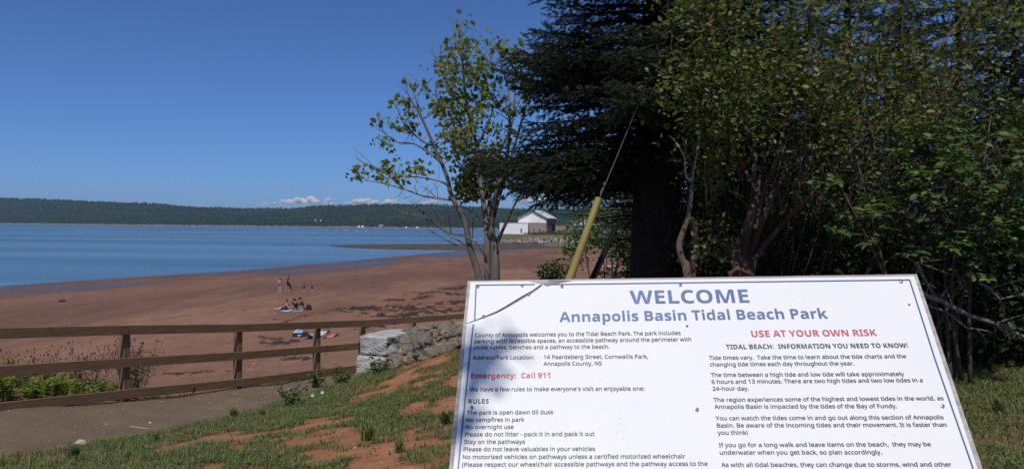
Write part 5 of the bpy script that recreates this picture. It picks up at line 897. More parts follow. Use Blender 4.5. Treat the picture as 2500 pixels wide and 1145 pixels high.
for k in range(170):
    z = rnd.uniform(2.7, 12.5); L = (3.0-.17*z)*rnd.uniform(.75, 1.05); az = rnd.uniform(0, 6.283)
    if abs(math.atan2(math.sin(az-math.pi), math.cos(az-math.pi))) < .9 and z < 6.5: az += 2.6
    spruce_branch(bw, acc, sb0+Vector((0, 0, z)), az, L, .05, .24, .030, .85, .15)
for k in range(46):                                                   # boughs towards the light, shading the trunk
    spruce_branch(bw, acc, sb0+Vector((0, 0, rnd.uniform(3.3, 7.5))), R(rnd.uniform(-145, -40)), rnd.uniform(2.3, 3.3), .06, .20, .032, .9, .15)
for k in range(26):                                                   # dead bare lower twigs
    py0 = rnd.uniform(430, 540); a = sp_at(py0); b_ = pix(rnd.uniform(1290, 1530), py0+rnd.uniform(-25, 25), SY+rnd.uniform(-1, 1)); pts = curve_pts(a, b_, .03, .05, 7); bw.tube(pts, [.016, .013, .010, .008, .006, .004, .002], 4)
    for _ in range(7): i = rnd.randrange(2, 7); bw.tube(curve_pts(pts[i], pts[i]+Vector((rnd.uniform(-.4, .1), rnd.uniform(-.3, .3), rnd.uniform(-.25, .15))), 0, .1, 4), [.004, .003, .002, .0015], 3, cap=False)
bw.build('branches', BARKD, e); link('crown', sprig_mesh(acc, sb0), NEEDLE, e)
# a generic spruce, copied into the thicket behind
def spruce_proto(h, spread, nb, dens):
    W = MB(); A = []; W.tube([(0, 0, z) for z in np.linspace(-.2, h, 8)], [.16*(1-.93*z/h) for z in np.linspace(0, h, 8)], 8)
    for k in range(nb):
        z = h*(.04+.93*(k+.5)/nb); spruce_branch(W, A, (0, 0, z), k*2.399+rnd.uniform(-.3, .3), max(.3, spread*(1-z/h)**.75*rnd.uniform(.8, 1.1)), .12, .28, .020, dens, .06)
    return W, A
PW, PA = spruce_proto(8.0, 2.4, 86, .85); pm = None
for i, (px, Y, s_, lab) in enumerate(((1690, 16.5, 1.05, 'dark spruce in the shade just right of the big trunk'), (1800, 19, 1.35, 'tall dark spruce behind the reddish apple stems'), (1925, 16.0, .95, 'shaded spruce behind the fan of apple stems'), (2060, 18.0, 1.3, 'dark spruce standing behind the right limbs of the apple tree'), (2190, 15.5, 1.0, 'dark spruce behind the elder bush'), (2330, 17.5, 1.3, 'tall shadowy spruce behind the right end of the thicket'), (2470, 15.0, 1.05, 'dark spruce at the right edge behind the elder leaves'), (2640, 17, 1.3, 'dark spruce beyond the thicket on the far right'), (2900, 15, 1.2, 'outermost dark spruce right of the thicket'), (1745, 14.6, .62, 'young dark spruce low behind the lichened sapling'), (1990, 13.6, .60, 'young spruce in the shade under the apple tree'))):
    f0 = foot(px, Y); e = empty('spruce_tree', f0, lab, 'tree', 'dark spruces in the thicket', rz=i*1.7); e.scale = (s_, s_, s_*1.0)
    if pm is None:
        t_ = PW.build('trunk', BARKD, e); c_ = link('crown', sprig_mesh(PA, (0, 0, 0)), NEEDLE, e); pm = (t_, c_)
    else:
        for q in pm: c2 = q.copy(); COL.objects.link(c2); c2.parent = e

# ------------------------------------------------------------------ apple tree and shrubs on the right
AY = 9.6
def ap(px, py, dy=0): return pix(px, py, AY+dy)
b0 = foot(1815, AY); at_ = Tree('apple_tree', b0, 'old spreading apple tree with reddish stems fanning out behind the sign', 'tree', BARKR)
for base, pts, r_ in ((0, ((1812, 690), (1815, 610), (1830, 540), (1850, 470), (1868, 380), (1880, 280), (1885, 150), (1890, -40)), .085), (.1, ((1822, 690), (1838, 600), (1868, 520), (1905, 440), (1960, 340), (2010, 250), (2060, 140), (2120, -30)), .07), (.05, ((1806, 690), (1800, 620), (1830, 520), (1842, 420), (1838, 330), (1790, 220), (1750, 120), (1720, 0)), .06), (.15, ((1830, 690), (1850, 620), (1900, 560), (1985, 470), (2080, 370), (2160, 270), (2260, 160), (2350, 40)), .06), (0, ((1800, 690), (1790, 650), (1795, 600), (1815, 560)), .05), (-.2, ((1842, 560), (1860, 480), (1900, 380), (1920, 280), (1960, 160), (1980, 20)), .04), (-.3, ((1838, 340), (1800, 290), (1740, 230), (1690, 180), (1640, 130)), .030), (-.3, ((1850, 470), (1810, 400), (1770, 330), (1720, 290), (1660, 240)), .028), (.2, ((2010, 250), (2080, 230), (2160, 170), (2220, 80)), .03), (.1, ((2160, 270), (2260, 240), (2360, 180), (2450, 90)), .03)):
    at_.limb([b0] * (pts[0][1] > 680) + [ap(x, y, base+(.9*(i/len(pts))*((i*7+int(r_*1000)) % 3-1))) for i, (x, y) in enumerate(pts)], r_, .010)
at_.w.tube([ap(1852, 680, -.4), ap(1800, 655, -.5), ap(1782, 668, -.5), ap(1790, 690, -.5)], [.02, .03, .035, .03], 6)
stems = MB(b0)
for _ in range(130):                                                  # a mass of fine reddish shoots
    x = rnd.uniform(1700, 2350); y = rnd.uniform(150, 620); dx = (x-1830)*.30+rnd.uniform(-25, 25); Y_ = rnd.uniform(-.8, 1.2); stems.tube(curve_pts(ap(x-dx*.5, y+90, Y_), ap(x+dx*.5, y-rnd.uniform(60, 150), Y_+rnd.uniform(-.3, .3)), 0, .05, 5), [.008, .007, .006, .004, .002], 4)
stems.build('shoots', BARKR, at_.e, smooth=True)
def blob(n, poly, dys):
    out = []
    xs_, ys_ = [p[0] for p in poly], [p[1] for p in poly]
    while len(out) < n:
        p = (rnd.uniform(min(xs_), max(xs_)), rnd.uniform(min(ys_), max(ys_)))
        if inside(p, poly): out.append((p[0], p[1], rnd.uniform(*dys)))
    return out
for x, y, dy in blob(780, [(1605, 110), (1650, 60), (1660, -80), (2560, -80), (2520, 150), (2380, 300), (2230, 330), (2100, 300), (2000, 330), (1900, 350), (1800, 330), (1700, 300), (1620, 200)], (-1.5, 1.0)):
    if fbm(x*.016, y*.016, 2) < .42 or (x > 2050 and rnd.random() < .50): continue
    c = ap(x, y, dy); at_.twig_to(c, .006); n = rnd.randint(28, 48); P = np.array(c)+rng.normal(0, 1, (n, 3))*np.array([.17, .17, .13]); at_.leaves(P, .057, OVAL, OVALF, hang=.1, up=.7)
for x, y, dy in blob(70, [(1672, 300), (1710, 290), (1800, 340), (1780, 420), (1720, 500), (1680, 420)], (-.8, .6)) + blob(50, [(1900, 340), (2100, 300), (2300, 330), (2200, 420), (2000, 450), (1920, 420)], (-.6, 1.0)) + blob(24, [(1680, 560), (1760, 520), (1800, 640), (1700, 660)], (-.6, .8)):
    c = ap(x, y, dy); at_.twig_to(c, .005); P = np.array(c)+rng.normal(0, 1, (18, 3))*np.array([.12, .12, .1]); at_.leaves(P, .058, OVAL, OVALF, up=.7)
at_.finish(APPLEL)
APM, t, bb = new_mat('blushing green apple'); t.links.new(ramp(t, noise(t, pos(t), 12, 3), [(.4, (.13, .11, .035)), (.6, (.16, .05, .03))]), bb.inputs['Base Color']); bb.inputs['Roughness'].default_value = .35
prof = [(.004, -.030), (.018, -.031), (.030, -.018), (.034, .004), (.028, .024), (.014, .030), (.003, .024)]; vs = [(r_*math.cos(6.283*k/10), r_*math.sin(6.283*k/10), z_) for r_, z_ in prof for k in range(10)]
am = bpy.data.meshes.new('apple'); am.from_pydata(vs, [], [(j*10+k, j*10+(k+1) % 10, (j+1)*10+(k+1) % 10, (j+1)*10+k) for j in range(6) for k in range(10)]+[tuple(range(9, -1, -1)), tuple(range(60, 70))]); am.polygons.foreach_set('use_smooth', [True]*len(am.polygons)); am.materials.append(APM); am.transform(Matrix.Scale(.66, 4))
for x, y in ((1727, 62), (1802, 30), (1815, 60), (1733, 65), (1898, 190), (1930, 195), (1965, 175), (1798, 155), (1990, 152), (2290, 298), (1690, 55), (1850, 120)):
    o = link('apple', am, None, at_.e); o.location = ap(x, y, -1.55)-b0
# elder bush, lower right, brighter green
b0 = foot(2260, 8.9); el = Tree('elder_bush', b0, 'bright green leafy elder bush filling the lower right thicket', 'bush', BARKR)
for tx, ty, dy in ((2090, 380, -.3), (2180, 350, .2), (2250, 330, 0), (2330, 310, .3), (2420, 280, -.2), (2520, 300, 0), (2060, 470, -.4), (2480, 450, -.5), (2350, 480, -.7)):
    at0 = b0+Vector((rnd.uniform(-.5, .5), rnd.uniform(-.2, .2), 0)); tip = pix(tx, ty, 8.9+dy); el.limb([at0, at0.lerp(tip, .4)+Vector((rnd.uniform(-.2, .2), 0, .2)), tip], .030, .007, 6)
for x, y, dy in blob(190, [(2010, 440), (2100, 370), (2200, 330), (2330, 320), (2420, 260), (2560, 230), (2560, 560), (2450, 650), (2300, 650), (2200, 630), (2080, 600), (2020, 520)], (-.9, .8)):
    if fbm(x*.014+4, y*.014, 2) < .43: continue
    c = pix(x, y, 8.9+dy); el.twig_to(c, .006)
    for _ in range(4):                                                # compound leaves: pairs of leaflets on a stalk
        d = Vector(rng.normal(0, 1, 3)); d.z = d.z*.8-.15; d.y -= .3; d.normalize(); q = Vector((0, 0, 1)).cross(d).normalized(); p0 = Vector(c)+Vector(rng.normal(0, .10, 3)); n7 = []; dd = []
        for k in range(3):
            for s_ in (-1, 1): n7.append(p0+d*(.06+.06*k)); dd.append(d*.45+q*s_*.9)
        n7.append(p0+d*.19); dd.append(d); V, Fa = scatter(OVAL, OVALF, np.array(n7), rot_from(np.tile(np.array([0, -.3, 1.]), (7, 1))+unit(7)*.75, np.array(dd)), np.full(7, .095)*rng.uniform(.8, 1.2, 7)); el.V.append(V-el.o); el.F.append(Fa+el.n); el.n += len(V)
el.finish(ELDERL)
# shaded undergrowth
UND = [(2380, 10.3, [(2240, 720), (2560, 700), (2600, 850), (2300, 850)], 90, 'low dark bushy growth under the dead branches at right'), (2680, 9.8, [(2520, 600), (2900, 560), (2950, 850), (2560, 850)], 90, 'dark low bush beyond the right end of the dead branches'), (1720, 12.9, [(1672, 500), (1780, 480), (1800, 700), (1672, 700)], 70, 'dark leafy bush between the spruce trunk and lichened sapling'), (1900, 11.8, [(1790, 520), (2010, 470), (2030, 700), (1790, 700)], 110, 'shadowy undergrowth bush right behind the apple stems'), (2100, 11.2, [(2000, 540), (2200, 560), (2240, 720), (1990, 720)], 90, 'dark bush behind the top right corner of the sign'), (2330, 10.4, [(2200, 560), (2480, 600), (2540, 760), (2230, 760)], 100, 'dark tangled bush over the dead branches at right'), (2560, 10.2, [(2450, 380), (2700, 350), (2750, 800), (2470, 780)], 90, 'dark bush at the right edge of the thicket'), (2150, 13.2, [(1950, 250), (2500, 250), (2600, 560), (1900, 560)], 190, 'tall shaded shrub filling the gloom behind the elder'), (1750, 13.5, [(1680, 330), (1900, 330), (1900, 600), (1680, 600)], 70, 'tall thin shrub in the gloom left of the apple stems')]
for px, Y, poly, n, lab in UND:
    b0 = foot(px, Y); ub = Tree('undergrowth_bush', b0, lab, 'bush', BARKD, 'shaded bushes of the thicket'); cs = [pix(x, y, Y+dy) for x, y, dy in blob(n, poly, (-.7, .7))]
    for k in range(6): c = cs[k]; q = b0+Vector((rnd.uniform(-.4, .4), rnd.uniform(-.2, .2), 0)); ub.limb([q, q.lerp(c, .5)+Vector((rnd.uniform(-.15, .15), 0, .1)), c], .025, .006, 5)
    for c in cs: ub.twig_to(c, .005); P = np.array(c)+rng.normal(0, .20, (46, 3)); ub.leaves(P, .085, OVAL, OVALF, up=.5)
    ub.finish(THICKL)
# lichened sapling
b0 = foot(1690, 9.0); lp = Tree('lichened_sapling', b0, 'thin forked sapling crusted with orange lichen beside the spruce trunk', 'tree', BARKL)
q_ = lambda x, y, dy=0: pix(x, y, 9.0+dy)
lp.limb([b0, q_(1678, 672), q_(1667, 640), q_(1658, 600), q_(1668, 565), q_(1680, 530), q_(1688, 470), q_(1690, 445)], .055, .020, 9)
lp.limb([b0+Vector((.1, .1, 0)), q_(1690, 670, .1), q_(1700, 620, .1), q_(1697, 570, .1), q_(1690, 540, .05), q_(1682, 532)], .055, .030, 8)
lp.finish(None)
wt = MB(b0)
for pts, r_ in ((((1690, 447), (1676, 432), (1673, 415), (1672, 385), (1660, 362), (1648, 345), (1636, 332)), .014), (((1690, 450), (1693, 420), (1702, 375), (1704, 352)), .013), (((1676, 432), (1688, 440), (1690, 460)), .010), (((1702, 375), (1708, 330), (1702, 300)), .007), (((1672, 385), (1675, 340)), .005)): wt.tube([q_(x, y) for x, y in pts], [r_*(1-.6*i/len(pts)) for i in range(len(pts))], 6)
wt.build('bare_fork', simple('bleached bark', (.34, .32, .29), (.24, .22, .2), 8, .85), lp.e, smooth=True)
V, Fa = leaf_cloud(np.concatenate([np.array(q_(x, y, rnd.uniform(-.2, .2)))+rng.normal(0, .06, (14, 3)) for x, y in ((1700, 585), (1715, 560), (1690, 660), (1705, 540), (1720, 600), (1690, 650))]), .05, OVAL, OVALF); link('foliage', fast_mesh('foliage', V-np.array(b0), Fa), APPLEL, lp.e)
# alder behind the guy guards
AL_Y = 20.5; b0 = foot(1490, AL_Y); al = Tree('alder_bush', b0, 'sunlit green alder growing behind the yellow and shade-black guards', 'bush', BARKG)
for tx, ty, dy in ((1420, 560, 0), (1450, 480, .4), (1500, 430, -.2), (1540, 420, .3), (1540, 520, -.3), (1480, 560, -.5), (1560, 360, .3)): q = b0+Vector((rnd.uniform(-.3, .3), rnd.uniform(-.2, .2), 0)); tip = pix(tx, ty, AL_Y+dy); al.limb([q, q.lerp(tip, .45)+Vector((rnd.uniform(-.1, .1), 0, .15)), tip], .03, .006, 6)
for x, y, dy in blob(190, [(1395, 545), (1430, 520), (1475, 505), (1490, 440), (1520, 340), (1570, 300), (1580, 640), (1530, 650), (1500, 600), (1440, 590), (1405, 590)], (-.8, .8)) + blob(10, [(1380, 590), (1420, 600), (1415, 640), (1385, 630)], (-.4, .4)) + blob(14, [(1500, 600), (1570, 590), (1560, 655), (1520, 660)], (-.3, .3)):
    c = pix(x, y, AL_Y+dy); al.twig_to(c, .006); P = np.array(c)+rng.normal(0, 1, (34, 3))*np.array([.18, .20, .14]); al.leaves(P, .088, OVAL, OVALF, up=.6, hang=.1)
al.finish(ALDERL)
# scrub on the headland above the rubble
for px, Y, wd_, ht_, lab in ((1300, 380, 5, 1.6, 'low scrub bush on the headland under the hall gable'), (1322, 382, 4, 2.0, 'green bush on the headland before the brick corner'), (1345, 384, 5, 1.8, 'grey-green bush on the headland below the dark cladding'), (1366, 382, 5, 2.6, 'bushy clump on the headland in front of the low wing'), (1385, 380, 6, 3.2, 'tallest scrub clump on the headland near the broad white roof'), (1410, 378, 7, 3.0, 'wide scrub clump on the headland behind the yellow guard')):
    p = pix(px, 560, Y); h = Vector((p.x, p.y, float(head_z(p.x, p.y)))); n = 500; q = unit(n)*np.array([wd_, 2.5, ht_])*(rng.random((n, 1))**.4); q[:, 2] = np.abs(q[:, 2]); V, Fa = leaf_cloud(q, .42, OVAL, OVALF, up=.6)
    e = empty('scrub_bush', h, lab, 'bush', 'scrub on the headland'); link('crown', fast_mesh('crown', V, Fa), HEADL, e); m_ = MB(); m_.tube([(0, 0, -.2), (.1, 0, ht_*.5)], .08, 5); m_.build('stem', BARKD, e)
# dark little shrub peeping over the sign
b0 = foot(1345, 10.5); sh = Tree('small_shrub', b0, 'small dark leafy shrub tip peeping over the sign edge by the yellow guard', 'shrub', BARKD); tips = [(1326, 668), (1338, 674), (1350, 664), (1362, 660), (1356, 672), (1376, 668), (1345, 680), (1368, 680), (1330, 682)]
for x, y in tips: c = pix(x, y, 10.5+rnd.uniform(-.15, .15)); sh.limb([b0, b0.lerp(c, .6)+Vector((rnd.uniform(-.05, .05), 0, 0)), c], .008, .003, 5); P = np.array(c)+rng.normal(0, 1, (60, 3))*np.array([.05, .05, .06]); sh.leaves(P, .046, OVAL, OVALF, up=.3, hang=-.6)
sh.finish(THICKL)
# fallen dead branches at the right
for lab, pts, r_ in (('long bare dead branch lying from the sign corner down to the right', ((2215, 690), (2262, 722), (2300, 735), (2360, 768), (2430, 790), (2500, 822), (2560, 850)), .035), ('forked dead branch rising behind the sign corner', ((2235, 640), (2262, 690), (2290, 735), (2312, 705)), .022), ('thin dead branch lying lowest below the long one', ((2262, 745), (2310, 760), (2360, 800), (2380, 802), (2430, 812)), .014), ('grey dead branch crossing the dark bush at right', ((2390, 690), (2420, 705), (2440, 730), (2490, 720), (2540, 715)), .018)):
    Yb = 8.6; m_ = MB(); P = [pix(x, y, Yb+rnd.uniform(-.1, .1)) for x, y in pts]; m_.tube(P, [r_*(1-.7*i/len(P)) for i in range(len(P))], 7)
    for _ in range(10):
        i = rnd.randrange(len(P)); a = P[i]; m_.tube(curve_pts(a, a+Vector((rnd.uniform(-.3, .5), rnd.uniform(-.2, .2), rnd.uniform(-.22, .22))), 0, .1, 5), [r_*.35, r_*.3, r_*.22, r_*.15, r_*.08], 4)
    tag(m_.build('dead_branch', DEADW, smooth=True), lab, 'branch', 'dead branches below the thicket')

# ------------------------------------------------------------------ turf, weeds and the plants behind the fence
GRASS = leaf_mat('turf blades', (.070, .105, .032), (.120, .165, .046), (.23, .215, .09), .25, .6)
BL = np.array([(0, -.5, 0), (0, .5, 0), (.45, -.42, .30), (.45, .42, .30), (.85, -.22, .36), (.85, .22, .36), (1.05, 0, .28)], float); BLF = np.array([(0, 1, 3), (0, 3, 2), (2, 3, 5), (2, 5, 4), (4, 5, 6), (4, 5, 6)])
def seed_turf(n, x0, x1, y0, y1, thr=.02):
    x, y = rng.uniform(x0, x1, n), rng.uniform(y0, y1, n); tf = turf(x, y); k = rng.random(n) < tf*.98+.004; return x[k], y[k], tf[k]
x1_, y1_, t1_ = seed_turf(135000, -6.3, .6, 4.6, 17.0); x2_, y2_, t2_ = seed_turf(90000, 1.8, 8.5, 3.6, 12.2)
x, y, tf = np.r_[x1_, x2_], np.r_[y1_, y2_], np.r_[t1_, t2_]; n = len(x); z = bank_z(x, y)
clump = fbm(x*2.3+11, y*2.3, 3); ln = (.030+.055*clump)*rng.uniform(.6, 1.5, n); wd = rng.uniform(.0035, .009, n)*(1+.5*(rng.random(n) < .2)); an = rng.uniform(0, 6.283, n); tilt = rng.uniform(.1, 1.1, n)
D = np.stack([np.cos(an), np.sin(an), tilt], -1); V, Fa = scatter(BL, BLF[:5], np.stack([x, y, z-.006], -1), rot_from(np.stack([-np.cos(an)*.6, -np.sin(an)*.6, np.ones(n)], -1), D), np.stack([ln, wd, ln], -1))
tag(link('grass', fast_mesh('grass', V, Fa), GRASS), 'short patchy turf growing over the orange earth', 'grass', kind='stuff')
CLOV = leaf_mat('broad weed leaves', (.050, .088, .030), (.080, .130, .040), (.13, .16, .055), .2, .5)
x1_, y1_, t1_ = seed_turf(52000, -6.2, .6, 4.8, 17.0); x2_, y2_, t2_ = seed_turf(30000, 1.8, 8.0, 3.8, 10.0); x, y = np.r_[x1_, x2_], np.r_[y1_, y2_]; k = fbm(x*1.7, y*1.7+30, 3) > .47; x, y = x[k], y[k]; n = len(x)
an = rng.uniform(0, 6.283, n); V, Fa = scatter(OVAL, OVALF, np.stack([x, y, bank_z(x, y)+rng.uniform(.004, .045, n)], -1), rot_from(unit(n)*.35+np.array([0, 0, 1.]), np.stack([np.cos(an), np.sin(an), rng.uniform(-.2, .5, n)], -1)), rng.uniform(.018, .05, n))
tag(link('clover', fast_mesh('clover', V, Fa), CLOV), 'low broad-leaved weeds and clover among the turf', 'ground cover', kind='stuff')
STRAW = leaf_mat('dry straw', (.22, .16, .09), (.32, .25, .15), (.42, .35, .23), .1, .8)
x, y, tf = seed_turf(6000, -6.3, 8, 4.6, 14); n = len(x); an = rng.uniform(0, 6.283, n); V, Fa = scatter(BL, BLF[:5], np.stack([x, y, bank_z(x, y)+.012], -1), rot_from(np.tile((0, 0, 1.), (n, 1)), np.stack([np.cos(an), np.sin(an), rng.uniform(0, .3, n)], -1)), np.stack([rng.uniform(.04, .13, n), rng.uniform(.002, .004, n), rng.uniform(.01, .03, n)], -1))
xp = rng.uniform(-6.5, -3.2, 260); yp = rng.uniform(8, 16.5, 260); an = rng.uniform(0, 6.283, 260); V2, F2 = scatter(BL, BLF[:5], np.stack([xp, yp, bank_z(xp, yp)+.036], -1), rot_from(np.tile((0, 0, 1.), (260, 1)), np.stack([np.cos(an), np.sin(an), np.zeros(260)], -1)), np.stack([rng.uniform(.03, .16, 260), rng.uniform(.002, .005, 260), np.full(260, .01)], -1))
tag(link('straw', fast_mesh('straw', np.concatenate([V, V2]), np.concatenate([Fa, F2+len(V)])), STRAW), 'bleached straw scattered through the turf and over the path', 'straw', kind='stuff')
STON = leaf_mat('small stones', (.07, .055, .04), (.20, .15, .11), (.46, .38, .31), 0, .9)
BITS = np.array([(.6, -.4, 0), (.5, .5, 0), (-.5, .45, 0), (-.6, -.4, 0), (.1, .0, .55)], float); BITF = np.array([(0, 1, 4), (1, 2, 4), (2, 3, 4), (3, 0, 4)])
n = 16000; x, y = rng.uniform(-8, 1, n), rng.uniform(4.6, 17.5, n); e1 = sdist(PATHE, x, y); e2 = sdist(EDGE, x, y); on = (e1 < .05) & (e2 > .2); k = on | ((e1 > 0) & (rng.random(n) < .35)); x, y, on = x[k], y[k], on[k]; n = len(x); an = rng.uniform(0, 6.283, n)
V, Fa = scatter(BITS, BITF, np.stack([x, y, bank_z(x, y)+np.where(on, .028, 0)-.001], -1), rot_from(np.tile((0, 0, 1.), (n, 1)), np.stack([np.cos(an), np.sin(an), np.zeros(n)], -1)), .008*np.exp(rng.normal(0, .5, n))); tag(link('gravel', fast_mesh('gravel', V, Fa), STON), 'loose small stones on the path and the bare earth', 'gravel', kind='stuff')
# separate taller tufts that stand out of the turf
def tuft(px, py, s, n, lab, mt=GRASS, wide=.010):
    h = hit(px, py, bank_z); an = rng.uniform(0, 6.283, n); tl = rng.uniform(.5, 2.4, n); P = np.zeros((n, 3)); P[:, :2] = rng.normal(0, .035*s/.3, (n, 2)); P[:, 2] = -.01
    V, Fa = scatter(BL, BLF[:5], P, rot_from(np.stack([-np.cos(an), -np.sin(an), np.full(n, .9)], -1), np.stack([np.cos(an), np.sin(an), tl], -1)), np.stack([s*rng.uniform(.5, 1.1, n), wide*rng.uniform(.6, 1.2, n), s*rng.uniform(.3, .9, n)], -1))
    tag(link('grass_tuft', fast_mesh('grass_tuft', V, Fa), mt, loc=h), lab, 'grass tuft', 'tall grass tufts in the turf')
tuft(895, 1075, .22, 110, 'large spiky grass tuft in the middle of the turf left of the sign'); tuft(1085, 1035, .16, 90, 'dark leafy tuft close to the left edge of the sign', CLOV, .02); tuft(975, 1105, .15, 80, 'dry tuft below and right of the large spiky one'); tuft(640, 1015, .13, 90, 'grass tuft at the path edge below the white flowers'); tuft(570, 1018, .16, 120, 'bushy tuft where the turf meets the path near the fence'); tuft(180, 1118, .15, 80, 'leafy tuft at the bottom left by the path', CLOV, .025); tuft(380, 1080, .14, 90, 'round green tuft on the path edge at lower left'); tuft(1055, 985, .13, 70, 'small tuft on the slope left of the sign'); tuft(2350, 1050, .22, 90, 'tuft of grass close to the right edge of the sign'); tuft(2440, 1010, .2, 80, 'small tuft in the turf at the far right')
tuft(2400, 800, .55, 130, 'tall grass clump under the dead branches at right'); tuft(2330, 815, .45, 110, 'shaded grass clump beside the sign below the long dead branch'); tuft(2470, 790, .7, 120, 'tallest grass clump at the right edge below the bushes'); tuft(2290, 790, .4, 90, 'grass clump touching the upper right sign edge')
# leafy weeds with white flowers by the path
WHP = simple('white petals', (.75, .75, .72), None, 5, .6)
WHITEF = [(605, 966, 958, 'leafy weed with white flowers on the path edge'), (745, 950, 935, 'tall seeding weed at the path edge near the stone blocks'), (812, 938, 925, 'low leafy weed by the path just left of the stone blocks'), (905, 915, 900, 'broad leafy plant growing against the lower stone block')]
for i, (px, py, py2, lab) in enumerate(WHITEF):
    h = hit(px+90*(i == 0)+20, py+25*(i == 0), bank_z); e = empty('flowering_weed' if i == 0 else 'leafy_weed', h, lab, 'weed'); m_ = MB(h); P = []
    for k in range(9):
        tip = h+Vector((rnd.uniform(-.22, .22), rnd.uniform(-.15, .15), rnd.uniform(.12, .38))); pts = curve_pts(h, tip, 0, .08, 5); m_.tube(pts, [.004, .0035, .003, .002, .001], 4); P += [np.array(pts[j])+rng.normal(0, .025, 3) for j in (1, 2, 2, 3, 3, 3, 4, 4) for _ in range(3)]
    m_.build('stem', CLOV, e); V, Fa = leaf_cloud(np.array(P), .055, OVAL, OVALF, up=.7); link('leaves', fast_mesh('leaves', V-np.array(h), Fa), ELDERL, e)
    if i == 0:
        for fx, fy in ((787-0, 957), (763, 964)):
            f0 = pix(fx, fy, h.y-.05); m_ = MB(h)
            for k in range(5): a = 6.283*k/5; m_.add([f0, f0+Vector((.02*math.cos(a-.5), -.004, .02*math.sin(a-.5))), f0+Vector((.036*math.cos(a), -.010, .036*math.sin(a))), f0+Vector((.02*math.cos(a+.5), -.004, .02*math.sin(a+.5)))], [(0, 1, 2, 3)])
            m_.build('flower', WHP, e)
# behind the fence at the left: lush weeds and knapweed
FENN = leaf_mat('lush weed leaves', (.095, .165, .026), (.165, .235, .040), (.26, .27, .07), .40)
n = 900; P = []; D = []; sc = []
m_ = MB()
for _ in range(430):
    s_ = rnd.uniform(-3.5, 2.3); off = rnd.uniform(.2, 2.2); p = fo+fd*s_-fn*off; p.z = float(bank_z(p.x, p.y)); hgt = rnd.uniform(.25, .62)*float(np.interp(s_, [-1, .6, 1.3, 2.3], [.80, .66, .48, .30]))+.62*max(0, off-1.6); tip = p+Vector((rnd.uniform(-.12, .12), rnd.uniform(-.12, .12), hgt)); pts = curve_pts(p, tip, 0, .05, 5); m_.tube(pts, [.004, .0035, .003, .0025, .0015], 3, cap=False)
    for k in range(46): u_ = rnd.random()**.8; q = p.lerp(tip, .2+.8*u_); a = rnd.uniform(0, 6.283); P.append(np.array(q)+rng.normal(0, .02, 3)); D.append((math.cos(a), math.sin(a), rnd.uniform(.0, .9))); sc.append((rnd.uniform(.06, .13), rnd.uniform(.08, .16), .1))
V, Fa = scatter(LANCE, LANCEF, np.array(P), rot_from(unit(len(P))*.5+np.array([0, -.2, 1.]), np.array(D)), np.array(sc)*np.array([1, 1, 1.]))
o = tag(m_.build('weed_bank', FENN), 'lush green weeds crowding behind the left end of the fence', 'weeds', kind='stuff'); link('foliage', fast_mesh('foliage', V, Fa), FENN, o)
KNAP = simple('purple-black seed heads', (.035, .016, .030), (.06, .022, .05), 20, .9); KSTEM = leaf_mat('knapweed stems', (.055, .062, .030), (.075, .085, .04), (.11, .10, .055), .1, .8)
for s_, off, sp, hh, nn, lab in ((1.15, 1.0, .35, .66, 26, 'spindly knapweed with dark purple heads left of the fence post'), (1.75, .7, .33, .68, 34, 'dense knapweed clump directly left of the second fence post'), (2.62, .75, .26, .74, 44, 'dark knapweed clump right of the second fence post')):
    h = fo+fd*s_-fn*off; h.z = float(bank_z(h.x, h.y)); e = empty('knapweed_plant', h, lab, 'wild flower', 'knapweed behind the fence'); st = MB(h); hd = MB(h); LP = []
    for k in range(nn):
        tip = h+Vector((rnd.gauss(0, sp), rnd.gauss(0, sp*.6), hh*rnd.uniform(.55, 1.05))); pts = curve_pts(h+Vector((rnd.uniform(-.1, .1), rnd.uniform(-.1, .1), 0)), tip, 0, .07, 5); st.tube(pts, [.0045, .004, .003, .0025, .002], 3, cap=False)
        for j in range(4):
            t2 = pts[rnd.randrange(2, 5)]+Vector((rnd.uniform(-.13, .13), rnd.uniform(-.1, .1), rnd.uniform(.03, .16))); st.tube([pts[3], t2], [.0025, .0015], 3, cap=False); hd.tube([t2, t2+Vector((0, 0, .010)), t2+Vector((0, 0, .024))], [.006, .012, .005], 6)
        LP += [np.array(pts[j]) for j in (1, 1, 2, 2, 3)]
    st.build('stems', KSTEM, e); tag(hd.build('flower_heads', KNAP, e), kind='stuff'); V, Fa = leaf_cloud(np.array(LP)+rng.normal(0, .03, (len(LP), 3)), .07, LANCE, LANCEF); link('leaves', fast_mesh('leaves', V-np.array(h), Fa), KSTEM, e)
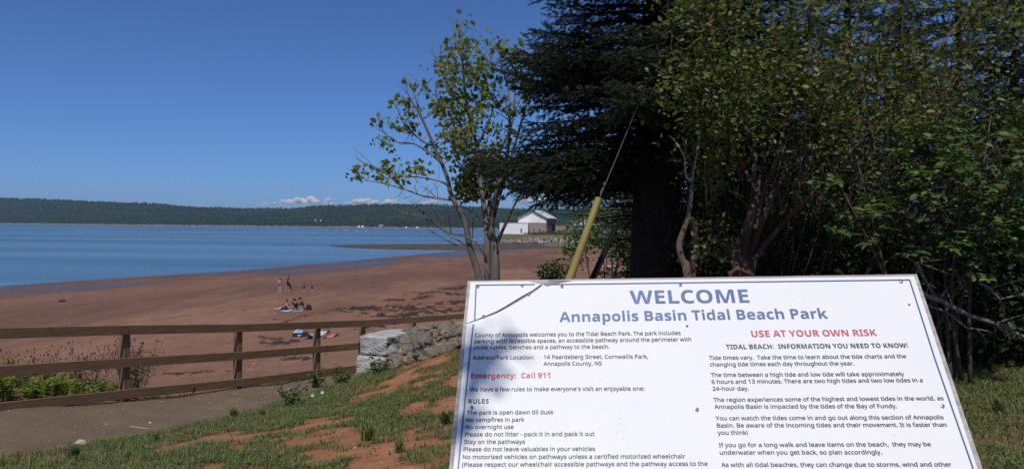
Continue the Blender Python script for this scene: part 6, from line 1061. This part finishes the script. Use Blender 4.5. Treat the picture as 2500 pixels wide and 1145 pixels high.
# dry grass stalks behind the fence and a fresh strip near the wall end
n = 330; s_ = np.r_[rng.uniform(-4.5, 2.2, 280), rng.uniform(2.2, 7.3, 50)]; of = rng.uniform(.2, 2.6, n); x = fo.x+fd.x*s_-fn.x*of; y = fo.y+fd.y*s_-fn.y*of; an = rng.uniform(0, 6.283, n)
V, Fa = scatter(BL, BLF[:5], np.stack([x, y, bank_z(x, y)], -1), rot_from(np.stack([-np.cos(an), -np.sin(an), np.full(n, .4)], -1), np.stack([np.cos(an)*.2, np.sin(an)*.2, np.ones(n)], -1)), np.stack([rng.uniform(.25, 1.1, n)*np.where(s_ < -.5, 1, .55), rng.uniform(.003, .006, n), rng.uniform(.02, .1, n)], -1))
tag(link('dry_grass', fast_mesh('dry_grass', V, Fa), STRAW), 'dry grass stalks standing behind the fence', 'dry grass', kind='stuff')
n = 5200; s_ = rng.uniform(-5, 7.4, n); of = rng.uniform(-.12, .9, n); of = np.where(rng.random(n) < .5, rng.normal(-.02, .10, n), of); x = fo.x+fd.x*s_-fn.x*of; y = fo.y+fd.y*s_-fn.y*of; an = rng.uniform(0, 6.283, n); kk = fbm(s_*1.1, of*2+5, 3) > .50; x, y, an, s_ = x[kk], y[kk], an[kk], s_[kk]; n = len(x)
V, Fa = scatter(BL, BLF[:5], np.stack([x, y, bank_z(x, y)], -1), rot_from(np.stack([-np.cos(an), -np.sin(an), np.full(n, .6)], -1), np.stack([np.cos(an), np.sin(an), rng.uniform(.2, 1.6, n)], -1)), np.stack([rng.uniform(.04, .16, n), rng.uniform(.004, .009, n), rng.uniform(.02, .07, n)], -1))
tag(link('verge_grass', fast_mesh('verge_grass', V, Fa), GRASS), 'ragged grass growing along the foot of the fence', 'grass', kind='stuff')

# ------------------------------------------------------------------ an overhanging bough outside the picture shades the sign's left edge
b0 = Vector((-4.4, -3.6, float(bank_z(-4.4, -3.6)))); ot = Tree('shade_tree', b0, 'leafy tree behind the viewer whose bough shades the left edge of the sign', 'tree', BARKG)
ot.limb([b0, b0+Vector((.1, .1, 2.2)), b0+Vector((.5, .3, 4.2)), b0+Vector((.8, .3, 6.5))], .16, .05); SHP = [sp3(*uv(px, py), .02)+P0+TOSUN*dist for px, py, dist in ((1225, 852, 4.6), (1212, 838, 4.6), (1185, 872, 4.5), (1150, 925, 4.6), (1128, 960, 4.8), (1135, 1000, 4.9), (1160, 900, 4.6), (1135, 940, 4.7), (1122, 1010, 4.8), (1128, 985, 4.6), (1150, 880, 4.6), (1172, 915, 4.5), (1118, 1050, 4.8), (1240, 836, 4.4), (1195, 858, 4.5))]
ot.limb([b0+Vector((.5, .3, 4.0)), b0.lerp(SHP[6], .55)+Vector((-.2, -.2, 2.6)), SHP[6]+Vector((-.35, -.1, .1)), SHP[2]], .06, .008)
for c in SHP: P = np.array(c)+rng.normal(0, .026, (6, 3)); ot.leaves(P, .055, OVAL, OVALF); ot.twig_to(c, .004)
for _ in range(60): c = b0+Vector((rnd.gauss(-.3, 1.2), rnd.gauss(-.6, 1.0), rnd.uniform(4.2, 7.4))); ot.twig_to(c, .006); P = np.array(c)+rng.normal(0, .22, (36, 3)); ot.leaves(P, .09, OVAL, OVALF)
ot.finish(MAPLEL)

# ================================================================== the beach: wrack, stones, people and their things
def on_beach(px, py): return hit(px, py, beach_z, 20, 600)
WRACK = leaf_mat('dried seaweed', (.020, .012, .008), (.038, .022, .013), (.075, .045, .024), 0, .7)
WK = np.array([(-.5, -.5, 0), (.5, -.35, .15), (.45, .5, .35), (-.4, .45, .1), (0, 0, .8)], float); WKF = np.array([(0, 1, 4), (1, 2, 4), (2, 3, 4), (3, 0, 4)])
P = []; sc = []
def wrack(pts, wid, n, big=1.0):
    """n scraps strewn along a line of photograph pixels, wid pixels to either side"""
    for _ in range(int(n*1.7)):
        i = rnd.randrange(len(pts)-1); t_ = rnd.random(); x = pts[i][0]*(1-t_)+pts[i+1][0]*t_+rnd.gauss(0, 6); y = pts[i][1]*(1-t_)+pts[i+1][1]*t_+rnd.gauss(0, wid)
        if fbm(x*.05+wid, y*.22+7, 3) < .46: continue
        h = on_beach(x, y)
        if h: P.append((h.x, h.y, h.z-.01)); s_ = big*rnd.uniform(.4, 1.2)*(h.y/60)**.35; sc.append((.34*s_, .20*s_, .06*s_))
wrack([(1140, 700), (1090, 706), (1050, 712), (985, 722)], 2.5, 420); wrack([(1050, 722), (1000, 730), (940, 733)], 2.2, 200); wrack([(1140, 738), (1060, 744), (1000, 752), (900, 752), (830, 756)], 3.5, 1200); wrack([(1140, 752), (1050, 762), (990, 770), (880, 768)], 3.5, 900)
wrack([(980, 745), (920, 748), (860, 752), (800, 758), (745, 770), (690, 788)], 1.3, 420, .7); wrack([(1000, 780), (960, 788), (930, 798), (870, 796)], 3.5, 380); wrack([(640, 836), (680, 838), (700, 834), (730, 828)], 3.2, 420, .8); wrack([(630, 820), (660, 828), (690, 826)], 2, 120, .7)
wrack([(690, 875), (740, 874), (760, 880)], 2.5, 220, .7); wrack([(800, 868), (840, 868), (880, 858)], 2.5, 220, .7); wrack([(645, 912), (690, 909), (720, 907)], 1.8, 200, .6); wrack([(400, 913), (450, 911), (500, 908), (560, 906)], 2.2, 360, .6); wrack([(600, 892), (660, 896), (700, 893)], 3, 90, .5)
wrack([(560, 910), (600, 914)], 2, 80, .5); wrack([(1080, 716), (1140, 722)], 2, 120); wrack([(1020, 640), (1080, 636), (1140, 632)], 1, 40); wrack([(1220, 612), (1300, 614), (1330, 617)], 1.2, 60, .9); wrack([(1230, 655), (1300, 650), (1400, 660)], 1.5, 60, .8); wrack([(1430, 668), (1500, 662), (1560, 655)], 1.5, 120, .9); wrack([(650, 780), (690, 779)], 1.5, 40, .6)
n = len(P); an = rng.uniform(0, 6.283, n); V, Fa = scatter(WK, WKF, np.array(P), rot_from(np.tile((0, 0, 1.), (n, 1)), np.stack([np.cos(an), np.sin(an), np.zeros(n)], -1)), np.array(sc))
tag(link('seaweed', fast_mesh('seaweed', V, Fa), WRACK), 'dark dried seaweed strewn in bands along the brown beach', 'seaweed', kind='stuff')
SHELLS = leaf_mat('beach pebbles', (.10, .075, .06), (.24, .19, .16), (.55, .51, .46), 0, .8)
GEM = np.array([(1, 0, 0), (0, 1, 0), (-1, 0, 0), (0, -1, 0), (0, 0, .6)], float)
n = 9000; Yp = 24*(150/24)**rng.random(n); Xp = rng.uniform(-.72, .12, n)*Yp; zp = beach_z(Xp, Yp); k = zp > .05; Xp, Yp, zp = Xp[k], Yp[k], zp[k]; n = len(Xp); an = rng.uniform(0, 6.283, n)
V, Fa = scatter(GEM, WKF, np.stack([Xp, Yp, zp-.005], -1), rot_from(np.tile((0, 0, 1.), (n, 1)), np.stack([np.cos(an), np.sin(an), np.zeros(n)], -1)), .013*np.exp(rng.normal(0, .55, n))*(Yp/30)**.4)
tag(link('pebbles', fast_mesh('pebbles', V, Fa), SHELLS), 'pale shells and pebbles scattered over the beach', 'pebbles', kind='stuff')
for px, py, s_, lab, mi in ((345, 838.5, .34, 'brown boulder alone on the sand above the middle fence rail', 1), (385, 834, .30, 'dark stone right of the brown boulder on the sand', 0), (598, 757, .28, 'small dark rock lying on the sand left of the picnic group', 0), (175, 853, .22, 'small dark stone low on the sand behind the fence at left', 2), (1183-120, 609, 1.3, 'round dark boulder at the water edge by the reef', 0)):
    h = on_beach(px, py); o = link('boulder', RK[(3, 0, 2, 5)[mi]], None, loc=h+Vector((0, 0, s_*.15))); o.scale = (s_, s_, s_*.9); o.rotation_euler = (0, 0, rnd.uniform(0, 6)); tag(o, lab, 'rock')
h = on_beach(150, 737); m_ = MB(h); m_.tube([h+Vector((-.30, 0, .08)), h+Vector((.1, .05, .12)), h+Vector((.45, 0, .10))], [.07, .10, .06], 7); m_.tube([h+Vector((.1, 0, .1)), h+Vector((.2, 0, .28))], [.03, .015], 5); tag(m_.build('driftwood', simple('wet driftwood', (.03, .02, .015), (.05, .035, .025), 8, .9)), 'dark driftwood chunk lying alone on the sand at left', 'driftwood')

SKIN = simple('suntanned skin', (.42, .22, .15), (.46, .25, .17), 8, .55); SKINP = simple('fair skin', (.50, .29, .21), (.54, .32, .24), 8, .55)
def cloth(name, c): return simple(name, c, tuple(x*.8 for x in c), 9, .9, .3, .01)
C_BLACK = cloth('black cotton', (.012, .012, .014)); C_NAVY = cloth('navy cotton', (.022, .026, .055)); C_RED = cloth('red jersey', (.33, .03, .03)); C_WHITE = cloth('off white cotton', (.55, .50, .46)); C_PALE = cloth('pale green cotton', (.30, .34, .29)); C_PINK = cloth('pink cotton', (.52, .14, .20)); C_OLIVE = cloth('dark olive fleece', (.050, .048, .038)); C_KHAKI = cloth('khaki cotton', (.30, .20, .12)); C_ORANGE = cloth('orange cap', (.75, .16, .05)); C_GREY = cloth('grey felt', (.18, .17, .155)); C_PLAID = cloth('checked cotton', (.16, .19, .19)); HAIRD = cloth('dark brown hair', (.018, .012, .009)); HAIRB = cloth('auburn hair', (.11, .055, .028)); SHOE = cloth('pale shoe', (.52, .46, .42))
SKINS = []
def skin_mesh(name, chains, mt, parent, lv=1):
    """one continuous skinned surface from chains of (point, radius); a chain starting at a known point joins there"""
    vs, es, rs, idx = [], [], [], {}
    for ch in chains:
        prev = None
        for p, r in ch:
            k = tuple(round(q, 4) for q in p)
            if k not in idx: idx[k] = len(vs); vs.append(p); rs.append(r if hasattr(r, '__len__') else (r, r))
            if prev is not None and prev != idx[k]: es.append((prev, idx[k]))
            prev = idx[k]
    me = bpy.data.meshes.new(name); me.from_pydata([tuple(v) for v in vs], es, []); o = link(name, me, None, parent); o.modifiers.new('s', 'SKIN')
    for i, r in enumerate(rs): me.skin_vertices[0].data[i].radius = r
    me.skin_vertices[0].data[0].use_root = True; sd = o.modifiers.new('d', 'SUBSURF'); sd.levels = sd.render_levels = lv
    SKINS.append((o, name, mt)); return o
V3 = lambda *a: Vector(a)
def person(loc, label, J, s=1.0, face=-1, skin=None, top=None, top_len='short', bottom=None, bot_to='knee', hair=HAIRD, long_hair=False, hat=None, shoe=SHOE, skirt=False, group=None):
    """J: joint positions in metres for a 1.7 m adult: pelvis, chest, neck, head, and elbow/hand/knee/foot with l and r; face -1 looks left"""
    e = empty('person', loc, label, 'person', group); e.scale = (s, s, s); skin = skin or SKIN; g = {k: Vector(v) for k, v in J.items()}; pv, ch, nk, hd = g['pelvis'], g['chest'], g['neck'], g['head']
    ax = (nk-pv).normalized(); side = g.get('side', V3(0, 1, 0)); fw = g.get('look', V3(face, 0, 0)); up_h = (hd-nk).normalized()
    body = [[(pv, (.12, .10)), (pv.lerp(ch, .5), (.11, .09)), (ch, (.13, .10)), (nk, .055), (hd-up_h*.02, (.075, .068)), (hd+up_h*.07, (.092, .080)), (hd+up_h*.15, (.055, .05))], [(hd-up_h*.02, (.075, .068)), (hd-up_h*.01+fw*.095, .022)]]
    for q, sg in (('l', 1), ('r', -1)):
        sh = ch.lerp(nk, .55)+side*.17*sg; hp = pv+side*.09*sg-ax*.03; el, ha, kn, ft = g['elbow_'+q], g['hand_'+q], g['knee_'+q], g['foot_'+q]; hv = (ha-el).normalized(); perp = hv.cross(side).normalized() if hv.cross(side).length > .1 else V3(0, 0, 1)
        body.append([(ch, (.13, .10)), (sh, .058), (el, .040), (ha-hv*.03, .026), (ha+hv*.05, (.036, .020))])
        for f in range(4): b_ = ha+hv*.05; o_ = perp*(f-1.5)*.019; body.append([(b_, (.036, .020)), (b_+o_+hv*.045, .0088), (b_+o_*1.1+hv*(.085-.008*abs(f-1.4))+fw*.008, .0075)])
        body.append([(ha+hv*.05, (.036, .020)), (ha+hv*.055+perp*.045+fw*.01, .0095), (ha+hv*.085+perp*.055+fw*.014, .008)])
        fd_ = g.get('toe_'+q, fw); body.append([(pv, (.12, .10)), (hp, .088), (kn, .058), (ft+V3(0, 0, .08) if 'flat_'+q not in g else ft, .038), (ft+fd_*.05+V3(0, 0, .035), .036), (ft+fd_*.17+V3(0, 0, .025), (.034, .022))])
    skin_mesh('body', body, skin, e)
    sh = {q: ch.lerp(nk, .55)+side*.175*sg for q, sg in (('l', 1), ('r', -1))}
    if top:
        c = [[(pv-ax*.04, (.155, .135)), (pv.lerp(ch, .5), (.150, .125)), (ch, (.160, .130)), (ch.lerp(nk, .62), (.105, .09))]]
        for q in 'lr':
            el, ha = g['elbow_'+q], g['hand_'+q]; arm = [(ch, (.160, .130)), (sh[q], .078), (sh[q].lerp(el, .62), .066)] if top_len == 'short' else [(ch, (.160, .130)), (sh[q], .080), (el, .062), (el.lerp(ha, .85), .045)]
            if top_len != 'none': c.append(arm)
        skin_mesh('shirt', c, top, e)
    if bottom:
        c = []
        for q, sg in (('l', 1), ('r', -1)):
            hp = pv+side*.095*sg-ax*.03; kn, ft = g['knee_'+q], g['foot_'+q]; c.append([(pv, (.150, .130)), (hp, .112), (hp.lerp(kn, .9), .094)] if bot_to == 'knee' else [(pv, (.150, .130)), (hp, .115), (kn, .092), (kn.lerp(ft, .9), .085)])
        skin_mesh('trousers' if bot_to != 'knee' else 'shorts', c, bottom, e)
    if hair:
        c = [[(hd+up_h*.10-fw*.035, (.088, .085)), (hd+up_h*.15-fw*.01, (.070, .070)), (hd+up_h*.165+fw*.02, .05)], [(hd+up_h*.10-fw*.035, (.088, .085)), (hd+up_h*.02-fw*.065, .055), (nk-fw*.06+up_h*.02, .035)]]
        if long_hair: c.append([(nk-fw*.06+up_h*.02, .035), (ch-fw*.11+up_h*.05, .045), (ch-fw*.12-up_h*.12, .02)])
        skin_mesh('hair', c, hair, e)
    if hat: skin_mesh('hat', [[(hd+up_h*.10, (.100, .100)), (hd+up_h*.17, (.085, .085)), (hd+up_h*.205, (.04, .04))], [(hd+up_h*.10, (.100, .100)), (hd+up_h*.10+fw*.13, (.07, .012)), (hd+up_h*.09+fw*.19, (.05, .008))]], hat, e)
    if shoe:
        for q in 'lr': ft = g['foot_'+q]; fd_ = g.get('toe_'+q, fw); skin_mesh('shoe', [[(ft-fd_*.05+V3(0, 0, .045), .045), (ft+fd_*.07+V3(0, 0, .04), (.048, .04)), (ft+fd_*.20+V3(0, 0, .03), (.042, .03))]], shoe, e)
    for sg in (1, -1):
        m_ = MB(); c_ = hd+up_h*.045+fw*.088+side*.032*sg; m_.tube([c_-fw*.006, c_, c_+fw*.004], [.010, .010, .004], 6); m_.build('eye', HAIRD, e)
    return e
STAND = dict(pelvis=(0, 0, .92), chest=(-.01, 0, 1.22), neck=(-.01, 0, 1.44), head=(-.03, 0, 1.53), elbow_l=(.03, .24, 1.10), hand_l=(-.08, .25, .90), elbow_r=(.06, -.24, 1.10), hand_r=(-.06, -.26, .88), knee_l=(-.10, .09, .48), foot_l=(-.13, .09, .0), knee_r=(.06, -.09, .47), foot_r=(.22, -.09, .02))
PG = 'family walking on the beach'
h = on_beach(684, 715); hw = h
person(h, 'woman in white top and pale green trousers carrying a toddler on the sand', dict(STAND, hand_l=(-.34, .10, 1.14), elbow_l=(-.12, .25, 1.08), hand_r=(-.36, -.08, 1.02), elbow_r=(-.10, -.24, 1.06), foot_l=(-.10, .09, 0), foot_r=(.20, -.09, .02)), .97, -1, SKIN, C_WHITE, 'short', C_PALE, 'ankle', HAIRD, True, group=PG)
person(h+V3(-.27, -.04, .50), 'toddler in pink held on the arm of the woman in pale trousers', dict(pelvis=(0, 0, .92), chest=(-.02, 0, 1.22), neck=(-.02, 0, 1.44), head=(-.02, 0, 1.56), elbow_l=(.15, .22, 1.2), hand_l=(.32, .1, 1.25), elbow_r=(.1, -.22, 1.15), hand_r=(.28, -.12, 1.15), knee_l=(-.30, .14, .80), foot_l=(-.32, .12, .42), knee_r=(-.25, -.14, .78), foot_r=(-.28, -.12, .40)), .46, -1, SKINP, C_PINK, 'long', C_PINK, 'ankle', None, hat=C_WHITE, shoe=C_WHITE, group=PG).location.z += .12
h = on_beach(704, 710.5); hm = h
person(h, 'tall man in long black T-shirt and black shorts walking left on the sand', dict(STAND, pelvis=(0, 0, .95), hand_l=(-.20, .2, .96), elbow_l=(-.04, .26, 1.08), elbow_r=(.10, -.25, 1.12), hand_r=(.22, -.27, .90), knee_l=(-.16, .09, .50), foot_l=(-.26, .09, 0), knee_r=(.06, -.09, .48), foot_r=(.20, -.09, .02)), 1.05, -1, SKIN, C_BLACK, 'short', C_BLACK, 'knee', HAIRD, group=PG)
m_ = MB(h); m_.add([h+V3(*p) for p in ((.16, -.36, .82), (.30, -.36, .86), (.46, -.34, .34), (.20, -.34, .26), (.16, -.24, .82), (.30, -.24, .86), (.46, -.20, .34), (.20, -.20, .26))], [(0, 3, 2, 1), (4, 5, 6, 7), (0, 1, 5, 4), (1, 2, 6, 5), (2, 3, 7, 6), (3, 0, 4, 7)]); m_.tube([h+V3(.17, -.3, .83), h+V3(.23, -.29, .95), h+V3(.29, -.3, .86)], .012, 5); tag(m_.build('beach_bag', C_BLACK, bevel=.03), 'limp black bag hanging from the hand of the tall man', 'bag')
person(on_beach(742, 713), 'small boy in red shirt and grey cap walking left on the sand', STAND, .66, -1, SKIN, C_RED, 'short', C_BLACK, 'knee', HAIRB, hat=C_GREY, group=PG)
person(on_beach(762, 713), 'child in navy shirt and orange cap stooping as they walk', dict(STAND, chest=(.06, 0, 1.18), neck=(.14, 0, 1.36), head=(.19, 0, 1.44), elbow_l=(-.08, .25, 1.05), hand_l=(-.26, .24, .84), elbow_r=(.20, -.22, 1.0), hand_r=(.26, -.2, .80), knee_l=(.08, .09, .50), foot_l=(-.04, .09, 0), knee_r=(.22, -.09, .50), foot_r=(.26, -.09, .02), look=(.8, 0, -.6)), .65, 1, SKINP, C_NAVY, 'short', C_BLACK, 'knee', None, hat=C_ORANGE, shoe=C_BLACK, group=PG)
# the group sitting on a blue towel
SG = 'group sitting on the beach'
h = on_beach(712, 759)
SIT = dict(pelvis=(0, 0, .12), chest=(0, 0, .42), neck=(0, 0, .64), head=(0, 0, .74), elbow_l=(.1, .25, .34), hand_l=(.2, .15, .22), elbow_r=(.1, -.25, .34), hand_r=(.2, -.15, .22), knee_l=(.35, .2, .20), foot_l=(.15, .25, .02), knee_r=(.35, -.2, .20), foot_r=(.15, -.25, .02))
m_ = MB(h); rows = [[h+V3(-.85+1.75*i/8, -.45+.9*j/4, .02+.02*math.sin(i*1.9+j*2.3)) for i in range(9)] for j in range(5)]
fl = [p for r in rows for p in r]; m_.add(fl+[p-V3(0, 0, .018) for p in fl], [(j*9+i, j*9+i+1, (j+1)*9+i+1, (j+1)*9+i) for j in range(4) for i in range(8)]+[(45+j*9+i, 45+(j+1)*9+i, 45+(j+1)*9+i+1, 45+j*9+i+1) for j in range(4) for i in range(8)]); tag(m_.build('beach_towel', cloth('blue and white towel', (.42, .52, .60)), smooth=True), 'pale blue towel spread under the sitting group', 'towel')
person(on_beach(694, 757), 'woman in navy tank top sitting with bare legs stretched to the left', dict(SIT, pelvis=(.1, 0, .12), chest=(.18, 0, .42), neck=(.22, 0, .63), head=(.24, -.02, .74), knee_l=(-.36, .08, .20), foot_l=(-.78, .10, .04), knee_r=(-.34, -.08, .14), foot_r=(-.80, -.06, .03), toe_l=(-.4, 0, .9), toe_r=(-.5, 0, .8), elbow_l=(.34, .2, .32), hand_l=(.46, .15, .16), elbow_r=(.36, -.2, .34), hand_r=(.44, -.12, .18), flat_l=(0, 0, 0), flat_r=(0, 0, 0)), 1.0, 1, SKINP, C_NAVY, 'none', C_NAVY, 'knee', HAIRB, shoe=None, group=SG)
person(on_beach(711, 757)+V3(0, .25, 0), 'small child in red sitting between the woman and the man in black', dict(SIT, look=(-.6, -.5, 0)), .72, -1, SKIN, C_RED, 'short', C_NAVY, 'knee', HAIRD, shoe=None, group=SG)
person(on_beach(724, 759), 'broad man in black T-shirt sitting with his back to the fence', dict(SIT, chest=(-.04, 0, .44), neck=(-.10, .02, .66), head=(-.15, .03, .76), knee_l=(-.28, .38, .26), foot_l=(-.40, .15, .02), knee_r=(-.36, -.06, .24), foot_r=(-.30, -.22, .02), elbow_l=(-.2, .28, .36), hand_l=(-.35, .2, .24), elbow_r=(-.24, -.26, .36), hand_r=(-.42, -.12, .22), side=(.5, .87, 0), look=(-.87, .4, 0)), 1.12, -1, SKIN, C_BLACK, 'short', C_PLAID, 'knee', HAIRD, group=SG)
person(on_beach(738, 757), 'person in dark olive fleece and hat kneeling beside the man in black', dict(SIT, pelvis=(.04, 0, .30), chest=(0, 0, .60), neck=(-.06, 0, .82), head=(-.12, 0, .90), knee_l=(-.10, .22, .10), foot_l=(.18, .22, .02), knee_r=(-.08, -.22, .10), foot_r=(.2, -.22, .02), elbow_l=(-.2, .25, .5), hand_l=(-.38, .2, .42), elbow_r=(-.2, -.25, .5), hand_r=(-.38, -.1, .42)), 1.0, -1, SKIN, C_OLIVE, 'long', C_KHAKI, 'ankle', HAIRD, hat=C_BLACK, shoe=C_BLACK, group=SG)
def lump(name, c, size, mt, parent=None, amp=.12, seed=0, sub=3):
    bm = bmesh.new(); bmesh.ops.create_icosphere(bm, subdivisions=sub, radius=.5)
    for v in bm.verts: f = float(fbm(v.co.x*3+seed*5+9, v.co.z*3+v.co.y*2+seed, 3))-.5; v.co = Vector((abs(v.co.x)**.75*(1 if v.co.x > 0 else -1)*size[0]*.9, abs(v.co.y)**.75*(1 if v.co.y > 0 else -1)*size[1]*.9, (abs(v.co.z)**.75*(1 if v.co.z > 0 else -1)*.85+.5)*size[2]))*(1+amp*f*2)
    me = bpy.data.meshes.new(name); bm.to_mesh(me); bm.free(); me.polygons.foreach_set('use_smooth', [True]*len(me.polygons)); return link(name, me, mt, parent, c)
h = on_beach(753, 756); e = empty('backpack', h, 'bulging black backpack standing right of the sitting group', 'bag'); lump('bag', V3(0, 0, 0), (.46, .32, .42), C_BLACK, e, .25, 1); lump('pocket', V3(-.05, -.15, .04), (.28, .16, .22), C_NAVY, e, .2, 2); m_ = MB(); m_.tube([(-.12, 0, .38), (-.04, 0, .50), (.06, 0, .50), (.10, 0, .38)], .02, 6); m_.build('handle', C_BLACK, e); lump('flap', V3(.22, -.05, 0), (.26, .22, .14), C_BLACK, e, .2, 3)
# towels and bags nearer the fence
h = on_beach(733, 821); e = empty('cooler_bag', h, 'navy cooler bag with a pale blue folded top on the sand', 'bag'); m_ = MB(); m_.add([V3(-.48, -.22, 0), V3(.46, -.22, 0), V3(.46, .22, 0), V3(-.48, .22, 0), V3(-.44, -.2, .24), V3(.46, -.2, .24), V3(.46, .2, .30), V3(-.44, .2, .30)], [(3, 2, 1, 0), (4, 5, 6, 7), (0, 1, 5, 4), (1, 2, 6, 5), (2, 3, 7, 6), (3, 0, 4, 7)]); m_.build('bag', C_NAVY, e, bevel=.03)
m_ = MB(); m_.add([V3(-.42, -.21, .242), V3(.18, -.19, .262), V3(.12, .14, .46), V3(-.24, .14, .48), V3(-.42, .19, .304), V3(.18, .19, .304)], [(0, 1, 2, 3), (0, 3, 4), (1, 5, 2), (3, 2, 5, 4)]); m_.build('lid', cloth('pale blue nylon', (.25, .42, .52)), e); m_ = MB(); m_.tube([(.0, -.10, .36), (.05, .05, .44), (.14, .10, .44)], .010, 5); m_.tube([(-.1, -.12, .36), (-.05, .05, .45)], .008, 5); m_.build('strap', C_NAVY, e)
h = on_beach(734, 822.5); e = empty('food_tub', h+V3(0, -.3, 0), 'small translucent pink food tub in front of the cooler bag', 'container'); m_ = MB(); m_.tube([(0, 0, 0), (0, 0, .14)], [.10, .125], 14); m_.build('tub', cloth('pink plastic', (.46, .25, .22)), e); m_ = MB(); m_.tube([(0, 0, .141), (0, 0, .165)], .135, 14); m_.build('lid', C_WHITE, e)
h = on_beach(754, 827); e = empty('day_bag', h, 'black bag with pale trim lying left of the fence post foot', 'bag'); lump('bag', V3(0, 0, 0), (.50, .32, .24), C_BLACK, e, .3, 5); lump('pocket', V3(-.12, -.14, .02), (.18, .1, .15), C_GREY, e, .2, 6)
def towel(name, x0, y0, x1, y1, mt, lab, seed, cols=14):
    h = on_beach((x0+x1)/2, (y0+y1)/2); a, b_ = on_beach(x0, y1), on_beach(x1, y0); m_ = MB(h); vs = []
    for j in range(7):
        for i in range(cols): u_, v_ = i/(cols-1), j/6; x = a.x*(1-u_)+b_.x*u_+(v_-.5)*.10; y = a.y*(1-v_)+b_.y*v_; vs.append(V3(x, y, float(beach_z(x, y))+.02+.12*max(0, float(fbm(u_*4+seed, v_*3+seed))-.42)*4*u_*(1-u_*.5)))
    n = len(vs); m_.add(vs+[p-V3(0, 0, .02) for p in vs], [(j*cols+i, j*cols+i+1, (j+1)*cols+i+1, (j+1)*cols+i) for j in range(6) for i in range(cols-1)]+[(n+j*cols+i, n+(j+1)*cols+i, n+(j+1)*cols+i+1, n+j*cols+i+1) for j in range(6) for i in range(cols-1)]); return tag(m_.build(name, mt, smooth=True), lab, 'towel')
towel('beach_towel', 748, 809, 806, 822, cloth('white towel', (.62, .56, .57)), 'rumpled white towel behind the fence post on the sand', 2); towel('beach_towel', 795, 817, 826, 825, cloth('coral towel', (.58, .20, .19)), 'coral pink towel bunched at the right end of the white one', 8)
h = on_beach(801, 813); e = empty('water_bottle', h, 'tall purple bottle standing upright on the white towel', 'bottle'); m_ = MB(); m_.tube([(0, 0, 0), (0, 0, .26), (0, 0, .30)], [.075, .075, .05], 12); m_.build('flask', cloth('violet plastic', (.16, .08, .26)), e, smooth=True); m_ = MB(); m_.tube([(0, 0, .30), (0, 0, .36)], .055, 10); m_.build('cap', C_NAVY, e)
h = on_beach(793, 825.5); e = empty('drink_bottle', h, 'small clear and black bottle right of the fence post', 'bottle'); m_ = MB(); m_.tube([(0, 0, 0), (0, 0, .22), (0, 0, .27)], [.07, .07, .03], 10); m_.build('flask', C_PLAID, e, smooth=True); m_ = MB(); m_.tube([(0, 0, .27), (0, 0, .31)], .035, 8); m_.build('cap', C_BLACK, e)
# far picnickers seen under the alder
h = on_beach(1482, 649); person(h+V3(-.9, 0, 0), 'tiny far sunbather in red sitting under the alder leaves', SIT, 1.0, -1, SKINP, C_RED, 'none', C_RED, 'knee', HAIRB, shoe=None); towel('beach_towel', 1474, 648, 1496, 651.5, C_WHITE, 'white towel far up the beach seen under the alder', 4)
for px, py, lab, c in ((1500, 645, 'teal beach umbrella far up the sand behind the alder', (.05, .30, .32)), (1530, 648, 'yellow beach umbrella far up the sand by the spruce trunk', (.55, .48, .08))):
    h = on_beach(px, py); e = empty('beach_umbrella', h, lab, 'umbrella'); m_ = MB(); m_.tube([(0, 0, -.1), (0, 0, 2.0)], .025, 6); m_.build('pole', STEEL, e); k = 10; m_ = MB(); m_.add([(0, 0, 2.05)]+[(1.1*math.cos(6.283*i/k), 1.1*math.sin(6.283*i/k), 1.62+.04*(i % 2)) for i in range(k)], [(0, 1+i, 1+(i+1) % k) for i in range(k)]); m_.build('canopy', cloth('umbrella cloth', c), e)

dg = bpy.context.evaluated_depsgraph_get()                             # bake the skinned figures to plain meshes
for o, m2, nm, mt in [(o, bpy.data.meshes.new_from_object(o.evaluated_get(dg)), nm, mt) for o, nm, mt in SKINS]:
    o.modifiers.clear(); m2.name = nm; m2.materials.clear(); m2.materials.append(mt); m2.polygons.foreach_set('use_smooth', [True]*len(m2.polygons)); o.data = m2
# ================================================================== air between here and the far hills
air = MB(); air.box((-900, 2240, 90), (8700, 5120, 195))
m, t, b = new_mat('thin blue air'); t.nodes.remove(b)
pv = N(t, 'ShaderNodeVolumePrincipled', Density=.00006, Anisotropy=.2); pv.inputs['Color'].default_value = (.60, .80, 1.0, 1)
t.links.new(pv.outputs[0], t.nodes['Material Output'].inputs['Volume'])
tag(air.build('haze', m), kind='stuff', label='thin blue haze between the beach and the far hills', cat='haze')
